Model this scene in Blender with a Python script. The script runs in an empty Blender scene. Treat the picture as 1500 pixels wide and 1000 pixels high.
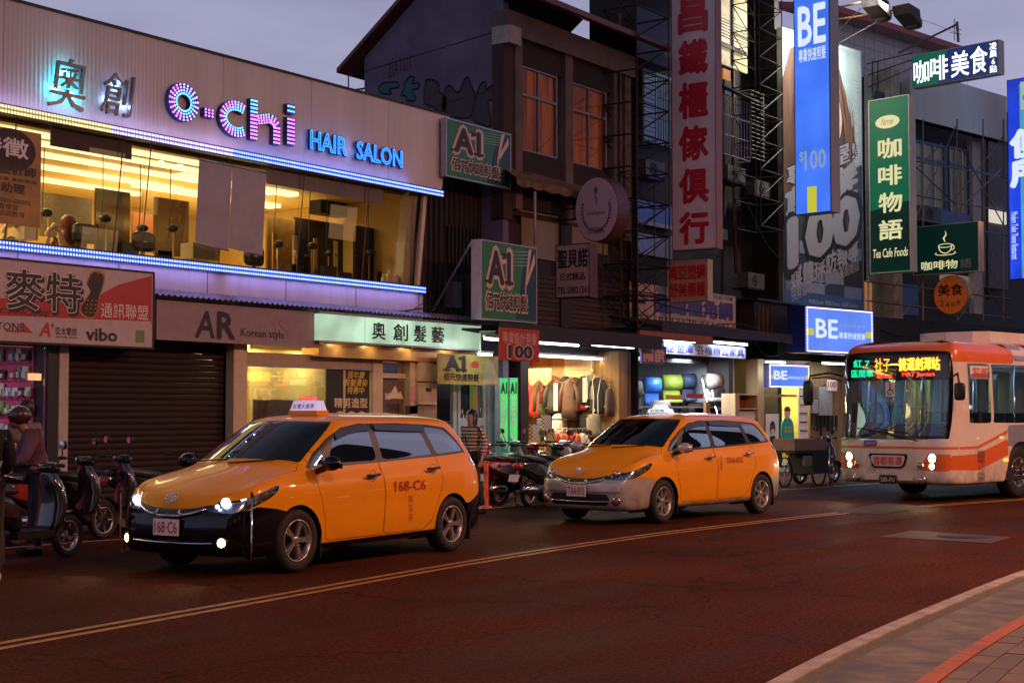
import bpy, math, random
from math import radians as R, sin, cos, pi, atan, atan2, sqrt
from mathutils import Vector, Matrix
random.seed(7)
SC = bpy.context.scene
COL = SC.collection
# ------------------------------------------------------------------ camera, sky, sun, exposure
F, CX, CY, EYE = 2234.0, 750.0, 500.0, 1.60
TH, PIT = R(34.75), atan(105 / 2234)
cam = bpy.data.objects.new('camera', bpy.data.cameras.new('camera'))
COL.objects.link(cam)
vf = Vector((cos(TH) * cos(PIT), sin(TH) * cos(PIT), sin(PIT)))
vr = Vector((sin(TH), -cos(TH), 0))
vu = vr.cross(vf)
cam.matrix_world = Matrix(((vr.x, vu.x, -vf.x, 0), (vr.y, vu.y, -vf.y, 0), (vr.z, vu.z, -vf.z, EYE), (0, 0, 0, 1)))
cam.data.sensor_width = 36.0
cam.data.lens = 36.0 * F / 1500
cam.data.clip_start = 0.1
cam.data.clip_end = 1500
SC.camera = cam
SC.view_settings.view_transform = 'Standard'
SC.view_settings.look = 'None'
SC.view_settings.exposure = 0.0
SC.view_settings.gamma = 1.0
SC.cycles.use_denoising = True
SC.cycles.max_bounces = 6
SC.cycles.diffuse_bounces = 3
SC.cycles.glossy_bounces = 3
SC.cycles.transparent_max_bounces = 12
SC.cycles.sample_clamp_indirect = 4.0
SC.cycles.caustics_reflective = False
SC.cycles.caustics_refractive = False

SUN_EL, SUN_ROT = R(2.0), R(250)
W = bpy.data.worlds.new('World')
SC.world = W
W.use_nodes = True
nt = W.node_tree
nt.nodes.clear()
def N(t, tree, **kw):
    n = tree.nodes.new(t)
    for k, v in kw.items(): setattr(n, k, v)
    return n
out = N('ShaderNodeOutputWorld', nt)
sky = N('ShaderNodeTexSky', nt, sky_type='NISHITA', sun_disc=False, sun_elevation=SUN_EL, sun_rotation=SUN_ROT)
bg1 = N('ShaderNodeBackground', nt); bg1.inputs[1].default_value = 0.05
nt.links.new(sky.outputs[0], bg1.inputs[0])
# dusk overcast: lilac cloud deck over the clear sky
tc = N('ShaderNodeTexCoord', nt)
mp = N('ShaderNodeMapping', nt); mp.inputs['Scale'].default_value = (1.6, 1.6, 5.0)
nz = N('ShaderNodeTexNoise', nt); nz.inputs['Scale'].default_value = 2.2; nz.inputs['Detail'].default_value = 5; nz.inputs['Roughness'].default_value = .55
cr = N('ShaderNodeValToRGB', nt)
cr.color_ramp.elements[0].position = .33; cr.color_ramp.elements[0].color = (.32, .315, .50, 1)
cr.color_ramp.elements[1].position = .66; cr.color_ramp.elements[1].color = (.45, .445, .66, 1)
bg2 = N('ShaderNodeBackground', nt); bg2.inputs[1].default_value = 0.85
add = N('ShaderNodeAddShader', nt)
nt.links.new(tc.outputs['Generated'], mp.inputs[0]); nt.links.new(mp.outputs[0], nz.inputs[0])
nt.links.new(nz.outputs[0], cr.inputs[0]); nt.links.new(cr.outputs[0], bg2.inputs[0])
# dusk: the cloud deck is brightest low down and dims towards the zenith
sx = N('ShaderNodeSeparateXYZ', nt); nt.links.new(tc.outputs['Generated'], sx.inputs[0])
zr_ = N('ShaderNodeMapRange', nt); zr_.inputs[1].default_value = .20; zr_.inputs[2].default_value = .85; zr_.inputs[3].default_value = 1.0; zr_.inputs[4].default_value = .14
nt.links.new(sx.outputs['Z'], zr_.inputs[0]); nt.links.new(zr_.outputs[0], bg2.inputs[1])
mxs = N('ShaderNodeMixShader', nt); mxs.inputs[0].default_value = .93
nt.links.new(bg1.outputs[0], mxs.inputs[1]); nt.links.new(bg2.outputs[0], mxs.inputs[2])
nt.links.new(mxs.outputs[0], out.inputs[0])

sd = bpy.data.lights.new('sun', 'SUN'); sd.energy = 0.03; sd.angle = R(20); sd.color = (1, .5, .36)
so = bpy.data.objects.new('sun', sd); COL.objects.link(so)
so.rotation_euler = Vector((cos(R(60)), sin(R(60)), -.42)).to_track_quat('-Z', 'Y').to_euler()

# ------------------------------------------------------------------ materials
MATS = {}
def mat(name, col=(.5, .5, .5), rough=.6, metal=0, emit=None, es=1.0, nz=.12, ns=6.0, bump=0.0, coat=0, spec=.5, streak=False, sample=False, alt=None):
    """procedural principled material; nz = colour variation, ns = noise scale, alt = second colour it is mottled with"""
    if name in MATS: return MATS[name]
    m = bpy.data.materials.new(name); MATS[name] = m
    m.use_nodes = True
    t = m.node_tree; p = t.nodes['Principled BSDF']
    c4 = (*col, 1)
    p.inputs['Base Color'].default_value = c4
    p.inputs['Roughness'].default_value = rough
    p.inputs['Metallic'].default_value = metal
    p.inputs['Specular IOR Level'].default_value = spec
    if coat: p.inputs['Coat Weight'].default_value = coat; p.inputs['Coat Roughness'].default_value = .03
    if emit is not None:
        p.inputs['Emission Color'].default_value = (*emit, 1); p.inputs['Emission Strength'].default_value = es
        m.cycles.emission_sampling = 'FRONT_BACK' if sample else 'NONE'
    if nz > 0:
        tc = N('ShaderNodeTexCoord', t); mp = N('ShaderNodeMapping', t)
        if streak: mp.inputs['Scale'].default_value = (1, 1, .08)
        t.links.new(tc.outputs['Object'], mp.inputs[0])
        n = N('ShaderNodeTexNoise', t); n.inputs['Scale'].default_value = ns; n.inputs['Detail'].default_value = 6; n.inputs['Roughness'].default_value = .65
        t.links.new(mp.outputs[0], n.inputs[0])
        r = N('ShaderNodeValToRGB', t)
        a = alt or tuple(c * (1 - nz * 1.6) for c in col)
        b = tuple(min(1, c * (1 + nz * .8)) for c in col)
        r.color_ramp.elements[0].position = .32; r.color_ramp.elements[0].color = (*a, 1)
        r.color_ramp.elements[1].position = .68; r.color_ramp.elements[1].color = (*b, 1)
        t.links.new(n.outputs[0], r.inputs[0]); t.links.new(r.outputs[0], p.inputs['Base Color'])
        rr = N('ShaderNodeMapRange', t); rr.inputs[3].default_value = max(.02, rough - nz * .6); rr.inputs[4].default_value = min(1, rough + nz * .6)
        t.links.new(n.outputs[0], rr.inputs[0]); t.links.new(rr.outputs[0], p.inputs['Roughness'])
        if bump:
            b_ = N('ShaderNodeBump', t); b_.inputs['Strength'].default_value = bump; b_.inputs['Distance'].default_value = .02
            t.links.new(n.outputs[0], b_.inputs['Height']); t.links.new(b_.outputs[0], p.inputs['Normal'])
    return m
def glow(name, col, s, sample=False):
    """something that gives off light"""
    if name in MATS: return MATS[name]
    m = mat(name, (.02, .02, .02), .5, emit=col, es=s, nz=0, sample=sample)
    return m
def litpanel(name, col, s, var=.25, base=(.05, .05, .05), sc=1.2):
    """translucent lightbox face, unevenly lit from the tubes inside it"""
    if name in MATS: return MATS[name]
    m = mat(name, base, .25, emit=col, es=s, nz=0)
    t = m.node_tree; p = t.nodes['Principled BSDF']
    tc = N('ShaderNodeTexCoord', t); n = N('ShaderNodeTexNoise', t); n.inputs['Scale'].default_value = sc; n.inputs['Detail'].default_value = 1
    t.links.new(tc.outputs['Object'], n.inputs[0])
    r = N('ShaderNodeMapRange', t); r.inputs[1].default_value = .3; r.inputs[2].default_value = .7
    r.inputs[3].default_value = s * (1 - var); r.inputs[4].default_value = s * (1 + var)
    t.links.new(n.outputs[0], r.inputs[0]); t.links.new(r.outputs[0], p.inputs['Emission Strength'])
    return m
def glass(name, tint=(.9, .9, .9), refl=.12, rough=.01, gcol=(1, 1, 1)):
    if name in MATS: return MATS[name]
    m = bpy.data.materials.new(name); MATS[name] = m; m.use_nodes = True
    t = m.node_tree; t.nodes.clear()
    o = N('ShaderNodeOutputMaterial', t); tr = N('ShaderNodeBsdfTransparent', t); gl = N('ShaderNodeBsdfGlossy', t)
    tr.inputs[0].default_value = (*tint, 1); gl.inputs['Roughness'].default_value = rough; gl.inputs[0].default_value = (*gcol, 1)
    lw = N('ShaderNodeLayerWeight', t); lw.inputs[0].default_value = .35
    mr = N('ShaderNodeMapRange', t); mr.inputs[3].default_value = refl; mr.inputs[4].default_value = min(1, refl + .75)
    t.links.new(lw.outputs['Fresnel'], mr.inputs[0])
    mx = N('ShaderNodeMixShader', t)
    t.links.new(mr.outputs[0], mx.inputs[0]); t.links.new(tr.outputs[0], mx.inputs[1]); t.links.new(gl.outputs[0], mx.inputs[2])
    t.links.new(mx.outputs[0], o.inputs[0])
    return m

# ------------------------------------------------------------------ frames: where a picture point lies on a wall or on the ground
def ray(px, py): return vf * F + vr * (px - CX) + vu * (CY - py)
def ground(px, py, z=0.0):
    d = ray(px, py); t = (z - EYE) / d.z
    return Vector((d.x * t, d.y * t, z))
class Fr:
    """local x along a wall, y into the wall (away from the street), z up"""
    def __init__(s, ox, oy, deg):
        s.o = Vector((ox, oy, 0)); s.a = R(deg); s.ax = Vector((cos(s.a), sin(s.a), 0)); s.ay = Vector((-sin(s.a), cos(s.a), 0))
    def px(s, px, py, off=0.0):
        d = ray(px, py); c = Vector((0, 0, EYE)); o = s.o + s.ay * off
        t = (o - c).dot(s.ay) / d.dot(s.ay)
        p = c + d * t
        return (p - s.o).dot(s.ax), p.z
    def w(s, x, y, z=0): return s.o + s.ax * x + s.ay * y + Vector((0, 0, z))
    def perp(s, px, py, inset=.25):
        """frame of a sign that sticks out of this wall, its inner edge at picture point px"""
        x, z = s.px(px, py, -inset)
        p = s.w(x, -inset)
        return Fr(p.x, p.y, math.degrees(s.a) - 90)
FA = Fr(0, 18, 0)
FB = Fr(36.8, 18, -11)

# ------------------------------------------------------------------ objects
def tag(o, label=None, cat=None, group=None, kind=None):
    if label: o['label'] = label
    if cat: o['category'] = cat
    if group: o['group'] = group
    if kind: o['kind'] = kind
    return o
def thing(name, label, cat, loc=(0, 0, 0), rz=0.0, group=None, kind=None):
    o = bpy.data.objects.new(name, None); o.empty_display_size = .1
    COL.objects.link(o); o.location = loc; o.rotation_euler = (0, 0, rz)
    return tag(o, label, cat, group, kind)
def link(name, me, parent=None, **kw):
    o = bpy.data.objects.new(name, me); COL.objects.link(o)
    if parent is not None: o.parent = parent
    for k, v in kw.items(): setattr(o, k, v)
    return o
def dup(src, loc, rz, label, group=None):
    r = src.copy(); COL.objects.link(r); r.location = loc; r.rotation_euler = (0, 0, rz)
    tag(r, label, None, group)
    for ch in src.children:
        c = ch.copy(); COL.objects.link(c); c.parent = r
        for g in ch.children:
            d = g.copy(); COL.objects.link(d); d.parent = c
    return r
class MB:
    def __init__(s): s.v = []; s.f = []; s.m = []; s.ms = []; s.sm = []
    def mi(s, m):
        if m not in s.ms: s.ms.append(m)
        return s.ms.index(m)
    def add(s, vs, fs, m, smooth=False):
        b = len(s.v); i = s.mi(m)
        s.v += [tuple(v) for v in vs]
        for f in fs: s.f.append([b + k for k in f]); s.m.append(i); s.sm.append(smooth)
        return s
    def box(s, x0, x1, y0, y1, z0, z1, m):
        if x0 > x1: x0, x1 = x1, x0
        if y0 > y1: y0, y1 = y1, y0
        if z0 > z1: z0, z1 = z1, z0
        vs = [(x0, y0, z0), (x1, y0, z0), (x1, y1, z0), (x0, y1, z0), (x0, y0, z1), (x1, y0, z1), (x1, y1, z1), (x0, y1, z1)]
        return s.add(vs, [(0, 3, 2, 1), (4, 5, 6, 7), (0, 1, 5, 4), (1, 2, 6, 5), (2, 3, 7, 6), (3, 0, 4, 7)], m)
    def quad(s, a, b, c, d, m): return s.add([a, b, c, d], [(0, 1, 2, 3)], m)
    def slab(s, pts, y0, y1, m):
        """(x,z) outline (counter-clockwise seen from the street) given depth y0..y1"""
        n = len(pts)
        vs = [(p[0], y0, p[1]) for p in pts] + [(p[0], y1, p[1]) for p in pts]
        fs = [tuple(range(n)), tuple(range(2 * n - 1, n - 1, -1))] + [(i, i + n, (i + 1) % n + n, (i + 1) % n) for i in range(n)]
        return s.add(vs, fs, m)
    def prism(s, pts, z0, z1, m):
        n = len(pts)
        vs = [(p[0], p[1], z0) for p in pts] + [(p[0], p[1], z1) for p in pts]
        fs = [tuple(range(n - 1, -1, -1)), tuple(range(n, 2 * n))] + [(i, (i + 1) % n, (i + 1) % n + n, i + n) for i in range(n)]
        return s.add(vs, fs, m)
    def tube(s, pts, r, m, n=8, cap=True, rs=None):
        pts = [Vector(p) for p in pts]; k = len(pts); vs = []
        d0 = (pts[1] - pts[0]).normalized(); up = Vector((0, 0, 1)) if abs(d0.z) < .9 else Vector((1, 0, 0))
        a = d0.cross(up).normalized()
        for i, p in enumerate(pts):
            d = (pts[min(i + 1, k - 1)] - pts[max(i - 1, 0)]).normalized()
            a = (a - d * a.dot(d)).normalized(); b = d.cross(a); rr = rs[i] if rs else r
            for j in range(n):
                t = 2 * pi * j / n; vs.append(p + a * (rr * cos(t)) + b * (rr * sin(t)))
        fs = [(i * n + j, i * n + (j + 1) % n, (i + 1) * n + (j + 1) % n, (i + 1) * n + j) for i in range(k - 1) for j in range(n)]
        if cap: fs += [tuple(range(n - 1, -1, -1)), tuple(range((k - 1) * n, k * n))]
        return s.add(vs, fs, m, n > 5)
    def lathe(s, prof, c, axis, m, n=24, smooth=True):
        """profile of (distance along axis, radius) turned about axis through c"""
        c = Vector(c); ax = Vector(axis).normalized(); u = ax.cross(Vector((0, 0, 1)) if abs(ax.z) < .9 else Vector((1, 0, 0))).normalized(); w_ = ax.cross(u)
        k = len(prof); vs = []
        for h, r in prof:
            for j in range(n):
                t = 2 * pi * j / n; vs.append(c + ax * h + u * (r * cos(t)) + w_ * (r * sin(t)))
        fs = [(i * n + j, i * n + (j + 1) % n, (i + 1) * n + (j + 1) % n, (i + 1) * n + j) for i in range(k - 1) for j in range(n)]
        return s.add(vs, fs, m, smooth)
    def ball(s, c, r, m, n=12, sc=(1, 1, 1)):
        vs = []; k = n // 2
        for i in range(k + 1):
            p = pi * i / k
            for j in range(n):
                t = 2 * pi * j / n; vs.append((c[0] + r * sc[0] * sin(p) * cos(t), c[1] + r * sc[1] * sin(p) * sin(t), c[2] + r * sc[2] * cos(p)))
        fs = [(i * n + j, (i + 1) * n + j, (i + 1) * n + (j + 1) % n, i * n + (j + 1) % n) for i in range(k) for j in range(n)]
        return s.add(vs, fs, m, True)
    def mesh(s, name='mesh'):
        me = bpy.data.meshes.new(name)
        me.from_pydata(s.v, [], s.f)
        for m in s.ms: me.materials.append(m)
        me.polygons.foreach_set('material_index', s.m); me.polygons.foreach_set('use_smooth', s.sm)
        me.update()
        return me
    def go(s, name, parent=None, label=None, cat=None, group=None, kind=None, loc=None, rz=None, shade=False):
        o = link(name, s.mesh(name), parent)
        if loc is not None: o.location = loc
        if rz is not None: o.rotation_euler = (0, 0, rz)
        return tag(o, label, cat, group, kind)
def bx(name, parent, x0, x1, y0, y1, z0, z1, m, **kw): return MB().box(x0, x1, y0, y1, z0, z1, m).go(name, parent, **kw)
BM = {}
def bars(parent, segs, r, m, name='bar', sq=True):
    """each bar an object of its own"""
    for a, b in segs: MB().tube([a, b], r, m, n=4 if sq else 6).go(name, parent)
def text(s, rect, y, m, parent, bold=0.0, ext=.002, mirror=False, shear=0.0, skew=0.0, rot=0.0, name='lettering', outline=0.0, keep=False, space=1.0, line=1.0):
    """writing fitted to rect = (x0, x1, z0, z1) on the plane y, read from the street"""
    c = bpy.data.curves.new('writing', 'FONT'); c.body = s; c.resolution_u = 2; c.align_x = 'CENTER'
    c.offset = bold if outline else 0; c.shear = shear; c.space_character = space; c.space_line = line
    if outline: c.fill_mode = 'NONE'; c.bevel_depth = outline; c.bevel_resolution = 0
    o = bpy.data.objects.new('writing', c)
    me = bpy.data.meshes.new_from_object(o); bpy.data.objects.remove(o); bpy.data.curves.remove(c)
    if not me.vertices: return None
    xs = [v.co.x for v in me.vertices]; ys = [v.co.y for v in me.vertices]
    ax, bx_, ay, by = min(xs), max(xs), min(ys), max(ys)
    x0, x1, z0, z1 = rect; sx = (x1 - x0) / max(1e-6, bx_ - ax); sz = (z1 - z0) / max(1e-6, by - ay)
    if keep: sx = sz = min(sx, sz)
    cx, cz = (x0 + x1) / 2, (z0 + z1) / 2; mx, my = (ax + bx_) / 2, (ay + by) / 2
    if bold > .003 and not outline:   # heavier strokes: the letters repeated a hair's breadth apart
        base = me; nv = len(base.vertices); V0 = [v.co.copy() for v in base.vertices]; F0 = [tuple(p.vertices) for p in base.polygons]; VV = []; FF = []
        for k in range(9):
            a_ = k * pi / 4; ox, oz = (bold * cos(a_), bold * sin(a_)) if k < 8 else (0, 0)
            VV += [(v.x + ox, v.y + oz, v.z + (k * .00022) / max(1e-6, 1)) for v in V0]; FF += [tuple(i + k * nv for i in f) for f in F0]
        bpy.data.meshes.remove(me); me = bpy.data.meshes.new('writing'); me.from_pydata(VV, [], FF); me.update()
    cr_, sr_ = cos(rot), sin(rot)
    for v in me.vertices:
        X = (v.co.x - mx) * sx * (-1 if mirror else 1); Z = (v.co.y - my) * sz + skew * X
        yy = y - v.co.z * (sx if outline else 1)
        v.co = (cx + X * cr_ - Z * sr_, yy, cz + X * sr_ + Z * cr_)
    me.materials.clear(); me.materials.append(m)
    if ext and not outline:
        import bmesh
        b = bmesh.new(); b.from_mesh(me)
        r = bmesh.ops.extrude_face_region(b, geom=b.faces[:]) if ext > .004 else None
        if r: bmesh.ops.translate(b, verts=[e for e in r['geom'] if isinstance(e, bmesh.types.BMVert)], vec=(0, -ext, 0))
        b.to_mesh(me); b.free()
    return link(name, me, parent)
def area(name, loc, size, energy, col, d=(0, 0, -1), parent=None, sy=None, spread=None):
    l = bpy.data.lights.new(name, 'AREA'); l.energy = energy; l.color = col; l.size = size
    if sy: l.shape = 'RECTANGLE'; l.size_y = sy
    if spread: l.spread = spread
    o = bpy.data.objects.new(name, l); COL.objects.link(o); o.location = loc
    o.rotation_euler = Vector(d).to_track_quat('-Z', 'Y').to_euler()
    if parent is not None: o.parent = parent
    return o
def point(name, loc, energy, col, r=.05, parent=None):
    l = bpy.data.lights.new(name, 'POINT'); l.energy = energy; l.color = col; l.shadow_soft_size = r
    o = bpy.data.objects.new(name, l); COL.objects.link(o); o.location = loc
    if parent is not None: o.parent = parent
    return o
# ================================================================== ground
ASP = mat('asphalt', (.046, .040, .040), .62, nz=.0)
def asphalt(m):
    t = m.node_tree; p = t.nodes['Principled BSDF']; L = t.links.new
    tc_ = N('ShaderNodeTexCoord', t)
    big = N('ShaderNodeTexNoise', t); big.inputs['Scale'].default_value = .35; big.inputs['Detail'].default_value = 5
    mp_ = N('ShaderNodeMapping', t); mp_.inputs['Scale'].default_value = (.18, 1.3, 1)
    lane = N('ShaderNodeTexNoise', t); lane.inputs['Scale'].default_value = 1.0; lane.inputs['Detail'].default_value = 3
    fine = N('ShaderNodeTexNoise', t); fine.inputs['Scale'].default_value = 26; fine.inputs['Detail'].default_value = 4; fine.inputs['Roughness'].default_value = .8
    vor = N('ShaderNodeTexVoronoi', t); vor.inputs['Scale'].default_value = 75
    for n_ in (big, fine, vor): L(tc_.outputs['Object'], n_.inputs['Vector'])
    L(tc_.outputs['Object'], mp_.inputs[0]); L(mp_.outputs[0], lane.inputs['Vector'])
    r1 = N('ShaderNodeMapRange', t); r1.inputs[1].default_value = .3; r1.inputs[2].default_value = .7; r1.inputs[3].default_value = .72; r1.inputs[4].default_value = 1.2; L(big.outputs[0], r1.inputs[0])
    r2 = N('ShaderNodeMapRange', t); r2.inputs[1].default_value = .3; r2.inputs[2].default_value = .7; r2.inputs[3].default_value = .8; r2.inputs[4].default_value = 1.15; L(lane.outputs[0], r2.inputs[0])
    r3 = N('ShaderNodeMapRange', t); r3.inputs[1].default_value = .36; r3.inputs[2].default_value = .66; r3.inputs[3].default_value = .25; r3.inputs[4].default_value = 1.9; L(fine.outputs[0], r3.inputs[0])
    m1 = N('ShaderNodeMath', t, operation='MULTIPLY'); L(r1.outputs[0], m1.inputs[0]); L(r2.outputs[0], m1.inputs[1])
    m2a = N('ShaderNodeMath', t, operation='MULTIPLY'); L(m1.outputs[0], m2a.inputs[0]); L(r3.outputs[0], m2a.inputs[1])
    # pale stone chips, tar cracks and an oil-darkened strip down each lane
    chip = N('ShaderNodeTexVoronoi', t); chip.inputs['Scale'].default_value = 22; L(tc_.outputs['Object'], chip.inputs['Vector'])
    rc = N('ShaderNodeMapRange', t); rc.inputs[1].default_value = .06; rc.inputs[2].default_value = .16; rc.inputs[3].default_value = 1.9; rc.inputs[4].default_value = 1.0; L(chip.outputs['Distance'], rc.inputs[0])
    crk = N('ShaderNodeTexVoronoi', t, feature='DISTANCE_TO_EDGE'); crk.inputs['Scale'].default_value = .23
    wob = N('ShaderNodeTexNoise', t); wob.inputs['Scale'].default_value = 1.3; wob.inputs['Detail'].default_value = 4; L(tc_.outputs['Object'], wob.inputs['Vector'])
    vm = N('ShaderNodeVectorMath', t, operation='MULTIPLY_ADD'); vm.inputs[1].default_value = (1.6, 1.6, 0); L(wob.outputs['Color'], vm.inputs[0]); L(tc_.outputs['Object'], vm.inputs[2]); L(vm.outputs[0], crk.inputs['Vector'])
    rk = N('ShaderNodeMapRange', t); rk.inputs[1].default_value = .0; rk.inputs[2].default_value = .008; rk.inputs[3].default_value = .45; rk.inputs[4].default_value = 1.0; L(crk.outputs['Distance'], rk.inputs[0])
    m2b = N('ShaderNodeMath', t, operation='MULTIPLY'); L(rc.outputs[0], m2b.inputs[0]); L(rk.outputs[0], m2b.inputs[1])
    m2 = N('ShaderNodeMath', t, operation='MULTIPLY'); L(m2a.outputs[0], m2.inputs[0]); L(m2b.outputs[0], m2.inputs[1])
    mx = N('ShaderNodeVectorMath', t, operation='SCALE'); mx.inputs[0].default_value = (.072, .021, .008); L(m2.outputs[0], mx.inputs['Scale'])
    L(mx.outputs[0], p.inputs['Base Color'])
    rr = N('ShaderNodeMapRange', t); rr.inputs[1].default_value = .3; rr.inputs[2].default_value = .7; rr.inputs[3].default_value = .55; rr.inputs[4].default_value = .8; p.inputs['Specular IOR Level'].default_value = .04; L(lane.outputs[0], rr.inputs[0]); L(rr.outputs[0], p.inputs['Roughness'])
    b = N('ShaderNodeBump', t); b.inputs['Strength'].default_value = .8; b.inputs['Distance'].default_value = .012; L(vor.outputs['Distance'], b.inputs['Height'])
    b2 = N('ShaderNodeBump', t); b2.inputs['Strength'].default_value = .4; b2.inputs['Distance'].default_value = .012; L(fine.outputs[0], b2.inputs['Height']); L(b.outputs[0], b2.inputs['Normal']); L(b2.outputs[0], p.inputs['Normal'])
asphalt(ASP)
MB().quad((-120, -160, 0), (320, -160, 0), (320, 200, 0), (-120, 200, 0), ASP).go('ground', kind='structure')
def smooth(pts, n=10):
    o = []
    for i in range(len(pts) - 1):
        p0, p1, p2, p3 = pts[max(i - 1, 0)], pts[i], pts[i + 1], pts[min(i + 2, len(pts) - 1)]
        for j in range(n):
            t = j / n; o.append((p1 * 2 + (p2 - p0) * t + (p0 * 2 - p1 * 5 + p2 * 4 - p3) * t * t + (p1 * 3 - p0 - p2 * 3 + p3) * t ** 3) / 2)
    o.append(pts[-1]); return o
def offset(path, d):
    o = []
    for i, p in enumerate(path):
        a, b = path[max(i - 1, 0)], path[min(i + 1, len(path) - 1)]; t = (b - a).normalized(); o.append(p + Vector((-t.y, t.x, 0)) * d)
    return o
def ribbon(name, path, d0, d1, z, m, z1=None, parent=None, **kw):
    a, b = offset(path, d0), offset(path, d1); z1 = z if z1 is None else z1
    mb = MB(); k = len(path); vs = [(p.x, p.y, z) for p in a] + [(p.x, p.y, z) for p in b]
    fs = [(i, i + 1, k + i + 1, k + i) for i in range(k - 1)]
    if z1 != z:
        vs += [(p.x, p.y, z1) for p in a] + [(p.x, p.y, z1) for p in b]
        fs += [(2 * k + i, 2 * k + i + 1, i + 1, i) for i in range(k - 1)] + [(k + i, k + i + 1, 3 * k + i + 1, 3 * k + i) for i in range(k - 1)]
    mb.add(vs, fs, m); return mb.go(name, parent, **kw)
YL = mat('yellow_line_paint', (.42, .22, .03), .6, nz=.35, ns=7, alt=(.16, .09, .035))
WL = mat('white_line_paint', (.42, .40, .38), .65, nz=.4, ns=6, alt=(.14, .13, .13))
cl = [ground(*p) for p in ((-300, 1000), (0, 946), (350, 884), (700, 822), (950, 784), (1150, 760), (1235, 751))]
cl2 = [ground(*p) for p in ((1312, 744), (1430, 736), (1500, 731), (1700, 717))]
yl = smooth([cl[0] + (cl[0] - cl[1])] + cl); yl2 = smooth(cl2 + [cl2[-1] + (cl2[-1] - cl2[-2]) * 3])
mark = thing('road_marking', None, None, kind='structure')
for k, d in enumerate((-.13, .05)):
    ribbon('yellow_line', yl, d, d + .085, .004, YL, parent=mark); ribbon('yellow_line', yl2, d, d + .10, .004, YL, parent=mark)
wl = smooth([ground(-150, 816), ground(0, 803), ground(170, 790), ground(330, 780), ground(520, 768), ground(712, 744.5), ground(900, 730), ground(1180, 715), ground(1330, 704)])
ribbon('white_line', wl, -.05, .05, .004, WL, parent=mark)
# pavement by the shops, raised a little
PAV = mat('shop_pavement', (.16, .14, .13), .6, nz=.25, ns=2, bump=.1)
pv = smooth([Vector((-20, 16.7, 0)), Vector((10, 16.7, 0)), Vector((25, 16.7, 0)), Vector((35, 16.9, 0)), Vector((42, 15.6, 0)), Vector((70, 10.0, 0))])
ribbon('shop_pavement', pv, 0, 12, .10, PAV, 0.0, kind='structure')
# broken patch and the manhole panel in the far lane
PATCH = mat('worn_patch', (.022, .010, .007), .9, nz=.5, ns=9, bump=.6)
a, b, c, d = ground(1215, 750), ground(1290, 737), ground(1365, 742), ground(1290, 753)
pp = [a.lerp(b, .5), b, b.lerp(c, .5), c, c.lerp(d, .6), d, d.lerp(a, .4), a]
MB().add([(p.x + random.uniform(-.1, .1), p.y + random.uniform(-.05, .05), .008) for p in pp], [tuple(range(8))], PATCH).go('road_patch', kind='structure')
CONC = mat('manhole_concrete', (.085, .042, .026), .62, nz=.3, ns=3, bump=.2)
mh = [ground(*p) for p in ((1290, 786), (1335, 777), (1482, 787), (1452, 796))]
mc = thing('manhole_surround', None, None, kind='structure')
MB().add([(p.x, p.y, .006) for p in mh], [(0, 3, 2, 1)], CONC).go('concrete_panel', mc)
g1 = ground(1413, 786)
q = MB(); q.lathe([(0, .36), (.006, .35), (.006, .001)], (g1.x, g1.y, .006), (0, 0, 1), mat('iron_cover', (.03, .024, .022), .6, .2, nz=.2, bump=.3), 28); q.go('manhole_cover', mc)
# ---- near pavement at the lower right: red line, kerb, gutter strip, slab, red tile band, pavers
ke = smooth([ground(p[0], p[1], .12) * 1.0 - Vector((0, 0, .12)) for p in ((900, 1130), (1115, 1003), (1250, 935), (1380, 880), (1500, 834), (1640, 790), (1900, 730))], 12)
RL = mat('red_line_paint', (.22, .035, .02), .6, nz=.5, ns=8, alt=(.07, .03, .028))
KB = mat('kerb_stone', (.38, .34, .28), .65, nz=.28, ns=6, bump=.15)
AS2 = mat('gutter_asphalt', (.13, .12, .08), .75, nz=.35, ns=40, bump=.4)
SLB = mat('pavement_concrete', (.165, .155, .125), .7, nz=.38, ns=3.5, bump=.35)
RT = mat('red_tile', (.42, .12, .015), .55, nz=.22, ns=5, bump=.2)
KH = .12
ribbon('red_line', ke, .06, .17, .004, RL, kind='structure')
kb = thing('kerb', None, None, kind='structure')
def arclen(path):
    s = [0]
    for i in range(1, len(path)): s.append(s[-1] + (path[i] - path[i - 1]).length)
    return s
def sub(path, s0, s1, n=4):
    S = arclen(path); o = []
    for k in range(n + 1):
        s = s0 + (s1 - s0) * k / n; i = max(j for j in range(len(S)) if S[j] <= s) if s > 0 else 0
        i = min(i, len(path) - 2); f = (s - S[i]) / (S[i + 1] - S[i]); o.append(path[i].lerp(path[i + 1], f))
    return o
T_ = arclen(ke)[-1]; s = 0.0
while s + 1.0 < T_: 
    ribbon('kerb_stone', sub(ke, s + .003, s + .997), -.118, 0, KH, KB, 0, parent=kb); s += 1.0
ribbon('gutter_strip', ke, -.235, -.12, KH - .012, AS2, kind='structure')
for nm, a_, b_, m_, zz in (('pavement_slab', -.73, -.23, SLB, KH - .008), ('pavement_bed', -9, -.70, mat('joint_sand', (.045, .035, .032), .9, nz=.3), KH - .02)):
    ribbon(nm, ke, a_, b_, zz, m_, kind='structure')
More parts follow.
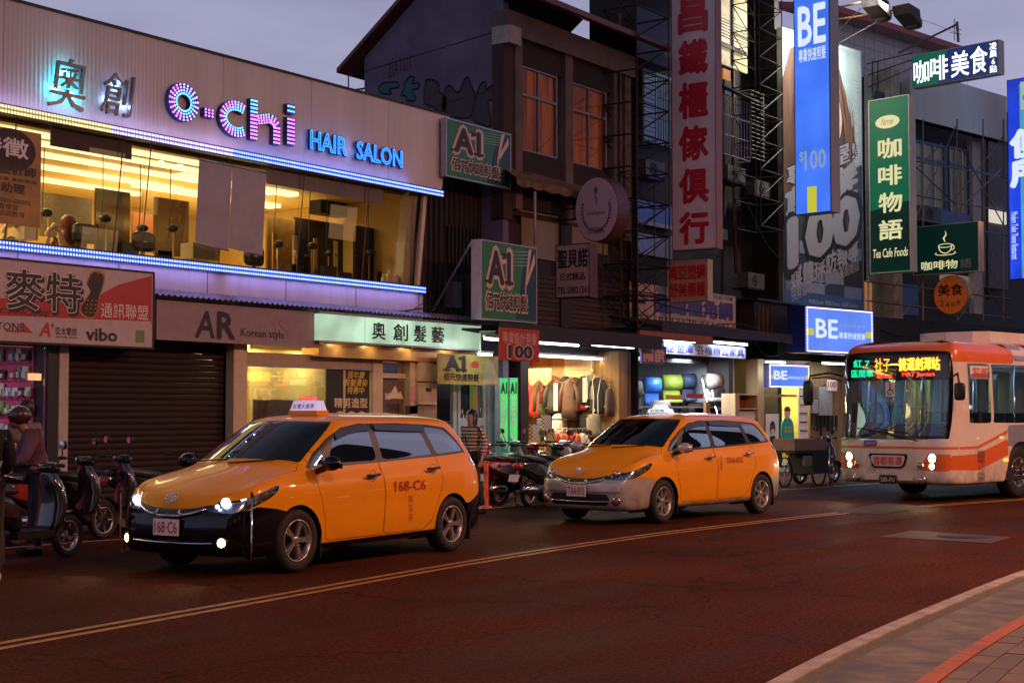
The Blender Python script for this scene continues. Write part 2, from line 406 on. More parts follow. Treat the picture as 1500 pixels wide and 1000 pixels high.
# tiles in a curved band, then rows of pavers
tb = thing('tile_band', None, None, kind='structure')
tl = offset(ke, -.735); TT = arclen(tl)[-1]; s = .5
while s < min(TT - .4, 14):
    ribbon('tile', sub(tl, s, s + .295, 1), -.108, 0, KH + .002 + random.uniform(-.001, .001), RT, KH - .02, parent=tb); s += .30
pb = thing('paver_field', None, None, kind='structure')
PVC = [mat('paver_%s' % n_, c_, .6, nz=.15, ns=4, bump=.2) for n_, c_ in (('buff', (.19, .145, .085)), ('sand', (.15, .12, .075)), ('red', (.22, .05, .03)))]
row = 0
for r_ in range(16):
    tl = offset(ke, -.855 - r_ * .142); TT = arclen(tl)[-1]; s = .2 + (r_ % 2) * .15; j = 0
    while s < min(TT - .5, 7.5):
        c_ = PVC[2] if (j + r_) % 7 == 3 and r_ % 3 == 2 else PVC[random.random() < .4]
        ribbon('paver', sub(tl, s, s + .292, 1), -.134, 0, KH + random.uniform(-.002, .003), c_, KH - .02, parent=pb); s += .30; j += 1
# ================================================================== vehicles
def bsp(P, t):
    """uniform cubic B-spline through control rows; P list of Vectors, t in [0, len-1], ends doubled"""
    n = len(P); i = min(int(t), n - 2); f = t - i
    g = lambda k: P[max(0, min(n - 1, k))]
    def e(k):
        if k < 0: return P[0] * 2 - P[1]
        if k > n - 1: return P[n - 1] * 2 - P[n - 2]
        return P[k]
    a, b, c, d = e(i - 1), e(i), e(i + 1), e(i + 2)
    return (a * ((1 - f) ** 3) + b * (3 * f ** 3 - 6 * f * f + 4) + c * (-3 * f ** 3 + 3 * f * f + 3 * f + 1) + d * f ** 3) / 6
def bspp(P, t):
    n = len(P); i = int(math.floor(t)); f = t - i
    a, b, c, d = P[(i - 1) % n], P[i % n], P[(i + 1) % n], P[(i + 2) % n]
    return (a * ((1 - f) ** 3) + b * (3 * f ** 3 - 6 * f * f + 4) + c * (-3 * f ** 3 + 3 * f * f + 3 * f + 1) + d * f ** 3) / 6
def shell(rings, nu=8, nv=6):
    """rings: bottom to top, each a list of 13 points (x,y>=0,z) from front centre round to rear centre.
    Returns polygons whose vertices carry (x,y,z,nx,ny,nz,u,v); u<0 is the mirrored side"""
    full = []
    for r in rings:
        h = [Vector(p) for p in r]
        full.append(h + [Vector((p.x, -p.y, p.z)) for p in reversed(h[1:-1])])
    nc = len(full[0]); ncol = nc * nu; nrow = (len(rings) - 1) * nv + 1
    # first smooth round the car, then up it
    dense = [[bspp(r, k / nu) for k in range(ncol)] for r in full]
    V = [[bsp([dense[j][k] for j in range(len(rings))], i / nv) for k in range(ncol)] for i in range(nrow)]
    Nn = [[None] * ncol for _ in range(nrow)]
    for i in range(nrow):
        for k in range(ncol):
            du = V[i][(k + 1) % ncol] - V[i][(k - 1) % ncol]; dv = V[min(i + 1, nrow - 1)][k] - V[max(i - 1, 0)][k]
            n = du.cross(dv)
            Nn[i][k] = n.normalized() if n.length > 1e-9 else Vector((0, 0, 1))
    sgn = 1
    mid = Nn[3 * nv][ncol // 4]
    if mid.y * V[3 * nv][ncol // 4].y < 0: sgn = -1
    polys = []
    half = ncol // 2
    def uu(k):
        k = k / nu; h = nc / 2
        return k if k <= h else k - nc
    for i in range(nrow - 1):
        for k in range(ncol):
            q = []
            for (a, b) in ((i, k), (i, k + 1), (i + 1, k + 1), (i + 1, k)):
                p = V[a][b % ncol]; n = Nn[a][b % ncol] * sgn
                q.append((p.x, p.y, p.z, n.x, n.y, n.z, uu(b) if b <= half or k >= half else uu(b), a / nv))
            if sgn < 0: q.reverse()
            polys.append(q)
    return polys
def split(polys, f, gap=0.0):
    ins, outs = [], []
    for q in polys:
        d = [f(v) for v in q]
        if min(d) >= gap: ins.append(q); continue
        if max(d) <= 0: outs.append(q); continue
        for lst, s, g in ((ins, 1, gap), (outs, -1, 0.0)):
            r = []
            for i in range(len(q)):
                a, b = q[i], q[(i + 1) % len(q)]; da, db = s * (d[i] - g), s * (d[(i + 1) % len(q)] - g)
                if da >= 0: r.append(a)
                if (da > 0 and db < 0) or (da < 0 and db > 0):
                    t = da / (da - db); r.append(tuple(x + (y - x) * t for x, y in zip(a, b)))
            if len(r) >= 3: lst.append(r)
    return ins, outs
def sdp(P):
    """signed distance to polygon P, positive inside"""
    E = [(P[i], P[(i + 1) % len(P)]) for i in range(len(P))]
    x0 = min(p[0] for p in P) - .12; x1 = max(p[0] for p in P) + .12; y0 = min(p[1] for p in P) - .12; y1 = max(p[1] for p in P) + .12
    def f(x, y):
        if x < x0 or x > x1 or y < y0 or y > y1: return -.12
        best = 1e9; inside = False
        for (ax, ay), (bx, by) in E:
            dx, dy = bx - ax, by - ay; L = dx * dx + dy * dy
            t = max(0, min(1, ((x - ax) * dx + (y - ay) * dy) / L)) if L else 0
            ex, ey = x - ax - t * dx, y - ay - t * dy; best = min(best, ex * ex + ey * ey)
            if (ay > y) != (by > y) and x < ax + (y - ay) * dx / dy: inside = not inside
        return sqrt(best) if inside else -sqrt(best)
    return f
def side(P, ymin=.5):
    f = sdp(P); return lambda v: min(f(v[0], v[2]), abs(v[1]) - ymin)
def oneside(P, s, ymin=.5):
    f = sdp(P); return lambda v: min(f(v[0], v[2]), s * v[1] - ymin)
def front(P, xmax):
    f = sdp(P); return lambda v: min(f(v[1], v[2]), (xmax - v[0]))
def rearf(P, xmin):
    f = sdp(P); return lambda v: min(f(v[1], v[2]), (v[0] - xmin))
def curveP(pts, n=6):
    """closed outline rounded through its corners (Catmull-Rom)"""
    o = []; k = len(pts)
    for i in range(k):
        p0, p1, p2, p3 = pts[i - 1], pts[i], pts[(i + 1) % k], pts[(i + 2) % k]
        for j in range(n):
            t = j / n
            o.append(tuple(.5 * (2 * b + (c - a) * t + (2 * a - 5 * b + 4 * c - d) * t * t + (3 * b - a - 3 * c + d) * t ** 3) for a, b, c, d in zip(p0, p1, p2, p3)))
    return o
def panel(polys, name, m, parent, off=0.0, flat=False):
    if not polys: return None
    vid = {}; vs = []; ns = []; fs = []
    for q in polys:
        ids = []
        for v in q:
            k = (round(v[0], 5), round(v[1], 5), round(v[2], 5))
            if k not in vid:
                vid[k] = len(vs); vs.append((v[0] + v[3] * off, v[1] + v[4] * off, v[2] + v[5] * off)); ns.append(v[3:6])
            if vid[k] not in ids: ids.append(vid[k])
        if len(ids) >= 3: fs.append(ids)
    me = bpy.data.meshes.new(name); me.from_pydata(vs, [], fs); me.materials.append(m)
    me.polygons.foreach_set('use_smooth', [True] * len(fs)); me.update()
    if len(me.vertices) == len(ns): me.normals_split_custom_set_from_vertices(ns)
    return link(name, me, parent)

# --- materials of vehicles
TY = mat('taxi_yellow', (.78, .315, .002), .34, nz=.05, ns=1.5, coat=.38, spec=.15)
def grime(m, col=(.10, .055, .028), z0=.20, z1=.62, amt=.45):
    t = m.node_tree; p = t.nodes['Principled BSDF']; L = t.links.new; src = p.inputs['Base Color'].links[0].from_socket
    tc_ = N('ShaderNodeTexCoord', t); sp_ = N('ShaderNodeSeparateXYZ', t); L(tc_.outputs['Object'], sp_.inputs[0]); n_ = N('ShaderNodeTexNoise', t); n_.inputs['Scale'].default_value = 5; n_.inputs['Detail'].default_value = 6; L(tc_.outputs['Object'], n_.inputs[0])
    r_ = N('ShaderNodeMapRange', t); r_.inputs[1].default_value = z0; r_.inputs[2].default_value = z1; r_.inputs[3].default_value = 1; r_.inputs[4].default_value = .10; L(sp_.outputs['Z'], r_.inputs[0])
    r2_ = N('ShaderNodeMapRange', t); r2_.inputs[1].default_value = .38; r2_.inputs[2].default_value = .68; r2_.inputs[3].default_value = .05; r2_.inputs[4].default_value = amt * 1.6; L(n_.outputs[0], r2_.inputs[0])
    k_ = N('ShaderNodeMath', t, operation='MULTIPLY'); L(r_.outputs[0], k_.inputs[0]); L(r2_.outputs[0], k_.inputs[1]); x_ = N('ShaderNodeMix', t, data_type='RGBA'); L(k_.outputs[0], x_.inputs[0]); L(src, x_.inputs[6]); x_.inputs[7].default_value = (*col, 1); L(x_.outputs[2], p.inputs['Base Color'])
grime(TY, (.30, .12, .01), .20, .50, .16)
BLK = mat('gloss_black', (.004, .004, .005), .12, nz=.02, coat=.2, spec=.35)
TRIM = mat('black_trim', (.012, .012, .013), .38, nz=.05)
RUB = mat('rubber', (.014, .013, .013), .75, nz=.2, ns=20)
SILV = mat('silver_paint', (.50, .48, .47), .3, .35, nz=.05, coat=.8)
grime(SILV, (.12, .09, .07))
CHR = mat('chrome', (.75, .74, .73), .12, 1, nz=.03)
ALLOY = mat('alloy', (.50, .47, .43), .3, .85, nz=.08, ns=12)
DARK = mat('dark_interior', (.012, .011, .012), .8, nz=.1)
SEAT = mat('seat_cloth', (.035, .034, .045), .85, nz=.2, ns=18)
PLW = mat('plate_white', (.78, .72, .70), .45, nz=.04)
PLR = mat('plate_red', (.55, .02, .02), .5, nz=.05)
RED = mat('red_print', (.38, .03, .02), .5, nz=.05)
WGL = glass('car_glass', (.45, .45, .47), .08)
SGL = glass('car_side_glass', (.30, .30, .34), .42)
LENS = glass('lamp_lens', (.9, .9, .93), .08)
TAILR = mat('tail_lamp_red', (.35, .01, .012), .12, nz=.05, coat=1, emit=(1, .03, .02), es=.05)
HEADG = glow('head_lamp_glow', (.50, .62, 1), 5, True)
HEADD = mat('head_lamp_bowl', (.55, .58, .68), .15, .9, nz=.2, ns=20)
FOGG = glow('fog_lamp_glow', (1, .62, .22), 16)
WHG = glow('warm_head_glow', (1, .80, .52), 14)

def beam(name, loc, energy, col, parent, d=(-1, 0, -.16), ang=80):
    l = bpy.data.lights.new(name, 'SPOT'); l.energy = energy; l.color = col; l.shadow_soft_size = .05; l.spot_size = R(ang); l.spot_blend = .8
    o = bpy.data.objects.new(name, l); COL.objects.link(o); o.location = loc; o.rotation_euler = Vector(d).to_track_quat('-Z', 'Y').to_euler(); o.parent = parent
    return o
def wheel(parent, x, y, r, wd, s, rimm=None, spokes=9, double=False, steer=0.0, tr=.66):
    """s = -1: outer face towards -y"""
    m = MB(); k = s * wd / 2
    prof = [(-k * .8, r * tr), (-k * .98, r * .86), (-k * .86, r * .965), (-k * .55, r), (k * .55, r), (k * .86, r * .965), (k, r * .86), (k * .93, r * (tr + .04)), (k * .8, r * tr)]
    m.lathe(prof, (0, 0, 0), (0, 1, 0), RUB, 40)
    tw = m.go('wheel', parent, loc=(x, y, r)); tw.rotation_euler = (0, 0, steer)
    rm = rimm or ALLOY; q = MB(); R0 = r * tr
    q.lathe([(k * .15, R0 * .98), (k * .78, R0 * 1.0), (k * .9, R0 * 1.03), (k * .86, R0 * .95), (k * .2, R0 * .9)], (0, 0, 0), (0, 1, 0), rm, 40)
    q.lathe([(k * .1, 0), (k * .1, R0 * .93)], (0, 0, 0), (0, 1, 0), DARK, 24)
    q.lathe([(k * .55, R0 * .24), (k * .72, R0 * .2), (k * .74, R0 * .12), (k * .72, .001)], (0, 0, 0), (0, 1, 0), rm, 20)
    for i in range(spokes):
        a = 2 * pi * i / spokes
        for da in ((-.1, .1) if double else (0,)):
            c, sn = cos(a + da), sin(a + da); wdt = R0 * (.065 if double else .10)
            i0, o0 = R0 * .16, R0 * .96
            def pt(rad, w_, d): return (c * rad - sn * w_, k * d, sn * rad + c * w_)
            vs = [pt(i0, -wdt, .70), pt(i0, wdt, .70), pt(o0, wdt * .8, .80), pt(o0, -wdt * .8, .80), pt(i0, -wdt * 1.3, .40), pt(i0, wdt * 1.3, .40), pt(o0, wdt, .45), pt(o0, -wdt, .45)]
            q.add(vs, [(0, 1, 2, 3), (1, 0, 4, 5), (2, 1, 5, 6), (3, 2, 6, 7), (0, 3, 7, 4)], rm)
    q.go('rim', tw)
    b = MB()
    for i in range(5):
        a = 2 * pi * i / 5 + .3
        b.lathe([(k * .70, .011), (k * .80, .010), (k * .80, .001)], (cos(a) * R0 * .3, 0, sin(a) * R0 * .3), (0, 1, 0), CHR, 6)
    b.go('nuts', tw, kind=None)
    return tw

def taxi_rings():
    def ring(xf, w, xr, zf, zc, zs, zr, ze, cx=(.02, .10), cy=(.45, .77), s3=.46, xs=None):
        """zf nose, zc corner, zs front of side, zr rear of side, ze tail"""
        X = xs or (.40, .93, 1.45, 2.2, 3.0, 3.68, 4.16)
        z = lambda x: zs + (zr - zs) * (x - X[0]) / (X[-1] - X[0])
        r = [(xf, 0, zf), (xf + cx[0], cy[0], zf + (zc - zf) * .4), (xf + cx[1], cy[1], zc)]
        for i, x in enumerate(X): r.append((x, w * (.985 if i in (0, 6) else 1), z(x)))
        r += [(xr - .13, w * .86, zr + (ze - zr) * .5), (xr - .02, w * .48, ze), (xr, 0, ze)]
        return r
    g = []
    g.append(ring(.22, .70, 4.40, .19, .19, .20, .20, .24))
    g.append(ring(.05, .835, 4.55, .20, .20, .205, .205, .24))
    g.append(ring(-.01, .868, 4.60, .27, .28, .30, .30, .33))
    g.append(ring(-.015, .875, 4.61, .42, .43, .45, .45, .50))
    g.append(ring(-.01, .874, 4.615, .58, .60, .62, .66, .68))
    g.append(ring(.05, .868, 4.60, .68, .71, .77, .84, .84))
    g.append(ring(.12, .845, 4.57, .76, .79, .885, .955, .96, cy=(.44, .74)))
    g.append(ring(.17, .80, 4.55, .80, .83, .93, 1.03, 1.03, cy=(.40, .66)))
    X8 = (.80, 1.05, 1.45, 2.2, 3.0, 3.65, 4.15)
    g.append(ring(.50, .785, 4.53, .965, .96, .985, 1.06, 1.06, cx=(.02, .10), cy=(.36, .60), xs=X8))
    X9 = (1.06, 1.25, 1.6, 2.25, 3.0, 3.65, 4.15)
    g.append(ring(.86, .775, 4.52, 1.075, 1.06, 1.02, 1.10, 1.10, cx=(.03, .13), cy=(.34, .61), xs=X9))
    g.append(ring(.90, .768, 4.50, 1.095, 1.08, 1.035, 1.12, 1.12, cx=(.03, .13), cy=(.34, .60), xs=(1.09, 1.29, 1.64, 2.25, 3.0, 3.65, 4.13)))
    g.append(ring(1.24, .72, 4.40, 1.29, 1.28, 1.25, 1.28, 1.28, cx=(.03, .12), cy=(.32, .55), xs=(1.42, 1.62, 1.9, 2.4, 3.0, 3.55, 4.02)))
    g.append(ring(1.60, .665, 4.24, 1.475, 1.46, 1.455, 1.43, 1.45, cx=(.02, .09), cy=(.30, .50), xs=(1.76, 1.93, 2.15, 2.55, 3.0, 3.48, 3.92)))
    g.append(ring(1.72, .60, 4.22, 1.53, 1.52, 1.53, 1.505, 1.51, cx=(.02, .08), cy=(.28, .46), xs=(1.86, 2.0, 2.2, 2.58, 3.0, 3.46, 3.9)))
    g.append(ring(2.0, .44, 4.0, 1.578, 1.572, 1.575, 1.555, 1.55, cx=(.02, .06), cy=(.22, .36), xs=(2.12, 2.22, 2.36, 2.66, 3.0, 3.4, 3.75)))
    g.append([(x, 0.0 if i in (0, 12) else .01, 1.60) for i, x in enumerate((2.4, 2.41, 2.43, 2.45, 2.5, 2.6, 2.8, 3.0, 3.2, 3.4, 3.5, 3.52, 3.53))])
    return g
_TP = {}
WX = (.94, 3.69)
def taxi_panels():
    if _TP: return _TP
    P = shell(taxi_rings(), 8, 6)
    # wheel openings
    for xw in WX:
        _, P = split(P, lambda v, xw=xw: min(.362 - sqrt((v[0] - xw) ** 2 + (v[2] - .315) ** 2), abs(v[1]) - .55))
    cut = [
        ('windshield', lambda v: min(v[7] - 10.05, 12.75 - v[7], 2.72 - abs(v[6])), .0),
        ('back_window', lambda v: min(v[7] - 10.2, 12.2 - v[7], abs(v[6]) - 10.1), .0),
    ]
    for nme, f, g in cut:
        a, P = split(P, f, g); _TP[nme] = [a]
    # side glass outline
    dlo = [(1.16, 1.035), (1.32, 1.17), (1.60, 1.335), (1.86, 1.445), (2.2, 1.485), (2.9, 1.485), (3.45, 1.465), (3.82, 1.43), (4.02, 1.27), (4.13, 1.135), (3.6, 1.105), (2.6, 1.068), (1.6, 1.035)]
    a, P = split(P, side(dlo, .45)); dl = a
    fd = [(1.52, 1.075), (1.70, 1.34), (1.93, 1.425), (2.31, 1.455), (2.36, 1.085)]
    rd = [(2.47, 1.09), (2.42, 1.455), (2.9, 1.46), (3.24, 1.445), (3.40, 1.125)]
    qd = [(3.50, 1.13), (3.36, 1.435), (3.60, 1.425), (3.76, 1.40), (3.97, 1.255), (4.07, 1.155)]
    tq = [(1.24, 1.055), (1.34, 1.15), (1.47, 1.23), (1.42, 1.07)]
    wins = []
    for w_ in (fd, rd, qd, tq):
        for s in (-1, 1):
            a, dl = split(dl, oneside(w_, s, .3)); wins.append(a)
    _TP['side_window'] = wins; _TP['window_trim'] = [dl]
    # head lamps
    hl = [(.04, .70), (.30, .78), (.66, .885), (.60, .80), (.36, .70), (.12, .625)]
    hs = sdp(curveP(hl, 4)); hf = sdp([(.43, .655), (.60, .775), (.86, .92), (1.0, .80), (.80, .66), (.66, .61)])
    for s in (-1, 1):
        a, P = split(P, lambda v, s=s: min(hs(v[0] + 0, v[2]), hf(s * v[1], v[2]), .7 - v[0]) if s * v[1] > .2 else -.1)
        _TP.setdefault('headlight', []).append(a)
    # grille slot between the lamps
    a, P = split(P, front([(-.50, .712), (-.47, .672), (-.30, .632), (-.15, .60), (.15, .60), (.30, .632), (.47, .672), (.50, .712), (.3, .672), (.15, .655), (-.15, .655), (-.3, .672)], .5)); _TP['grille'] = [a]
    # hood
    a, P = split(P, lambda v: min(sdp_h(v[0], abs(v[1])), v[2] - .66) if v[0] < 1.3 else -.1, .004); _TP['hood'] = [a]
    # lower intake
    a, P = split(P, front([(-.50, .44), (-.54, .36), (-.50, .275), (.50, .275), (.54, .36), (.50, .44)], .3)); _TP['intake'] = [a]
    # tail lamps
    tl = curveP([(4.16, 1.05), (4.30, 1.07), (4.60, .96), (4.64, .84), (4.44, .86), (4.30, .97)], 4)
    for s in (-1, 1):
        a, P = split(P, oneside(tl, s, .45)); _TP.setdefault('tail_light', []).append(a)
    # bumpers and sills
    a, P = split(P, side([(-.2, 0), (.95, 0), (.95, .58), (.60, .655), (.36, .685), (.12, .61), (-.2, .61)], -1), .003)
    a2, P = split(P, front([(-1, .1), (1, .1), (1, .655), (-1, .655)], .34), .0)
    _TP['front_bumper'] = [a + a2]
    a, P = split(P, side([(3.7, 0), (4.9, 0), (4.9, .72), (4.42, .72), (4.3, .64), (4.05, .55), (3.7, .55)], -1), .003); _TP['rear_bumper'] = [a]
    a, P = split(P, side([(1.2, 0), (3.5, 0), (3.5, .285), (1.2, .265)], .4), .002); _TP['sill'] = [a]
    # doors
    fdoor = [(1.20, 1.2), (1.24, .9), (1.345, .52), (1.36, .285), (2.34, .285), (2.38, .7), (2.38, 1.2)]
    rdoor = [(2.385, 1.25), (2.385, .7), (2.345, .29), (3.10, .29), (3.27, .40), (3.38, .60), (3.50, .82), (3.46, 1.2)]
    for w_, nme in ((fdoor, 'front_door'), (rdoor, 'rear_door')):
        for s in (-1, 1):
            a, P = split(P, oneside(w_, s, .5), .006); _TP.setdefault(nme, []).append(a)
    # roof separated from the sides along the rail
    a, P = split(P, lambda v: min(v[7] - 12.95, 5.0), .003); _TP['roof'] = [a]
    _TP['body'] = [P]
    return _TP
def sdp_h(x, y, f=sdp([(-.3, 0), (.01, .35), (.09, .50), (.32, .665), (.70, .735), (1.02, .755), (1.12, .70), (1.05, .55), (1.0, .30), (.98, -.1)])): return f(x, max(y, .0)) if y > .02 else f(x, .02 + 0) if x < .2 else min(.1, .97 - x + .0)
def build_taxi(label, loc, rz, lower, plate, doortxt, lit, mirror_m, roof_m, roof_txt, steer=0.0):
    t = thing('taxi', label, 'taxi', loc, rz, 'yellow taxis on the road')
    T = taxi_panels()
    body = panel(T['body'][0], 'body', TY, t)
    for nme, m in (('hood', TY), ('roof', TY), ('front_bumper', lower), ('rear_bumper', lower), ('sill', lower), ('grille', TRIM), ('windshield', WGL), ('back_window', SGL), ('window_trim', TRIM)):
        for q in T[nme]:
            if nme == 'sill':
                for s in (-1, 1): panel([f_ for f_ in q if s * sum(v[1] for v in f_) > 0], nme, m, t)
            else: panel(q, nme, m, t)
    panel(T['intake'][0], 'air_intake', TRIM if lower is SILV else BLK, t)
    for q in T['side_window']: panel(q, 'side_window', SGL, t)
    doors = []
    for nme in ('front_door', 'rear_door'):
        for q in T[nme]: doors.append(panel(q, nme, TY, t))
    for q in T['tail_light']: panel(q, 'tail_light', TAILR, t)
    for q, s in zip(T['headlight'], (-1, 1)):
        h = panel(q, 'headlight', LENS, t)
        b = panel(q, 'bowl', HEADD, h, -.035)
        for (x, y, z, r) in ((.16, .60, .725, .05), (.30, .70, .765, .032), (.10, .545, .69, .022)):
            g = MB(); g.ball((x, s * y, z), r, HEADG if lit else CHR, 12); g.go('bulb', h)
        g2 = MB().ball((.44, s * .775, .80), .022, mat('amber_lens', (.5, .16, .02), .2, nz=.03), 10); g2.go('indicator', h)
    # handles: recessed bowl + bar
    for d, hx, hz in ((doors[0], 2.16, .925), (doors[1], 2.16, .925), (doors[2], 3.28, .965), (doors[3], 3.28, .965)):
        s = -1 if d in (doors[0], doors[2]) else 1
        w_ = .868
        m = MB(); m.lathe([(0, .055), (.001, .06)], (hx, s * (w_ - .0), hz), (0, s, 0), DARK, 12)
        m.tube([(hx - .10, s * (w_ - .005), hz), (hx - .085, s * (w_ + .028), hz + .004), (hx + .085, s * (w_ + .03), hz + .012), (hx + .10, s * (w_ - .005), hz + .012)], .016, TRIM if lower is BLK else CHR, 6)
        m.go('handle', d)
    # mirrors
    for s in (-1, 1):
        m = MB(); m.ball((1.28, s * 1.0, 1.085), .12, mirror_m, 16, (.62, 1.0, .66)); m.tube([(1.30, s * .80, 1.00), (1.30, s * .90, 1.03), (1.29, s * .97, 1.06)], .035, TRIM, 8)
        m.box(1.345, 1.357, s * .91, s * 1.09, 1.03, 1.14, CHR); m.go('wing_mirror', t)
    # rain visors over the side glass
    for s in (-1, 1):
        for (xa, xb, za, zb, zc) in ((1.72, 2.34, 1.36, 1.455, 1.46), (2.42, 3.36, 1.465, 1.46, 1.44)):
            m = MB(); n = 8; vs = []
            for i in range(n + 1):
                f = i / n; x = xa + (xb - xa) * f; z = za + (zc - za) * (1 - (1 - f) ** 2)
                yy = .70 - (z - 1.3) * .26
                vs += [(x, s * (yy + .005), z + .02), (x, s * (yy + .035), z - .05)]
            m.add(vs, [(2 * i, 2 * i + 1, 2 * i + 3, 2 * i + 2) for i in range(n)], mat('smoke_visor', (.02, .02, .03), .12, nz=.02, coat=1)); m.go('rain_visor', t)
    # grille bars, badge, plate
    m = MB(); m.tube([(.05, -.44, .665), (.0, -.3, .622), (-.012, -.12, .592), (-.012, .12, .592), (.0, .3, .622), (.05, .44, .665)], .013, CHR, 8)
    for s in (-1, 1): m.tube([(.0, s * .15, .66), (-.015, s * .14, .63), (-.018, s * .19, .598)], .012, CHR, 6)
    m.go('chrome_bar', t)
    m = MB(); cz = .765; cxx = .035
    def ell(rx, rz_, cy=0, cz2=0): return [(cxx + (cz + cz2 + rz_ * sin(a)) * .55 - cz * .55, cy + rx * cos(a), cz + cz2 + rz_ * sin(a)) for a in [2 * pi * i / 20 for i in range(21)]]
    m.tube(ell(.068, .045), .007, CHR, 6); m.tube(ell(.024, .042), .006, CHR, 6); m.tube(ell(.05, .016, 0, .018), .006, CHR, 6)
    m.go('badge', t)
    p = bx('number_plate', t, -.045, -.033, -.17, .17, .40, .56, PLW)
    q = text(plate, (-.15, .15, .425, .535), -.0465, PLR, None, bold=.012, name='plate_number')
    # text faces -y locally; turn it to face -x
    for v in q.data.vertices: v.co = (v.co.y, -v.co.x, v.co.z)
    q.parent = p
    m = MB()
    for s in (-1, 1): m.box(-.035, .02, s * .14, s * .10, .42, .54, TRIM)
    m.go('plate_bracket', t)
    # intake bars and fog lamps
    m = MB(); m.tube([(.13, -.69, .345), (.0, -.45, .335), (-.02, -.2, .33), (-.02, .2, .33), (.0, .45, .335), (.13, .69, .345)], .010, CHR, 6); m.go('intake_bar', t)
    for s in (-1, 1):
        m = MB(); m.lathe([(.03, .062), (-.01, .062), (-.016, .045)], (.07, s * .635, .345), (1, .0 + s * -.35, 0), CHR if lower is SILV else TRIM, 20)
        m.lathe([(-.012, .043), (-.022, .03), (-.024, .001)], (.07, s * .635, .345), (1, s * -.35, 0), FOGG if lit else (mat('fog_lens_red', (.30, .05, .04), .2, nz=.05)), 16); m.go('fog_light', t)
    if lit:
        for s in (-1, 1): beam('fog_beam', (-.02, s * .66, .34), 16, (1, .62, .26), t)
        for s in (-1, 1):   # corner feeler poles of the near taxi
            m = MB(); m.tube([(.24, s * .80, .20), (.22, s * .88, .17), (.21, s * .89, .28), (.21, s * .89, .80)], .009, CHR if s < 0 else mat('brass_rod', (.35, .16, .08), .3, .7, nz=.1), 6); m.ball((.21, s * .89, .81), .018, TRIM, 8, (1, 1, 1.8)); m.go('feeler_pole', t)
    else:
        m = MB()
        for z in (.455, .475): m.tube([(.16, -.76, z), (.035, -.62, z), (-.012, -.35, z), (-.022, 0, z), (-.012, .35, z), (.035, .62, z), (.16, .76, z)], .004, mat('seam_red', (.20, .03, .03), .5, nz=.1), 4)
        m.go('bumper_seam', t)
    # writing on the near-side rear door and on the far side too
    for (s_, rect, b, bold, mir) in doortxt:
        q = text(s_, rect, -.8745, RED, doors[2], bold=bold)
    # wheels, arches
    for i, xw in enumerate(WX):
        m = MB()
        for s in (-1, 1):
            n = 16; vs = []
            for k in range(n + 1):
                a = pi * k / n; vs += [(xw + .358 * cos(a), s * .872 - s * .012, .315 + .358 * sin(a)), (xw + .372 * cos(a), s * .5, .315 + .372 * sin(a))]
            m.add(vs, [(2 * k, 2 * k + 1, 2 * k + 3, 2 * k + 2) for k in range(n)], TRIM, True)
            m.box(xw - .36, xw + .36, s * .48, s * .50, .15, .68, DARK)
        m.go('wheel_well', t)
        for s in (-1, 1): wheel(t, xw, s * .765, .317, .205, s, spokes=5 if lower is BLK else 7, double=lower is BLK, steer=steer if i == 0 else 0)
    for s in (-1, 1):
        for xw in WX: bx('mud_flap', t, xw + .345, xw + .36, s * .68, s * .86, .12, .34, TRIM)
    # cabin
    m = MB(); m.box(.5, 4.45, -.72, .72, .21, .30, DARK); m.box(.45, .5, -.7, .7, .25, .7, DARK); m.go('floor_pan', t)
    m = MB(); m.prism([(.95, -.60), (1.40, -.66), (1.50, -.66), (1.50, .66), (1.40, .66), (.95, .60)], .80, .99, DARK); m.lathe([(0, .17), (.02, .185), (.02, .155), (0, .17)], (1.62, -.36, 1.0), (-1, 0, .5), TRIM, 20); m.go('dashboard', t)
    for (x, y) in ((1.95, -.36), (1.95, .36), (2.95, -.36), (2.95, .36)):
        m = MB(); m.prism([(x - .05, y - .24), (x + .45, y - .24), (x + .45, y + .24), (x - .05, y + .24)], .45, .62, SEAT)
        m.add([(x + .38, y - .23, .6), (x + .38, y + .23, .6), (x + .62, y + .2, 1.17), (x + .62, y - .2, 1.17), (x + .52, y - .23, .6), (x + .52, y + .23, .6), (x + .72, y + .2, 1.16), (x + .72, y - .2, 1.16)], [(0, 3, 2, 1), (4, 5, 6, 7), (0, 4, 7, 3), (1, 2, 6, 5), (3, 7, 6, 2)], SEAT)
        m.ball((x + .66, y, 1.27), .13, SEAT, 12, (.5, 1, .72)); m.go('seat', t)
    m = MB(); m.tube([(1.62, 0, 1.45), (1.60, 0, 1.37)], .01, TRIM, 6); m.ball((1.60, 0, 1.34), .11, TRIM, 10, (.25, 1, .32)); m.go('rear_view_mirror', t)
    m = MB()
    for (ya, yb) in ((-.50, .02), (.12, .62)): m.tube([(.86 + .05 * abs(yb) - .0, yb, 1.085), (.94 + .1 * abs(ya), ya * .9, 1.12), (1.0 + .12 * abs(ya), ya, 1.14)], .008, TRIM, 5)
    m.go('wiper', t)
    # roof sign
    b = roof_txt[0]
    m = MB()
    if b == 'box':
        m.box(2.02, 2.22, -.20, .20, 1.575, 1.625, TY)
        m.add([(2.03, -.19, 1.625), (2.21, -.19, 1.625), (2.21, .19, 1.625), (2.03, .19, 1.625), (2.07, -.17, 1.735), (2.17, -.17, 1.735), (2.17, .17, 1.735), (2.07, .17, 1.735)], [(0, 1, 5, 4), (1, 2, 6, 5), (2, 3, 7, 6), (3, 0, 4, 7), (4, 5, 6, 7)], roof_m)
        m.box(2.08, 2.16, -.09, .09, 1.735, 1.775, glow('roof_sign_red', (1, .10, .10), 1.2))
    else:
        prof = [(-.20, .0), (-.17, .06), (-.10, .075), (-.07, .13), (.07, .13), (.10, .075), (.17, .06), (.20, 0)]
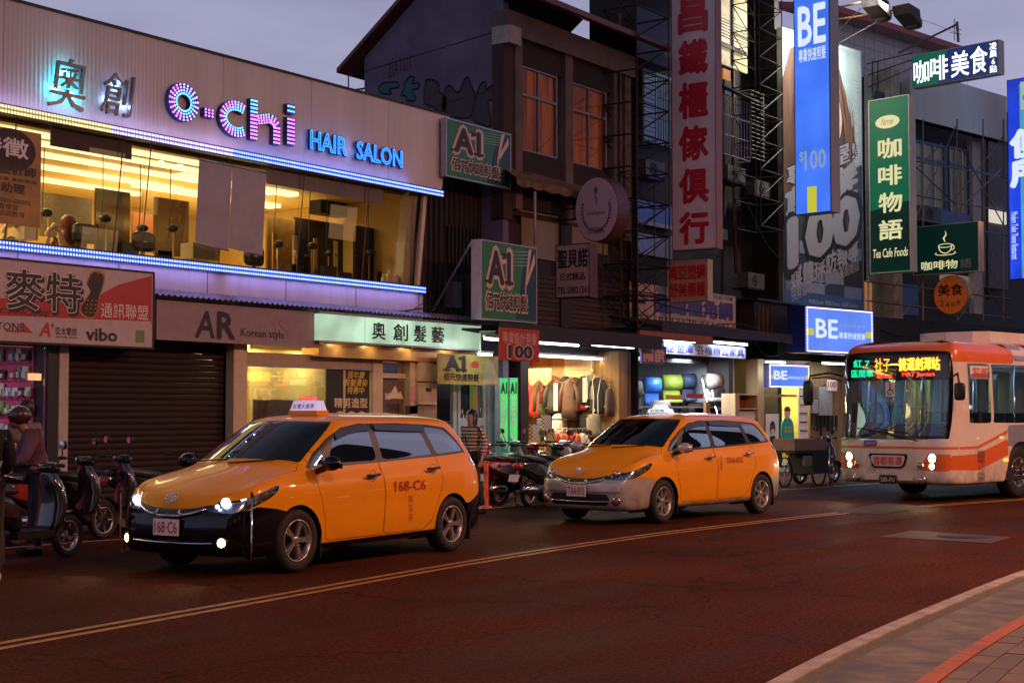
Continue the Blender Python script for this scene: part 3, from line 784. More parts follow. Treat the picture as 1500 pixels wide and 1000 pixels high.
        for k in range(7):
            (ya, za), (yb, zb) = prof[k], prof[k + 1]
            m.add([(2.03, ya, 1.60 + za), (2.03, yb, 1.60 + zb), (2.19, yb, 1.60 + zb), (2.19, ya, 1.60 + za)], [(0, 1, 2, 3)], roof_m)
        m.add([(2.03, y, 1.60 + z) for y, z in prof], [tuple(range(7, -1, -1))], roof_m); m.add([(2.19, y, 1.60 + z) for y, z in prof], [tuple(range(8))], roof_m)
    rs = m.go('roof_sign', t)
    for (s_, rc, mm) in roof_txt[1:]:
        q = text(s_, rc, 0, mm, None, bold=.01)
        for v in q.data.vertices: v.co = (2.022 + (v.co.z - 1.62) * (.32 if b == 'box' else 0) + (-.006 if v.co.z < 1.73 else .045), -v.co.x, v.co.z)
        q.parent = rs
    m = MB(); m.prism([(3.95, -.50), (4.24, -.46), (4.28, 0), (4.24, .46), (3.95, .50)], 1.475, 1.50, TRIM); m.go('spoiler', t)
    return t
def rbox(x, y, z, a, b, c):
    """a rounded lump (vertices, faces) of half sizes a b c"""
    vs = []; n = 16; k = 8; e = .5
    sg = lambda v: (abs(v) ** e) * (1 if v >= 0 else -1)
    for i in range(k + 1):
        p = pi * i / k
        for j in range(n):
            t = 2 * pi * j / n; vs.append((x + a * sg(sin(p)) * sg(cos(t)), y + b * sg(sin(p)) * sg(sin(t)), z + c * sg(cos(p))))
    return vs, [(i * n + j, (i + 1) * n + j, (i + 1) * n + (j + 1) % n, i * n + (j + 1) % n) for i in range(k) for j in range(n)]
# ------------------------------------------------------------------ scooters
def loft(mb, secs, m, n=14, e=.7):
    """secs: (x, z, half width, half height[, y])"""
    vs = []; sg = lambda v: (abs(v) ** e) * (1 if v >= 0 else -1)
    for s in secs:
        x, z, a, b = s[:4]; y = s[4] if len(s) > 4 else 0
        for j in range(n):
            t = 2 * pi * j / n; vs.append((x, y + a * sg(cos(t)), z + b * sg(sin(t))))
    k = len(secs)
    fs = [(i * n + j, i * n + (j + 1) % n, (i + 1) * n + (j + 1) % n, (i + 1) * n + j) for i in range(k - 1) for j in range(n)]
    fs += [tuple(range(n - 1, -1, -1)), tuple(range((k - 1) * n, k * n))]
    return mb.add(vs, fs, m, True)
def loftz(mb, secs, m, n=16, e=.75):
    """secs: (z, x, half depth, half width)"""
    vs = []; sg = lambda v: (abs(v) ** e) * (1 if v >= 0 else -1)
    for z, x, a, b in secs:
        for j in range(n): t = 2 * pi * j / n; vs.append((x + a * sg(cos(t)), b * sg(sin(t)), z))
    k = len(secs)
    return mb.add(vs, [(i * n + j, i * n + (j + 1) % n, (i + 1) * n + (j + 1) % n, (i + 1) * n + j) for i in range(k - 1) for j in range(n)] + [tuple(range(n - 1, -1, -1)), tuple(range((k - 1) * n, k * n))], m, True)
def scooter(label, fp, rp, paint, panel_m=None, seat_m=None, mirrors=2, lean=0, plate=None, steer=.3, shield=None):
    f, r = ground(*fp), ground(*rp)
    d = (f - r).normalized(); rz = atan2(d.y, d.x); WB = 1.26
    o = (f.x - d.x * WB, f.y - d.y * WB, .002)
    t = thing('motor_scooter', label, 'scooter', o, rz, 'scooters parked along the shop fronts')
    t.rotation_euler = (R(lean), 0, rz)
    pm = panel_m or paint; sm = seat_m or mat('seat_vinyl', (.025, .026, .026), .42, nz=.1)
    def wh(x, st=0):
        m = MB(); rr = .235; m.lathe([(-.02, rr * .7), (-.05, rr * .86), (-.04, rr * .97), (0, rr), (.04, rr * .97), (.05, rr * .86), (.02, rr * .7)], (0, 0, 0), (0, 1, 0), RUB, 28)
        w_ = m.go('wheel', t, loc=(x, 0, rr)); w_.rotation_euler = (0, 0, st)
        q = MB(); q.lathe([(-.025, rr * .72), (-.03, rr * .66), (.03, rr * .66), (.025, rr * .72)], (0, 0, 0), (0, 1, 0), ALLOY, 24); q.lathe([(-.04, .05), (.04, .05)], (0, 0, 0), (0, 1, 0), ALLOY, 12)
        for i in range(5):
            a = 2 * pi * i / 5; q.tube([(cos(a) * .04, 0, sin(a) * .04), (cos(a) * rr * .7, 0, sin(a) * rr * .7)], .013, ALLOY, 5)
        q.go('rim', w_)
    wh(0); wh(WB, steer * .5)
    q = MB(); loft(q, [(-.18, .30, .05, .05), (-.05, .30, .10, .09), (.15, .29, .13, .11), (.35, .30, .10, .09), (.48, .30, .06, .06)], TRIM); q.go('engine', t)
    q = MB(); loft(q, [(-.42, .30, .03, .03, -.16), (-.38, .31, .055, .06, -.16), (.0, .29, .055, .06, -.15), (.08, .29, .02, .03, -.12)], CHR); q.go('exhaust', t)
    q = MB(); loft(q, [(-.40, .74, .02, .02), (-.34, .73, .07, .06), (-.15, .68, .14, .12), (.10, .62, .165, .17), (.35, .55, .165, .20), (.50, .46, .14, .16), (.54, .42, .10, .08)], paint); q.go('body_panel', t)
    for s in (-1, 1):
        q = MB(); q.add([(-.36, s * .085, .73), (.05, s * .172, .74), (.46, s * .168, .60), (.40, s * .178, .48), (-.05, s * .165, .56), (-.30, s * .10, .66)], [(0, 1, 4, 5), (1, 2, 3, 4)], pm); q.go('side_fairing', t)
    q = MB(); loft(q, [(-.33, .80, .08, .03), (-.25, .82, .13, .05), (-.05, .82, .16, .055), (.12, .80, .165, .06), (.26, .78, .16, .055), (.46, .765, .11, .045), (.52, .75, .06, .02)], sm); q.go('seat', t)
    q = MB(); q.tube([(-.05, -.17, .80), (-.30, -.14, .86), (-.44, -.06, .87), (-.44, .06, .87), (-.30, .14, .86), (-.05, .17, .80)], .013, CHR if plate else TRIM, 6); q.go('grab_rail', t)
    q = MB(); q.prism([(.42, -.17), (.92, -.19), (.92, .19), (.42, .17)], .25, .33, TRIM); q.go('floorboard', t)
    q = MB(); loftz(q, [(.27, .93, .05, .17), (.40, 1.0, .07, .20), (.60, 1.05, .085, .205), (.78, 1.03, .08, .17), (.93, .98, .06, .11), (.98, .97, .04, .07)], shield or paint); q.go('leg_shield', t)
    q = MB(); loftz(q, [(.40, 1.06, .03, .05), (.52, 1.10, .05, .10), (.66, 1.12, .045, .11), (.82, 1.08, .04, .085), (.93, 1.03, .03, .04)], shield or pm); q.go('front_fairing', t)
    q = MB()
    for s in (-1, 1): q.tube([(1.02, s * .05, .62), (WB, s * .07, .235)], .022, CHR, 6)
    q.go('fork', t)
    q = MB(); vs = []
    for i in range(9):
        a = R(20 + i * 17); vs += [(WB + .275 * cos(a), -.065, .235 + .275 * sin(a)), (WB + .29 * cos(a), 0, .235 + .295 * sin(a)), (WB + .275 * cos(a), .065, .235 + .275 * sin(a))]
    q.add(vs, [(3 * i, 3 * i + 1, 3 * i + 4, 3 * i + 3) for i in range(8)] + [(3 * i + 1, 3 * i + 2, 3 * i + 5, 3 * i + 4) for i in range(8)], paint, True); q.go('mudguard', t)
    hb = MB(); loft(hb, [(.86, 1.0, .05, .03), (.93, 1.0, .13, .06), (1.02, .99, .12, .075), (1.08, .98, .08, .05)], paint)
    hb.tube([(.86, -.34, 1.03), (.92, -.18, 1.03), (.94, 0, 1.0), (.92, .18, 1.03), (.86, .34, 1.03)], .016, TRIM, 6); h = hb.go('handlebar', t)
    for s in (-1, 1):
        q = MB(); q.tube([(.88, s * .27, 1.03), (.85, s * .38, 1.03)], .022, RUB, 8); q.go('grip', h)
    q = MB(); q.ball((1.06, 0, .985), .075, LENS, 12, (.6, 1.2, .8)); q.ball((1.04, 0, .985), .06, HEADD, 10, (.6, 1.2, .8)); q.go('headlight', t)
    for i in range(mirrors):
        s = -1 if i == 0 else 1
        q = MB(); q.tube([(.92, s * .19, 1.03), (.94, s * .26, 1.14), (.92, s * .28, 1.20)], .008, TRIM, 5); q.add(*rbox(.92, s * .29, 1.25, .018, .06, .045), TRIM, True); q.go('mirror', t)
        q = MB(); q.lathe([(0, .045), (.001, .001)], (.899, s * .29, 1.25), (-1, 0, 0), CHR, 14); q.go('mirror_glass', t)
    q = MB(); loft(q, [(-.43, .70, .06, .03), (-.40, .70, .09, .05), (-.34, .70, .10, .05)], TAILR); q.go('tail_light', t)
    q = MB(); q.tube([(-.36, 0, .62), (-.50, 0, .40)], .03, TRIM, 4); q.go('rear_fender', t)
    p = MB(); p.add([(-.47, -.10, .56), (-.47, .10, .56), (-.52, .10, .44), (-.52, -.10, .44)], [(0, 1, 2, 3)], PLW); p.add([(-.465, -.10, .56), (-.465, .10, .56), (-.515, .10, .44), (-.515, -.10, .44)], [(3, 2, 1, 0)], PLW); p.go('number_plate', t)
    q = MB(); q.tube([(.30, -.10, .30), (.22, -.20, .01)], .012, TRIM, 5); q.tube([(.30, .10, .30), (.22, .12, .01)], .012, TRIM, 5); q.go('stand', t)
    return t
# ------------------------------------------------------------------ people
def skin(name, verts, edges, rad, m, parent, root=0, sub=2):
    me = bpy.data.meshes.new(name); me.from_pydata([Vector(v) for v in verts], edges, []); me.materials.append(m)
    o = link(name, me, parent)
    md = o.modifiers.new('skin', 'SKIN'); md.use_smooth_shade = True
    sv = me.skin_vertices[0].data if me.skin_vertices else None
    if sv is None:
        o.data.attributes  # skin layer is made with the modifier on evaluation
        import bmesh
        b = bmesh.new(); b.from_mesh(me); b.verts.layers.skin.verify(); b.to_mesh(me); b.free(); sv = me.skin_vertices[0].data
    for i, r in enumerate(rad):
        sv[i].radius = r if isinstance(r, tuple) else (r, r); sv[i].use_root = (i == root)
    s = o.modifiers.new('sub', 'SUBSURF'); s.levels = s.render_levels = sub
    return o
def person(label, loc, rz, J, skin_m, top_m, leg_m, shoe_m, hair_m, height=1.65, long_sleeve=True, hair='long', extra=None, female=False):
    """J: joints in a frame whose +x is where the person faces; missing ones take a relaxed stance"""
    D = dict(pelvis=(0, 0, .93), waist=(0, 0, 1.06), chest=(0, 0, 1.26), neck=(0, 0, 1.41), chin=(.01, 0, 1.47), head=(.015, 0, 1.57), crown=(.0, 0, 1.66),
             shR=(0, -.17, 1.36), elR=(-.02, -.22, 1.10), wrR=(.05, -.23, .88), shL=(0, .17, 1.36), elL=(-.02, .22, 1.10), wrL=(.05, .23, .88),
             hiR=(0, -.09, .88), knR=(.02, -.10, .50), anR=(-.01, -.10, .09), toR=(.14, -.11, .04), hiL=(0, .09, .88), knL=(.02, .10, .50), anL=(-.01, .10, .09), toL=(.14, .11, .04))
    D.update(J); k = height / 1.70
    D = {a: Vector(b) * k for a, b in D.items()}
    t = thing('person', label, 'person', loc, rz)
    fw = .9 if female else 1.0
    names = ['pelvis', 'waist', 'chest', 'neck', 'chin', 'head', 'crown', 'shR', 'elR', 'wrR', 'shL', 'elL', 'wrL', 'hiR', 'knR', 'anR', 'toR', 'hiL', 'knL', 'anL', 'toL']
    ed = [(0, 1), (1, 2), (2, 3), (3, 4), (4, 5), (5, 6), (2, 7), (7, 8), (8, 9), (2, 10), (10, 11), (11, 12), (0, 13), (13, 14), (14, 15), (15, 16), (0, 17), (17, 18), (18, 19), (19, 20)]
    rad = [(.12 * fw, .09), (.105 * fw, .08), (.12 * fw, .085), .045, .055, .088, .05, .032, .030, .026, .032, .030, .026, .075, .052, .036, .035, .075, .052, .036, .035]
    vs = [D[n] for n in names]
    # hands: palm and five fingers each
    for sd, w_, e_ in (('R', 9, 8), ('L', 12, 11)):
        d = (D['wr' + sd] - D['el' + sd]).normalized(); side_ = Vector((0, -1 if sd == 'R' else 1, 0)); fwd = side_.cross(d).normalized() * (1 if sd == 'R' else -1)
        if fwd.x < 0: fwd = -fwd
        p = D['wr' + sd] + d * .05; b = len(vs); vs.append(p); ed.append((w_, b)); rad.append((.034, .018))
        for i in range(4):
            off = fwd * (.025 - .017 * i); L = (.07, .078, .073, .058)[i]
            a0 = len(vs); vs += [p + d * .035 + off, p + d * (.035 + L * .55) + off - side_ * .006, p + d * (.035 + L) + off - side_ * .022]; rad += [.0095, .0085, .0075]
            ed += [(b, a0), (a0, a0 + 1), (a0 + 1, a0 + 2)]
        a0 = len(vs); vs += [p + fwd * .03, p + fwd * .05 + d * .035]; rad += [.011, .0085]; ed += [(b, a0), (a0, a0 + 1)]
    skin('body', vs, ed, [r if isinstance(r, tuple) else r * 1.0 for r in rad], skin_m, t)
    # clothes on the same skeleton
    tn = ['pelvis', 'waist', 'chest', 'neck', 'shR', 'elR', 'wrR', 'shL', 'elL', 'wrL']
    tv = [D[n] for n in tn]; tv[0] = tv[0] + Vector((0, 0, .02)); tv[3] = tv[2].lerp(tv[3], .80)
    te = [(0, 1), (1, 2), (2, 3), (2, 4), (4, 5), (2, 7), (7, 8)]
    if long_sleeve: te += [(5, 6), (8, 9)]; tv[6] = tv[5].lerp(tv[6], .92); tv[9] = tv[8].lerp(tv[9], .92)
    else: tv[5] = tv[4].lerp(tv[5], .75); tv[8] = tv[7].lerp(tv[8], .75); tv[6] = tv[5] ; tv[9] = tv[8]
    tr = [(.155 * fw, .12), (.14 * fw, .105), (.165 * fw, .118), (.085, .075), .088, .068, .05, .088, .068, .05]
    if not long_sleeve:
        tv = tv[:6] + tv[7:9]; tr = tr[:6] + tr[7:9]; te = [(0, 1), (1, 2), (2, 3), (2, 4), (4, 5), (2, 6), (6, 7)]
    skin('shirt', tv, te, tr, top_m, t, sub=2)
    ln = ['pelvis', 'hiR', 'knR', 'anR', 'hiL', 'knL', 'anL']
    lv = [D[n] for n in ln]; lv[0] = lv[0] + Vector((0, 0, .01)); skin('trousers', lv, [(0, 1), (1, 2), (2, 3), (0, 4), (4, 5), (5, 6)], [(.135 * fw, .105), .092, .068, .055, .092, .068, .055], leg_m, t)
    for sd in 'RL':
        q = MB(); a, b = D['an' + sd], D['to' + sd]; c = (a + b) / 2; q.add(*rbox(0, 0, 0, .135, .045, .04), shoe_m, True)
        o = q.go('shoe', t, loc=(c.x, c.y, .042)); o.rotation_euler = (0, 0, atan2(b.y - a.y, b.x - a.x))
    H = D['head']; fx = (D['head'] - D['chin']); 
    q = MB(); q.ball((H.x + .092, H.y, H.z - .012), .014, skin_m, 8, (1, .8, 1.5)); q.go('nose', t)
    for s in (-1, 1):
        q = MB(); q.ball((H.x + .078, H.y + s * .032, H.z + .012), .011, mat('eye_dark', (.02, .015, .015), .2, nz=0), 8, (.6, 1.2, .6)); q.go('eye', t)
        q = MB(); q.ball((H.x - .005, H.y + s * .088, H.z - .01), .025, skin_m, 8, (.6, .4, 1.2)); q.go('ear', t)
    q = MB(); q.ball((H.x + .080, H.y, H.z - .052), .016, mat('lips', (.30, .08, .07), .4, nz=0), 8, (.5, 1.4, .45)); q.go('mouth', t)
    if hair:
        q = MB(); n = 16; vs = []; kk = 9
        for i in range(kk + 1):
            p = pi * .98 * i / kk
            for j in range(n):
                a = 2 * pi * j / n; ca = cos(a)
                low = -.02 if ca > .35 else (-.42 if hair == 'long' else -.10)
                zz = max(cos(p) * .118, -9); r_ = .108 * sin(min(p, pi / 2))
                if p > pi / 2: zz = low * (p - pi / 2) / (pi / 2); r_ = .108 - (.03 if hair == 'long' else .02) * (p - pi / 2)
                if ca > .35 and p > pi * .34: zz = .045 + .012 * sin(a * 6); r_ = .102
                vs.append((H.x - .012 + r_ * ca * (1.0 if ca < 0 else .86), H.y + r_ * sin(a) * .92, H.z + .02 + zz))
        q.add(vs, [(i * n + j, (i + 1) * n + j, (i + 1) * n + (j + 1) % n, i * n + (j + 1) % n) for i in range(kk) for j in range(n)], hair_m, True)
        q.go('hair', t)
    if extra: extra(t, D, H)
    return t
SKIN = mat('skin', (.52, .30, .20), .5, nz=.05); HAIR = mat('black_hair', (.012, .009, .008), .35, nz=.1, ns=30)
BLKC = mat('black_cloth', (.012, .012, .014), .85, nz=.2, ns=20)
SB = mat('scooter_black', (.014, .014, .016), .16, nz=.05, coat=1)
SR = mat('scooter_red', (.30, .012, .018), .2, nz=.05, coat=1)
SW = mat('scooter_white', (.46, .38, .40), .25, nz=.05, coat=.7)
SU = mat('scooter_blue', (.02, .08, .17), .2, nz=.05, coat=1)
SG = mat('scooter_silver', (.42, .43, .45), .25, .4, nz=.05, coat=.7)
scooter('black scooter with red flashes and a raised round mirror by the rolled-down shutter', (150, 789), (48, 797), SB, SR, mirrors=1, plate=1)
scooter('dark scooter nearest the road edge, in front of the masked rider', (98, 815), (-8, 826), SB, mat('scooter_bronze', (.03, .016, .010), .3, nz=.05, coat=.6), mirrors=1)
scooter('black scooter wedged behind the rider in mauve', (62, 792), (-40, 800), SB, SR, mirrors=2)
scooter('black scooter between the masked rider and the brown shutter', (205, 781), (110, 787), SB, SB, mirrors=2)
scooter('dark scooter whose seat shows behind the bonnet of the near taxi', (300, 772), (205, 778), SB, SB, mat('seat_green', (.035, .05, .048), .4, nz=.1), mirrors=0)
scooter('white scooter with crimson tail panel and black seat beside the orange post', (794, 735), (742, 739), SR, SW, mirrors=1, lean=0, plate=1, shield=SB)
scooter('black scooter squeezed between the crimson one and the silver bumpered taxi', (828, 736), (778, 741), SB, SB, mirrors=2)
scooter('dark blue scooter parked just ahead of the silver bumpered taxi', (858, 733), (800, 738), SU, SU, mirrors=1, lean=0)
scooter('silver scooter with white cowl standing behind the crimson one', (838, 722), (772, 728), SG, SW, mirrors=2)
scooter('green tinted silver scooter before the green lit panels', (768, 724), (722, 727), mat('scooter_teal', (.10, .22, .20), .25, nz=.05, coat=.7), SG, mirrors=2)
scooter('red scooter with its headlamp turned to the striped blouse woman', (700, 738), (748, 731), SR, SB, mirrors=1)

# ================================================================== buildings
class Sign:
    def __init__(s, name, label, fr, p0, p1, pt, pb, depth, face, side_m, border=.03, off=0.0, rim=None, cat='sign', box=True, group=None, inset=0.0):
        s.fr = fr
        x0, z1 = fr.px(p0, pt, off); _, z0 = fr.px(p0, pb, off); x1, _ = fr.px(p1, (pt + pb) / 2, off)
        s.w, s.h = x1 - x0, z1 - z0; s.d = depth
        s.root = thing(name, label, cat, fr.w(x0, off, z0), fr.a, group)
        if box: bx('housing', s.root, 0, s.w, .012, depth, 0, s.h, side_m)
        s.panel = bx('face', s.root, border, s.w - border, .0, .012, border, s.h - border, face)
        if border:
            m = MB(); b = border; rm = rim or side_m
            m.box(0, s.w, -.012, .012, 0, b, rm).box(0, s.w, -.012, .012, s.h - b, s.h, rm).box(0, b, -.012, .012, b, s.h - b, rm).box(s.w - b, s.w, -.012, .012, b, s.h - b, rm)
            m.go('rim', s.root)
    def r(s, a, b, c, d): return (a * s.w, b * s.w, c * s.h, d * s.h)
    def T(s, txt, a, b, c, d, m, bold=0.0, y=-.004, par=None, **k):
        n = txt.count('\n')
        return text(txt, s.r(a, b, c, d), y, m, par or s.panel, bold=bold, **k)
    def P(s, pts, m, y=-.003, name='print'):
        q = MB(); q.add([(p[0] * s.w, y, p[1] * s.h) for p in pts], [tuple(range(len(pts)))], m); return q.go(name, s.panel)
    def E(s, cx, cz, rx, rz_, m, y=-.0035, name='print', a0=0, a1=360, hole=0, n=28):
        o = [((cx * s.w + rx * cos(R(a0 + (a1 - a0) * i / n))), y, cz * s.h + rz_ * sin(R(a0 + (a1 - a0) * i / n))) for i in range(n + 1)]
        q = MB()
        if hole:
            i_ = [((cx * s.w + rx * hole * cos(R(a0 + (a1 - a0) * i / n))), y, cz * s.h + rz_ * hole * sin(R(a0 + (a1 - a0) * i / n))) for i in range(n + 1)]
            q.add(o + i_, [(i, i + 1, n + 2 + i, n + 1 + i) for i in range(n)], m)
        else: q.add(o, [tuple(range(n + 1 if a1 - a0 < 360 else n))], m)
        return q.go(name, s.panel)
def rect(fr, p0, p1, pt, pb, off=0.0):
    x0, z1 = fr.px(p0, pt, off); _, z0 = fr.px(p0, pb, off); x1, _ = fr.px(p1, pt, off)
    return x0, x1, z0, z1
def box_at(name, parent, fr, p0, p1, pt, pb, off, depth, m, **k):
    """a box whose street face fills the picture rectangle, parented to something at the frame's origin"""
    x0, x1, z0, z1 = rect(fr, p0, p1, pt, pb, off)
    return bx(name, parent, x0, x1, off, off + depth, z0, z1, m, **k)
def anchor(name, label, cat, fr, group=None, kind=None): return thing(name, label, cat, fr.o, fr.a, group, kind)
def ribbed(name, parent, x0, x1, z0, z1, y, pitch, d, m, horiz=False, th=.06, z1b=None, x1b=None):
    """corrugated sheet"""
    q = MB(); L = (z1 - z0) if horiz else (x1 - x0); n = max(2, int(L / pitch)); pts = []
    for i in range(n):
        a = L * i / n; p = L / n
        pts += [(a, 0), (a + p * .35, 0), (a + p * .5, d), (a + p * .85, d)]
    pts.append((L, 0)); vs = []
    for a, dd in pts:
        if horiz: vs += [(x0, y + dd, z0 + a), (x1, y + dd, z0 + a)]
        else:
            xt = x0 + a * ((x1b - x0) / L if x1b else 1)
            vs += [(x0 + a, y + dd, z0), (xt, y + dd, z1)]
    k = len(pts); q.add(vs, [(2 * i, 2 * i + 2, 2 * i + 3, 2 * i + 1) for i in range(k - 1)], m)
    return q.go(name, parent)
WHT = mat('white_panel', (.61, .57, .56), .6, nz=.10, ns=1.3, streak=True)
WH2 = mat('white_band', (.48, .44, .46), .6, nz=.14, ns=1.5, streak=True)
CRM = mat('cream_paint', (.60, .50, .34), .55, nz=.08)
DKM = mat('dark_metal', (.02, .018, .02), .5, .3, nz=.2)
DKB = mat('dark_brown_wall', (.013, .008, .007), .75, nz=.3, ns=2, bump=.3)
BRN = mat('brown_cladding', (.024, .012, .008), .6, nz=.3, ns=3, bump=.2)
ALU = mat('aluminium', (.42, .42, .44), .35, .7, nz=.1)
PLAN = mat('sign_side_grey', (.36, .33, .34), .55, nz=.12, ns=3)
BLKP = mat('black_print', (.012, .012, .014), .5, nz=0)
WPR = mat('white_print', (.72, .70, .70), .5, nz=0)
SGLASS = glass('shop_glass', (.90, .90, .90), .06)

# ---------------------------------------------------------------- salon building
sal = thing('salon_building', 'two storey hair salon with a pale ribbed fascia and long lit upstairs window', 'building', FA.o, 0)
XR = 23.5; XL = 7.0
x = XL; i = 0
while x < 23.7:
    x2 = min(x + 2.13, 23.54)
    last = x2 >= 23.54
    ribbed('fascia_panel', sal, x, x2 - (.0 if last else .006), 5.93, 7.43, 0, .075, .0018, WHT, x1b=(23.80 if last else None))
    x += 2.13
q = MB(); q.slab([(XL, 5.90), (23.54, 5.90), (23.80, 7.43), (XL, 7.43)], .015, .28, WHT); q.go('fascia_back', sal)
bx('coping', sal, XL, 23.84, -.03, .32, 7.432, 7.47, DKM)
bx('side_trim', sal, 23.50, 23.56, -.02, .25, 5.90, 5.94, ALU)
bx('lower_band', sal, XL, 22.98, .02, .30, 3.02, 3.925, WH2)
for k in range(9): bx('band_joint', sal, 8.2 + k * 1.83, 8.208 + k * 1.83, .012, .022, 3.1, 3.9, mat('joint_line', (.10, .09, .10), .8, nz=0))
bx('soffit', sal, XL, 23.4, -.02, .30, 5.82, 5.895, DKM)
bx('sill', sal, XL, 23.0, -.03, .45, 3.93, 4.03, DKM)
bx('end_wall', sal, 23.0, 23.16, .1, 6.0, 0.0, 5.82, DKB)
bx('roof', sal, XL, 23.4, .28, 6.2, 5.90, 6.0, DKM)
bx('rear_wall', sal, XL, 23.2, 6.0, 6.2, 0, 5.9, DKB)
bx('floor_slab', sal, XL, 23.0, .30, 6.0, 3.05, 3.25, mat('salon_floor', (.25, .18, .10), .4, nz=.1))
# interior upstairs
YW = mat('salon_wall', (.66, .42, .12), .7, nz=.06)
CEI = mat('salon_ceiling', (.80, .55, .17), .7, nz=.03)
bx('ceiling', sal, XL, 23.0, .31, 6.0, 5.76, 5.81, CEI)
bx('inner_wall', sal, XL, 22.9, 5.9, 5.99, 3.25, 5.76, YW); bx('inner_wall', sal, 22.93, 22.99, .36, 5.9, 3.25, 5.755, YW)
WARM = (1, .76, .30)
cg = glow('cove_light', (1, .78, .36), 2.2)
for (y, xa, xb, wd) in ((.55, XL, 18.2, .10), (1.15, XL, 18.6, .12), (1.95, XL, 19.2, .14), (2.95, XL, 19.5, .14), (4.1, XL, 19.5, .14)):
    bx('cove_light', sal, xa, xb, y - wd / 2, y + wd / 2, 5.685, 5.757, cg)
for (xa, xb, ya, yb) in ((18.3, 21.2, 1.6, 1.85), (18.6, 22.2, 3.0, 3.3)):
    bx('cove_light', sal, xa, xb, ya, yb, 5.68, 5.757, cg)
for (px_, py_, off_) in ((262, 0, 1.1), (107, 0, 2), (395, 0, 2.2), (505, 0, 1.2), (560, 0, 2.6), (235, 0, 1.1), (92, 0, 3)):
    x_ = FA.px(px_, 250, off_)[0]; q = MB(); q.lathe([(0, .06), (.01, .055), (.011, .001)], (x_, off_, 5.757), (0, 0, -1), glow('down_light', (1, .95, .85), 9), 12); q.go('down_light', sal)
for (x_, e) in ((9.5, 120), (12.5, 120), (15.5, 115), (18.3, 85), (21.0, 85)): area('salon_room_light', (x_, 18 + 2.4, 5.5), 1.6, e, WARM, (0, .15, -1))
for (x_, e) in ((10.5, 60), (14, 60), (18.5, 50), (21.0, 50)): area('salon_up_light', (x_, 18 + 3.2, 4.3), 1.5, e, WARM, (0, 0, 1))
# panes, leaning out at the top
x = XL; i = 0
gl_up = glass('salon_glass', (.86, .86, .86), .10)
mulls = [8.4, 10.05, 11.75, 13.55, 15.5, 16.05, 17.7, 19.55, 21.3, 22.72]
prev = XL
YAW = R(0)
for mx_ in mulls + [22.98]:
    yw = .0; yt = .03
    if prev > 16: yw = (mx_ - prev) * .020; yt = .055
    q = MB(); q.add([(prev + .006, .13 + yw / 2, 4.03), (mx_ - .006, .13 - yw / 2, 4.03), (mx_ - .006 + .0, yt - yw / 2, 5.82), (prev + .006, yt + yw / 2, 5.82)], [(0, 1, 2, 3)], gl_up); q.go('window_pane', sal)
    MB().tube([(mx_, .125, 4.03), (mx_ + .10, .025, 5.82)], .012, mat('sealant', (.10, .07, .05), .6, nz=0), 4).go('mullion', sal)
    prev = mx_
q = MB(); q.slab([(22.50, 4.03), (22.75, 4.03), (22.95, 5.82), (22.70, 5.82)], .14, .34, CRM); q.go('window_jamb', sal)
q = MB(); q.slab([(22.80, 4.03), (22.90, 4.03), (23.12, 5.82), (23.02, 5.82)], .03, .10, CRM); q.go('window_jamb', sal)
# clutter of the upstairs room: shelf rails, dryer arms, hanging cords and chair backs
for k, (px_, off_) in enumerate(((64, 1.2), (150, 1.0), (205, 1.5), (250, 1.1), (405, 1.3), (455, 1.0), (480, 1.6), (540, .9), (575, 1.2))):
    x_ = FA.px(px_, 300, off_)[0]
    q = MB(); q.tube([(x_, off_, 5.75), (x_ + .03 * sin(k), off_ + .02, 5.1), (x_ - .03, off_, 4.5)], .008, DKM, 5); q.go('hanging_cord', sal)
    q = MB(); q.tube([(x_ + .25, off_ + .2, 3.3), (x_ + .25, off_ + .2, 4.62), (x_ + .10, off_ + .05, 4.72)], .018, CHR, 6); q.ball((x_ + .06, off_, 4.68), .10, DKM, 10, (1, 1, .7)); q.go('dryer_arm', sal)
    bx('chair_back', sal, x_ + .5, x_ + .85, off_ + .1, off_ + .2, 3.8, 4.36, mat('salon_vinyl', (.02, .016, .014), .35, nz=.1))
for k in range(6): x_ = FA.px(400 + k * 30, 360, 1.4)[0]; bx('mirror_strip', sal, x_, x_ + .10, 1.4, 1.43, 3.6, 4.9, CHR if k % 2 else mat('brass_strip', (.45, .28, .08), .3, .8, nz=.1))
# glass mirrors and stations inside
GLM = mat('smoked_mirror', (.10, .07, .04), .12, .8, nz=.1)
def inside(name, p0, p1, pt, pb, off, dep, m, par=None): return box_at(name, par or sal, FA, p0, p1, pt, pb, off, dep, m)
inside('mirror_panel', 141, 191, 275, 372, 1.3, .04, GLM); inside('mirror_panel', 227, 277, 288, 372, 1.6, .04, mat('amber_panel', (.22, .12, .03), .25, .3, nz=.15))
inside('partition', 60, 135, 281, 345, 2.8, .05, mat('brown_slats', (.09, .05, .025), .6, nz=.3, ns=8)); inside('partition', 195, 226, 310, 360, 2.4, .05, mat('orange_wall', (.30, .10, .03), .6, nz=.1))
inside('partition', 392, 432, 315, 400, 1.9, .05, mat('amber_panel', (.22, .12, .03))); inside('partition', 432, 520, 318, 410, 2.0, .05, mat('dark_mirror', (.035, .022, .016), .15, .5, nz=.1))
inside('partition', 520, 600, 330, 418, 1.2, .05, mat('dark_mirror', (.035, .022, .016))); inside('beam', 470, 532, 292, 312, 1.9, .3, DKB)
inside('pillar', 38, 58, 190, 350, .5, .3, CRM); inside('pillar', 283, 322, 355, 378, .7, .3, CRM)
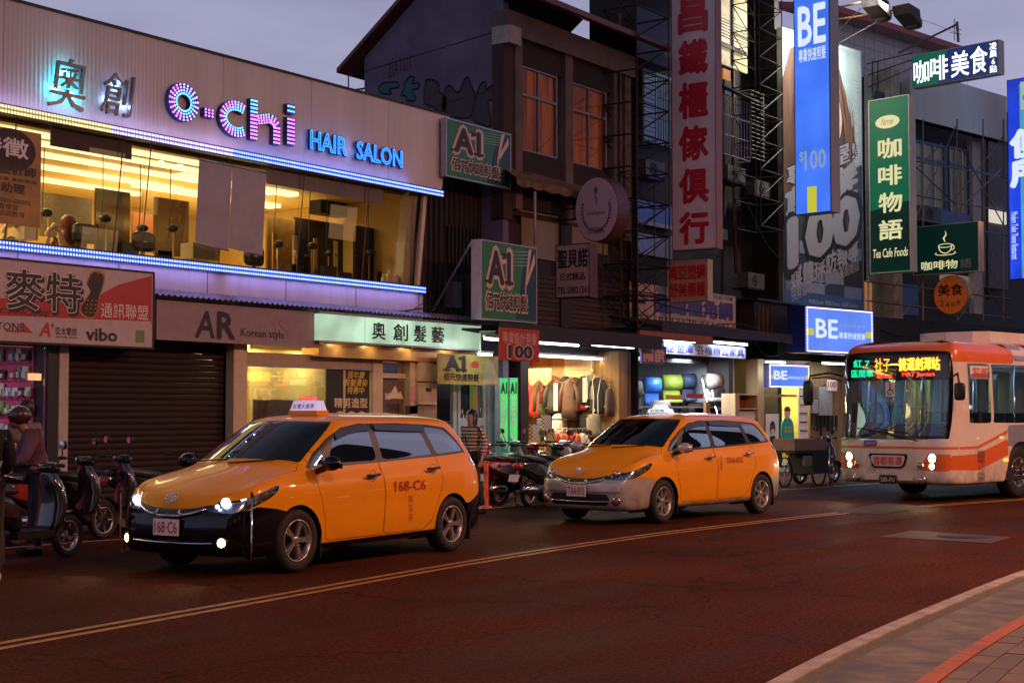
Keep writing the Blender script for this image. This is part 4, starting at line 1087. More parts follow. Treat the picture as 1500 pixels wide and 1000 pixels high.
def station(label, p0, p1, pt, pb, off):
    t = anchor('swivel_screen', label, 'monitor', FA, 'dark screens along the upstairs window')
    x0, x1, z0, z1 = rect(FA, p0, p1, pt, pb, off)
    q = MB(); q.add(*rbox((x0 + x1) / 2, off, (z0 + z1) / 2 + .04, (x1 - x0) / 2, .05, (z1 - z0) / 2), mat('screen_black', (.008, .008, .01), .3, nz=0), False); q.go('screen_back', t)
    bx('logo', t, (x0 + x1) / 2 - .04, (x0 + x1) / 2 + .04, off - .053, off - .05, (z0 + z1) / 2 + .03, (z0 + z1) / 2 + .05, WPR)
    q = MB(); q.tube([((x0 + x1) / 2, off, z0 + .04), ((x0 + x1) / 2, off, 3.25)], .03, DKM, 6); q.go('stem', t)
station('black screen back beside the red haired customer', 106, 143, 329, 359, .7); station('black screen back between the smoked mirror and amber panel', 194, 226, 341, 371, .7)
station('black screen back under the right edge of the hanging grey blind', 358, 386, 362, 392, .7)
def ornate(label, p0, p1, pt, off):
    t = anchor('ornate_frame', label, 'mirror', FA, 'white scrolled frames in the salon window')
    x0, x1, z0, z1 = rect(FA, p0, p1, pt, pt + 30, off); cx, rx, rz_ = (x0 + x1) / 2, (x1 - x0) / 2, (z1 - z0) * 1.1; zc = z1 - rz_
    m = MB(); pts = []
    for i in range(41):
        a = 2 * pi * i / 40; k = 1 + .09 * sin(9 * a); pts.append((cx + rx * .85 * k * cos(a), off, zc + rz_ * k * sin(a)))
    m.tube(pts, .035, mat('ivory_scroll', (.75, .62, .40), .5, nz=.08), 6)
    for a in (40, 90, 140): m.ball((cx + rx * cos(R(a)), off, zc + rz_ * sin(R(a))), .05, MATS['ivory_scroll'], 8)
    m.go('scroll', t); q = MB(); q.lathe([(0, rx * .7), (.01, .001)], (cx, off + .02, zc), (0, -1, 0), GLM, 20); q.go('mirror_glass', t)
ornate('white scrolled oval frame nearest the left edge behind the recruiting banner', 2, 36, 325, .7); ornate('white scrolled frame just left of the red haired customer', 67, 92, 330, .7)
def customer():
    x_, z_ = FA.px(99, 333, 1.0)
    t = thing('person', 'customer with long red brown hair seated by the salon window', 'person', FA.w(x_, 1.0, 3.3), R(90))
    skin('body', [(0, 0, .45), (0, 0, .75), (0, 0, 1.02), (0, 0, 1.12), (0, 0, 1.22), (0, -.17, .98), (-.02, -.22, .72), (.1, -.2, .55), (0, .17, .98), (-.02, .22, .72), (.1, .2, .55), (.4, -.1, .48), (.42, -.1, .1), (.4, .1, .48), (.42, .1, .1)],
         [(0, 1), (1, 2), (2, 3), (3, 4), (2, 5), (5, 6), (6, 7), (2, 8), (8, 9), (9, 10), (0, 11), (11, 12), (0, 13), (13, 14)], [.14, .12, .12, .05, .09, .06, .045, .035, .06, .045, .035, .07, .05, .07, .05], SKIN, t)
    q = MB(); loft(q, [], SKIN) if 0 else None
    q.ball((-.01, 0, 1.22), .13, mat('auburn_hair', (.16, .03, .012), .5, nz=.2, ns=30), 16, (1, .95, 1.1)); q.ball((-.05, 0, 1.02), .12, MATS['auburn_hair'], 12, (.6, 1.1, 1.6)); q.go('hair', t)
customer()
# bottles on the sill
BT = mat('bottle_cream', (.70, .58, .40), .35, nz=.05)
rnd = random.Random(3)
for k, (px_, w_, h_) in enumerate(((562, .05, .20), (570, .07, .30), (578, .06, .24), (586, .045, .34), (593, .06, .26), (600, .05, .18), (608, .06, .16))):
    x_, _ = FA.px(px_, 410, .30)
    t = thing('bottle', ['squat cream tub at the left end of the salon sill row', 'tallest cream pump bottle on the salon sill', 'cream round bottle right of the pump bottle', 'slim cream bottle in the middle of the sill row', 'cream bottle with pink cap on the salon sill', 'short amber bottle on the salon sill', 'small orange tub at the right end of the sill row'][k], 'bottle', FA.w(x_, .30, 4.03), 0, 'bottles on the salon window sill')
    mm = [BT, BT, BT, BT, BT, mat('bottle_amber', (.45, .18, .05), .3, nz=.05), mat('bottle_orange', (.6, .2, .1), .4, nz=.05)][k]
    q = MB(); q.lathe([(0, w_), (h_ * .6, w_), (h_ * .72, w_ * .5), (h_ * .75, w_ * .4)], (0, 0, 0), (0, 0, 1), mm, 14); q.go('bottle_body', t)
    q = MB(); q.lathe([(h_ * .75, w_ * .4), (h_ * .9, w_ * .4), (h_ * .9, .001)], (0, 0, 0), (0, 0, 1), WPR, 10)
    if k == 1: q.tube([(0, 0, h_ * .9), (0, 0, h_ * 1.05), (-.06, 0, h_ * 1.05)], .008, WPR, 5)
    q.go('cap', t)
# blinds
BLD = mat('blind_cloth', (.36, .34, .38), .8, nz=.10, ns=2)
for (p0, p1, pt, pb, lb) in ((290, 338, 233, 358, 'grey roller blind let down, left one of the pair in the salon window'), (339, 388, 243, 365, 'grey roller blind let down, right one of the pair in the salon window')):
    t = anchor('roller_blind', lb, 'blind', FA, 'roller blinds in the salon window')
    x0, x1, z0, z1 = rect(FA, p0, p1, pt, pb, .0); sl = (x1 - x0) * -.10
    q = MB(); q.slab([(x0 + sl, z0 + .02), (x1 + sl, z0 - .05), (x1, z1 - .02), (x0, z1)], -.035, -.028, BLD); q.go('cloth', t)
    q = MB(); q.tube([(x0 + sl, -.04, z0 + .02), (x1 + sl, -.04, z0 - .05)], .012, ALU, 6); q.go('bottom_rail', t); q = MB(); q.tube([(x0, -.03, z1), (x1, -.03, z1 - .02)], .022, ALU, 8); q.go('roller', t)
for (p0, p1, pt, pb) in ((82, 200, 188, 212), (398, 470, 262, 276), (472, 568, 266, 284)):
    t = anchor('roller_blind', 'grey blind rolled up under the left half of the fascia' if p0 < 300 else ('short grey blind rolled up right of the hanging pair' if p0 < 450 else 'longest rolled up grey blind at the right of the salon window'), 'blind', FA, 'roller blinds in the salon window')
    x0, x1, z0, z1 = rect(FA, p0, p1, pt, pb, .02); bx('cloth', t, x0, x1, .12, .15, 5.50, 5.78, mat('blind_dark', (.16, .13, .13), .8, nz=.1) if p0 < 300 else BLD)
# led strips
def led_strip(name_lbl, z, segs, group='blue LED strips of the salon'):
    t = thing('led_strip', name_lbl, 'light strip', FA.o, 0, group)
    xa, xb = segs[0][0], segs[-1][1]
    q = MB(); q.box(xa, xb, -.075, -.02, z - .075, z + .075, DKM); q.go('channel', t)
    for (a, b, m_, back) in segs:
        q = MB(); x_ = a + .02
        while x_ < b:
            for dz in (-.034, .034): q.box(x_ - .013, x_ + .013, -.082, -.076, z + dz - .015, z + dz + .015, m_)
            x_ += .053
        q.go('led_dots', t, kind='stuff')
        bx('diffuser', t, a, b, -.0758, -.0752, z - .06, z + .06, back)
LY, LL, LB = glow('led_yellow', (1, .84, .42), 2.6), glow('led_lilac', (.72, .66, 1), 2.8), glow('led_blue', (.28, .42, 1), 3.2)
BKY, BKL, BKB = glow('led_back_yellow', (.55, .40, .10), .7), glow('led_back_lilac', (.26, .20, .62), .8), glow('led_back_blue', (.03, .09, .75), .9)
xp = lambda p, y=200: FA.px(p, y)[0]
led_strip('upper LED strip under the fascia, turning from yellow through lilac to blue', 5.86, [(XL, xp(158), LY, BKY), (xp(158), xp(335), LL, BKL), (xp(335), 23.50, LB, BKB)])
led_strip('lower LED strip under the salon window, blue throughout', 3.945, [(XL, 22.96, LB, BKB)])
for (x_, c_, e) in ((10.5, (1, .75, .35), 4), (15.5, (.55, .45, 1), 6), (20, (.15, .25, 1), 7)): area('strip_glow', (x_, 17.86, 5.93), 5, e, c_, (0, .7, 1), sy=.06)
for x_ in (10, 15, 20.3): area('strip_glow', (x_, 17.86, 3.86), 5, 9, (.30, .30, 1), (0, .8, -1), sy=.06)
# fascia letters: O - c h i with led dots, HAIR SALON in neon outline
LC = [glow('dot_pink', (1, .25, .85), 2.6), glow('dot_violet', (.55, .40, 1), 2.8), glow('dot_blue', (.15, .55, 1), 3.0)]
LBOD = mat('letter_can', (.02, .03, .12), .35, nz=.05); LFACE = glow('letter_face', (.04, .06, .55), .55)
def dotted_letter(t, paths, wdt, holes=4):
    """paths: centre lines (closed or open) in local x,z; a raised can with rows of dots"""
    q = MB(); dots = {0: MB(), 1: MB(), 2: MB()}
    for pts in paths:
        n = len(pts); L = []; Rr = []
        for i, p in enumerate(pts):
            a, b = Vector(pts[max(i - 1, 0)]), Vector(pts[min(i + 1, n - 1)])
            if pts[0] == pts[-1] and i in (0, n - 1): a, b = Vector(pts[-2]), Vector(pts[1])
            d = (b - a).normalized(); nn = Vector((-d[1], d[0])); L.append(Vector(p) + nn * wdt / 2); Rr.append(Vector(p) - nn * wdt / 2)
        for k in range(n - 1):
            A, B, C, D = L[k], L[k + 1], Rr[k + 1], Rr[k]
            q.add([(v[0], y, v[1]) for y in (-.09, .0) for v in (A, B, C, D)], [(0, 3, 2, 1), (0, 1, 5, 4), (2, 3, 7, 6)] + ([(0, 4, 7, 3)] if k == 0 else []) + ([(1, 2, 6, 5)] if k == n - 2 else []), LBOD)
            q.add([(v[0], -.0915, v[1]) for v in (A, B, C, D)], [(0, 3, 2, 1)], LFACE)
        # dots along
        tot = 0; S = [0]
        for k in range(n - 1): tot += (Vector(pts[k + 1]) - Vector(pts[k])).length; S.append(tot)
        m = max(2, int(tot / .062))
        for j in range(m):
            s_ = tot * (j + .5) / m; k = max(i for i in range(n - 1) if S[i] <= s_); f = (s_ - S[k]) / (S[k + 1] - S[k])
            a, b = L[k].lerp(L[k + 1], f), Rr[k].lerp(Rr[k + 1], f)
            for h in range(holes):
                p = a.lerp(b, (h + .5) / holes); c_ = (2 if h < holes / 2 else 1) if p[0] > .30 or h == 0 else (0 if h >= holes / 2 else 1)
                if len(paths[0]) < 4: c_ = 0 if p[1] < .45 else 2
                dots[c_].box(p[0] - .0135, p[0] + .0135, -.098, -.092, p[1] - .0135, p[1] + .0135, LC[c_])
    q.go('can', t)
    for k in dots:
        if dots[k].v: dots[k].go('led_dots', t, kind='stuff')
def letter(lb, p0, p1, pt, pb, paths_f, wdt, holes=4):
    x0, x1, z0, z1 = rect(FA, p0, p1, pt, pb); t = thing('fascia_letter', lb, 'letter', (x0, 18, z0), 0, 'LED letters of the salon name'); dotted_letter(t, paths_f(x1 - x0, z1 - z0, wdt), wdt, holes)
def arc(cx, cz, rx, rz_, a0, a1, n=18): return [(cx + rx * cos(R(a0 + (a1 - a0) * i / n)), cz + rz_ * sin(R(a0 + (a1 - a0) * i / n))) for i in range(n + 1)]
def cl_(p): p[-1] = p[0]; return p
letter('large LED dotted letter O at the start of the salon name', 241, 286, 121, 178, lambda w, h, k: [cl_(arc(w / 2, h * .56, w / 2 - k / 2, h * .5 - k / 2, 0, 360, 28))], .19)
letter('small LED dotted hyphen after the letter O', 293, 308, 158, 172, lambda w, h, k: [[(0, h / 2), (w, h / 2)]], .15, 3)
letter('LED dotted letter c in the salon name', 316, 360, 144, 196, lambda w, h, k: [arc(w * .56, h * .5, w * .56 - k / 2, h * .52 - k / 2, 52, 308, 20)], .17)
letter('LED dotted letter h in the salon name', 361, 405, 146, 205, lambda w, h, k: [[(k / 2, 0), (k / 2, h * 1.02)], [(k, h * .52)] + arc(w * .52, h * .42, w * .48 - k / 2, h * .22, 70, 0, 8) + [(w - k / 2, 0)]], .17)
letter('LED dotted letter i in the salon name', 408, 433, 153, 211, lambda w, h, k: [[(w / 2, 0), (w / 2, h * .70)], [(w / 2, h * .80), (w / 2, h * 1.04)]], .19)
NEO = glow('neon_blue', (.03, .22, 1), 3.2)
t = thing('neon_lettering', 'blue neon outline words HAIR SALON on the pale fascia', 'letter', FA.o, 0)
for (w_, p0, p1, pt, pb) in (('HAIR', 448, 502, 193, 217), ('SALON', 516, 583, 206, 232)):
    x0, x1, z0, z1 = rect(FA, p0, p1, pt, pb); z0 -= .02
    text(w_, (x0, x1, z0, z0 + .33), -.05, mat('letter_back', (.01, .02, .10), .4, nz=0), t, bold=.03, ext=.045, name='letter_body'); text(w_, (x0, x1, z0, z0 + .33), -.11, NEO, t, outline=.02, name='neon_tube')
area('neon_glow', (20.4, 17.8, 6.35), 1.8, 2.5, (.1, .3, 1), (0, 1, 0), sy=.2)
STL = mat('brushed_steel', (.12, .12, .13), .25, .85, nz=.2)
for (ch, p0, p1, pt, pb, c_, e, lb) in (('奧', 66, 120, 80, 156, (.05, .75, 1), 11, 'dark steel calligraphy character with cyan halo, left one on the fascia'), ('創', 143, 193, 103, 166, (.25, .45, .9), 3.0, 'dark steel calligraphy character with faint halo, right one on the fascia')):
    x0, x1, z0, z1 = rect(FA, p0, p1, pt, pb); t = thing('fascia_letter', lb, 'letter', FA.o, 0, 'steel characters on the fascia')
    text(ch, (x0, x1, z0, z1), -.05, STL, t, bold=.0, ext=.05, shear=.15, name='character')
    for k in range(3): point('halo_light', ((x0 + x1) / 2 + (-.25, 0, .25)[k] * (x1 - x0), 17.97, z0 + (z1 - z0) * (.35, .7, .3)[k]), e, c_, .02)

# ---------------------------------------------------------------- ground floor of the salon building
def room(lb, fr, x0, x1, y0, y1, z0, z1, wm, fm, cm, lights, open_front=True):
    t = anchor('shop_interior', lb, 'shop', fr)
    bx('floor', t, x0, x1, y0, y1, z0 - .04, z0, fm); bx('ceiling', t, x0, x1, y0, y1, z1, z1 + .06, cm); bx('back_wall', t, x0, x1, y1, y1 + .06, z0, z1, wm)
    bx('side_wall', t, x0 - .06, x0, y0, y1, z0 - .04, z1 + .06, wm); bx('side_wall', t, x1, x1 + .06, y0, y1, z0 - .04, z1 + .06, wm)
    for (x_, y_, z_, sz, e, c_) in lights: area('shop_light', fr.w(x_, y_, z_), sz, e, c_)
    return t
X68, X85, X97, X100 = xp(68, 600), xp(85, 600), xp(97, 600), xp(101, 600)
X342, X362 = xp(342, 600), xp(362, 600)
bx('column', sal, X85, X97 + .02, -.02, .5, .1, 3.02, mat('column_white', (.50, .44, .38), .6, nz=.1))
bx('door_post', sal, X68 + .02, X85 - .01, .0, .3, .1, 3.02, mat('dark_blue_frame', (.015, .022, .035), .4, nz=.1))
bx('pier', sal, X342, X362 - .04, .0, .5, .1, 3.02, CRM)
bx('lintel', sal, XL, X362, .05, .5, 2.74, 3.02, DKM)
bx('party_wall', sal, X342 - .12, X342 - .005, .31, 5.9, .1, 3.0, DKB)  # added wall, keeps the window lamps from lighting the back of the shutter
sh = anchor('roller_shutter', 'brown roller shutter closed over the shop left of the glass front', 'shutter', FA)
SHM = mat('shutter_brown', (.026, .013, .010), .8, 0, nz=.15, ns=2)
z = .12; me = None
while z < 2.78:
    if me is None:
        q = MB(); n = 5; w_ = X342 - X100; vs = []
        for k in range(n + 1):
            a = pi * k / n; vs += [(0, .25 - .022 * sin(a), .088 * k / n), (w_, .25 - .022 * sin(a), .088 * k / n)]
        vs += [(0, .27, .088), (w_, .27, .088)]
        q.add(vs, [(2 * k, 2 * k + 1, 2 * k + 3, 2 * k + 2) for k in range(n + 1)], SHM, True); me = q.mesh()
    o = link('slat', me, sh); o.location = (X100, 0, z); z += .094
bx('guide_rail', sh, X100 - .03, X100, .18, .3, .1, 2.78, DKM); bx('guide_rail', sh, X342, X342 + .03, .18, .3, .1, 2.78, DKM)
# phone shop
PNK = mat('pink_pegboard', (.70, .10, .28), .6, nz=.05)
rm = room('bright pink walled phone accessory shop at the left edge', FA, XL + 2, X68, .3, 2.6, .1, 2.72, PNK, PAV, WPR, [(11.5, 1.2, 2.6, 1.2, 26, (.95, .95, 1)), (12.8, 1.0, 2.6, .8, 16, (.95, .95, 1))])
wx0, wx1 = 9.5, X68
for k in range(9): bx('shelf_rail', rm, X68 - .02, X68, .35, 2.6, .5 + k * .26, .515 + k * .26, mat('rail_pink', (.45, .06, .18), .5, nz=0))
cols = [(.8, .8, .82), (.1, .35, .5), (.25, .5, .15), (.75, .75, .7), (.05, .05, .06), (.6, .1, .08), (.5, .7, .8)]
rnd = random.Random(5)
fP = Fr(X68 - .03, 18, -90)
names_c = ['silver', 'teal blue', 'lime', 'pale grey', 'black', 'red', 'pale blue']
for row_, z_ in enumerate((.7, 1.0, 1.3, 1.58, 1.84, 2.10, 2.36)):
    x_ = -2.5
    while x_ < -.40:
        w_ = rnd.uniform(.07, .15); h_ = rnd.uniform(.13, .2)
        if rnd.random() < .88:
            k_ = rnd.randrange(len(cols)); c_ = cols[k_]; t = thing('phone_accessory', '%s packet in the %s row of the pink pegboard' % (names_c[k_], ['bottom', 'second lowest', 'third lowest', 'middle', 'third highest', 'second highest', 'top'][row_]), 'packet', fP.w(x_, -.02, z_), fP.a, '%s packets hanging on the pink pegboard' % names_c[k_])
            bx('card', t, 0, w_, 0, .012, 0, h_, mat('card_%s' % names_c[k_].replace(' ', '_'), c_, .4, nz=.1)); bx('blister', t, w_ * .15, w_ * .85, -.03, 0, .02, h_ * .6, mat('blister_%d' % rnd.randrange(3), cols[(0, 1, 3)[rnd.randrange(3)]], .3))
        x_ += w_ + .03
t = anchor('glass_door', 'frameless glass front of the pink phone shop', 'door', FA); bx('pane', t, 9.5, X68, .05, .06, .12, 2.7, SGLASS); bx('head_rail', t, 9.5, X85, .02, .10, 2.68, 2.76, ALU)
# glass shop front
CG = mat('salon_lower_wall', (.80, .62, .26), .6, nz=.04)
X550, X560, X640 = xp(550, 560), xp(560, 560), xp(640, 560)
room('warm yellow entrance hall of the salon behind glass', FA, X362 + .06, X640, .9, 3.6, .1, 2.9, CG, PAV, CG, [(18.8, 1.9, 2.85, 1.2, 110, WARM), (21, 1.9, 2.85, 1.2, 80, WARM), (19.4, 1.3, 2.85, .6, 40, WARM)])
t = anchor('shop_window', 'wide glass shop window with cream frame below the lit salon light box', 'window', FA)
bx('pane', t, X362, X550, .10, .115, .2, 2.62, SGLASS); bx('frame', t, X362 - .04, X362 + .03, .04, .16, .1, 2.75, CRM); bx('frame', t, X550 - .02, X550 + .10, .04, .2, .1, 2.75, CRM); bx('frame', t, xp(508, 560), xp(511, 560), .08, .13, .2, 2.6, CRM)
x0, x1, z0, z1 = rect(FA, 368, 545, 505, 530, .2); bx('header_glass', t, X362, X550, .06, .09, 2.40, 2.62, mat('frosted_header', (.45, .36, .26), .4, nz=.1))
bx('transom', t, X362, X550, .05, .12, 2.38, 2.41, ALU)
for (p0, p1, pt, pb, m_, off_) in ((371, 432, 585, 665, mat('frosted_film', (.62, .50, .22), .8, nz=.04), .12),): box_at('film', t, FA, p0, p1, pt, pb, off_, .004, m_)
q = MB(); x_, z_ = FA.px(447, 580, 2.2); q.lathe([(0, .16), (.03, .20), (.03, .12), (0, .16)], (0, 0, 0), (0, -1, 0), glow('globe_warm', (1, .75, .3), 1.6), 24)
tt = thing('globe_lamp', 'glowing oval wall lamp seen through the salon shop window', 'lamp', FA.w(x_, 2.2, z_)); q.go('shade', tt); tt.scale = (.7, 1, 1)
box_at('added_inner_wall', sal, FA, 366, 600, 505, 700, .98, .05, CG)  # added wall close behind the glass, lit to brighten the window
for x_ in (18.0, 19.3, 20.6): area('added_window_wash', (x_, 18.55, 2.55), .5, 48, (1, .80, .36), (0, .45, -1))  # added lamps that wash the wall behind the glass
# light box
xA, xB = xp(467, 480) , xp(712, 480)
def lbx():
    x0, z1 = FA.px(467, 459, -.35); _, z0 = FA.px(467, 498, -.35); x1, _ = FA.px(710, 480, -.35)
    t = thing('light_box', 'glowing pale green light box sign with rounded right end over the salon door', 'sign', FA.w(x0, -.35, z0)); w_, h_ = x1 - x0, z1 - z0
    g = litpanel('lightbox_green_white', (.60, .88, .62), .72, .38, sc=1.4)
    pts = [(0, 0), (w_, 0)]; q = MB(); n = 8; vs = []; prof = [(w_ * 0, 0)] 
    out_ = [(0, 0), (w_ - .18, 0)] + [(w_ - .18 + .18 * sin(R(a)), .18 - .18 * cos(R(a))) for a in (20, 45, 70, 90)] + [(w_, .30), (0, .30)]
    q.prism(out_, 0, h_, g); q.go('diffuser', t)
    q = MB(); q.prism([(a * 1.002 - .0, b - .012 if b < .2 else b) for a, b in out_], h_, h_ + .04, ALU); q.prism([(a, b - .012 if b < .2 else b) for a, b in out_], -.03, 0, ALU); q.go('rim', t)
    for k, ch in enumerate('奧創髮藝'):
        xa, _ = FA.px((545, 576, 606, 632)[k], 480, -.35); xb, _ = FA.px((564, 597, 624, 650)[k], 480, -.35)
        text(ch, (xa - x0, xb - x0, h_ * .17, h_ * .83), -.006, BLKP, t, bold=.02)
    for k in range(3): bx('joint', t, w_ * (.25 + .22 * k), w_ * (.25 + .22 * k) + .006, -.004, 0, 0, h_, ALU)
    area('lightbox_spill', FA.w(x0 + w_ / 2, -.75, z0 + h_ / 2), w_ * .9, 16, (.72, 1, .78), (0, -1, -.3), sy=.3)
    return x0, x1, z0, z1
lb = lbx()
GOLD = mat('gold_soffit', (.55, .33, .12), .35, .3, nz=.1)
box_at('soffit_panel', sal, FA, 467, 700, 503, 522, -.15, .4, GOLD)
for px_ in (496, 545, 600, 660):
    x_ = FA.px(px_, 505, -.2)[0]; area('soffit_spot', (x_, 17.72, lb[2] - .03), .08, 2.2, (1, .72, .35), (0, .35, -1))
# awning sheet above AR sign
def wavy(name, lb_, fr, p0, p1, py, off0, off1, dz, m, pitch=.12, cat='awning'):
    x0, z = fr.px(p0, py, off0); x1, _ = fr.px(p1, py, off0); t = anchor(name, lb_, cat, fr); q = MB(); n = int((x1 - x0) / pitch * 4); vs = []
    for i in range(n + 1):
        x = x0 + (x1 - x0) * i / n; d = .018 * sin(2 * pi * (x - x0) / pitch)
        vs += [(x, off0, z + d), (x, off1, z + dz + d), (x, off0, z + d - .008), (x, off1, z + dz + d - .008)]
    q.add(vs, [(4 * i, 4 * i + 4, 4 * i + 5, 4 * i + 1) for i in range(n)] + [(4 * i + 2, 4 * i + 3, 4 * i + 7, 4 * i + 6) for i in range(n)] + [(4 * i, 4 * i + 2, 4 * i + 6, 4 * i + 4) for i in range(n)], m); q.go('sheet', t); return t
wavy('corrugated_awning', 'thin corrugated sheet over the AR sign and the light box', FA, 228, 712, 430, -.32, .0, .10, mat('galvanised', (.34, .32, .36), .45, .5, nz=.2))
# ---------------------------------------------------------------- signs on the salon building
SRED = mat('sign_red', (.42, .018, .03), .4, nz=.06); SWH = mat('sign_white', (.50, .42, .43), .45, nz=.08); OUTL = mat('print_grey', (.25, .22, .24), .5, nz=0)
s = Sign('shop_sign', 'red and white phone shop sign with two huge outlined characters', FA, -60, 226, 370, 499, .3, SWH, DKM, .03, off=-.3)
s.P([(.0, .30), (.0, .52), (.60, .52), (.80, .80), (.985, .95), (.985, .33), (.4, .33)], SRED)
s.P([(.02, .30), (.98, .36), (.98, .30)], SWH, -.0036)
s.T('嗄', -.02 + .02, .17, .38, .92, OUTL, .05); s.T('麥', .225, .405, .38, .84, BLKP, .05, -.006); s.T('特', .425, .60, .38, .84, BLKP, .05, -.006)
s.T('麥', .215, .395, .41, .87, WPR, .035, -.010); s.T('特', .415, .59, .41, .87, WPR, .035, -.010)
s.T('麥', .215, .395, .41, .87, BLKP, .012, -.014); s.T('特', .415, .59, .41, .87, BLKP, .012, -.014)
s.T('SMART PHONE', .02, .44, .335, .40, mat('print_maroon', (.06, .01, .015), .5, nz=0), .01, shear=.3)
s.T('通訊聯盟', .70, .965, .37, .56, WPR, .0, -.006)
s.T('FAR EASTONE', .0, .31, .15, .24, BLKP, .005); s.P([(.22, .13), (.355, .13), (.30, .25), (.30, .16), (.22, .15)], mat('print_red', (.45, .03, .02), .5, nz=0), -.004)
s.T('A', .385, .44, .10, .26, MATS['print_red'], .03, shear=.2); s.T('+', .44, .46, .20, .27, MATS['print_red'], .01); s.T('亞太電信', .465, .575, .13, .22, BLKP, .01); s.T('Asia Pacific Telecom', .47, .575, .09, .12, BLKP)
s.T('vibo', .625, .79, .08, .23, BLKP, .03)
GRN = mat('print_green', (.13, .25, .05), .5, nz=0); s.P([(.895, .08), (.945, .08), (.945, .24), (.895, .24)], GRN)
# flip phone picture
def phone(s):
    Z = lambda x: .585 + (x - .57) * 1.30
    o = curveP([(Z(a), b) for a, b in [(.585, .37), (.57, .46), (.615, .68), (.60, .78), (.62, .93), (.65, .95), (.675, .90), (.665, .72), (.655, .64), (.64, .40), (.615, .34)]], 4)
    s.P(o, mat('print_orange', (.45, .18, .02), .5, nz=0), -.007); c = (Z(.624), .63)
    s.P([(c[0] + (a - c[0]) * .86, c[1] + (b - c[1]) * .92) for a, b in o], BLKP, -.009)
    for i in range(4):
        for j in range(3): s.E(Z(.598 + j * .017 + i * .002), .42 + i * .05, .016, .012, MATS['print_orange'], -.011, n=8)
    s.P([(Z(.622), .74), (Z(.655), .76), (Z(.660), .88), (Z(.630), .86)], mat('print_screen', (.04, .04, .05), .2, nz=0), -.011); s.E(Z(.644), .91, .02, .02, MATS['print_red'], -.012, n=10)
phone(s)
s = Sign('shop_sign', 'plain mauve sign reading AR Korean style in black brush letters', FA, 229, 467, 439, 497, .22, mat('sign_mauve', (.30, .22, .24), .55, nz=.1), mat('sign_edge_rose', (.34, .25, .25), .5), .02, off=-.25)
s.T('A', .22, .33, .12, .80, BLKP, .02, shear=.1); s.T('R', .35, .45, .12, .80, BLKP, .03); s.T('Korean style', .49, .765, .14, .42, BLKP, .008)
q = MB(); q.tube([(s.w * (.76 + .03 * sin(k * .5)), -.004, s.h * (.2 + .045 * k)) for k in range(14)], .004, OUTL, 4); q.go('print', s.panel)
G1 = mat('a1_green', (.015, .16, .07), .4, nz=.08); BRNP = mat('print_brown_black', (.03, .012, .008), .5, nz=0); PNKW = mat('print_pinkwhite', (.55, .42, .38), .5, nz=0)
def a1face(s, g, lit=False):
    s.P([(.62, .04), (.985, .04), (.985, .96), (.80, .96), (.72, .55)], mat('a1_dark_green', (.004, .035, .045), .4, nz=0), -.003)
    for k in range(5): s.P([(.55, .90 - k * .045), (.84, .92 - k * .045), (.84, .935 - k * .045), (.55, .905 - k * .045)], mat('a1_pale', (.25, .38, .30), .5, nz=0), -.0045)
    W1 = PNKW; s.T('A1', .12, .52, .46, .88, W1, .11, -.006); s.P([(.40, .45), (.58, .45), (.58, .53), (.40, .53)], W1, -.0085); s.P([(.34, .83), (.46, .83), (.46, .75), (.34, .70)], W1, -.0086)
    s.T('A1', .135, .505, .475, .865, BRNP, .045, -.010); s.P([(.37, .855), (.445, .865), (.445, .80), (.37, .775)], BRNP, -.0122); s.P([(.415, .465), (.565, .465), (.565, .515), (.415, .515)], BRNP, -.0122); s.P([(.07, .465), (.19, .465), (.19, .50), (.07, .50)], BRNP, -.0122)
    s.T('佰元快速剪髮', .07, .83, .12, .36, W1, .05, -.006); s.T('佰元快速剪髮', .085, .815, .135, .345, BRNP, .012, -.010)
    s.P([(.84, .95), (.90, .97), (.80, .45), (.77, .42)], W1, -.0105); s.P([(.955, .93), (.965, .80), (.80, .46), (.785, .50)], W1, -.0108)
    s.E(.775, .30, .05, .07, mat('a1_ring', (.03, .22, .06), .4, nz=0), -.011, hole=.7); s.E(.83, .18, .05, .07, MATS['a1_ring'], -.011, hole=.7); s.P([(.785, .48), (.80, .46), (.79, .34), (.775, .36)], W1, -.0112)
    s.E(.79, .48, .014, .014, BLKP, -.0125, n=8)
s = Sign('shop_sign', 'upper green barber sign with scissors beside the salon fascia', FA, 653, 748, 172, 258, .12, G1, ALU, .025, off=-.18); a1face(s, G1)
s = Sign('shop_sign', 'lower green barber sign with scissors and mauve left side', FA, 704, 786, 350, 467, .22, mat('a1_green_low', (.02, .17, .04), .4, nz=.08), mat('sign_side_mauve', (.42, .36, .46), .5, nz=.08), .022, off=-1.0); a1face(s, G1)
# long brackets of that sign
t = anchor('sign_bracket', 'steel strut from the lower green barber sign to the wall', 'bracket', FA)
a_ = FA.px(692, 352, -.5); b_ = FA.px(634, 455, .4); c_ = FA.px(740, 285, .2)
MB().tube([(a_[0], -.5, a_[1]), (b_[0], .4, b_[1])], .025, mat('strut_lilac', (.25, .22, .30), .5, nz=.1), 6).go('strut', t)
MB().tube([(c_[0], -.55, c_[1]), (c_[0], -.55, FA.px(740, 352, -.55)[1])], .03, mat('strut_pink', (.35, .25, .25), .5), 6).go('strut', t)
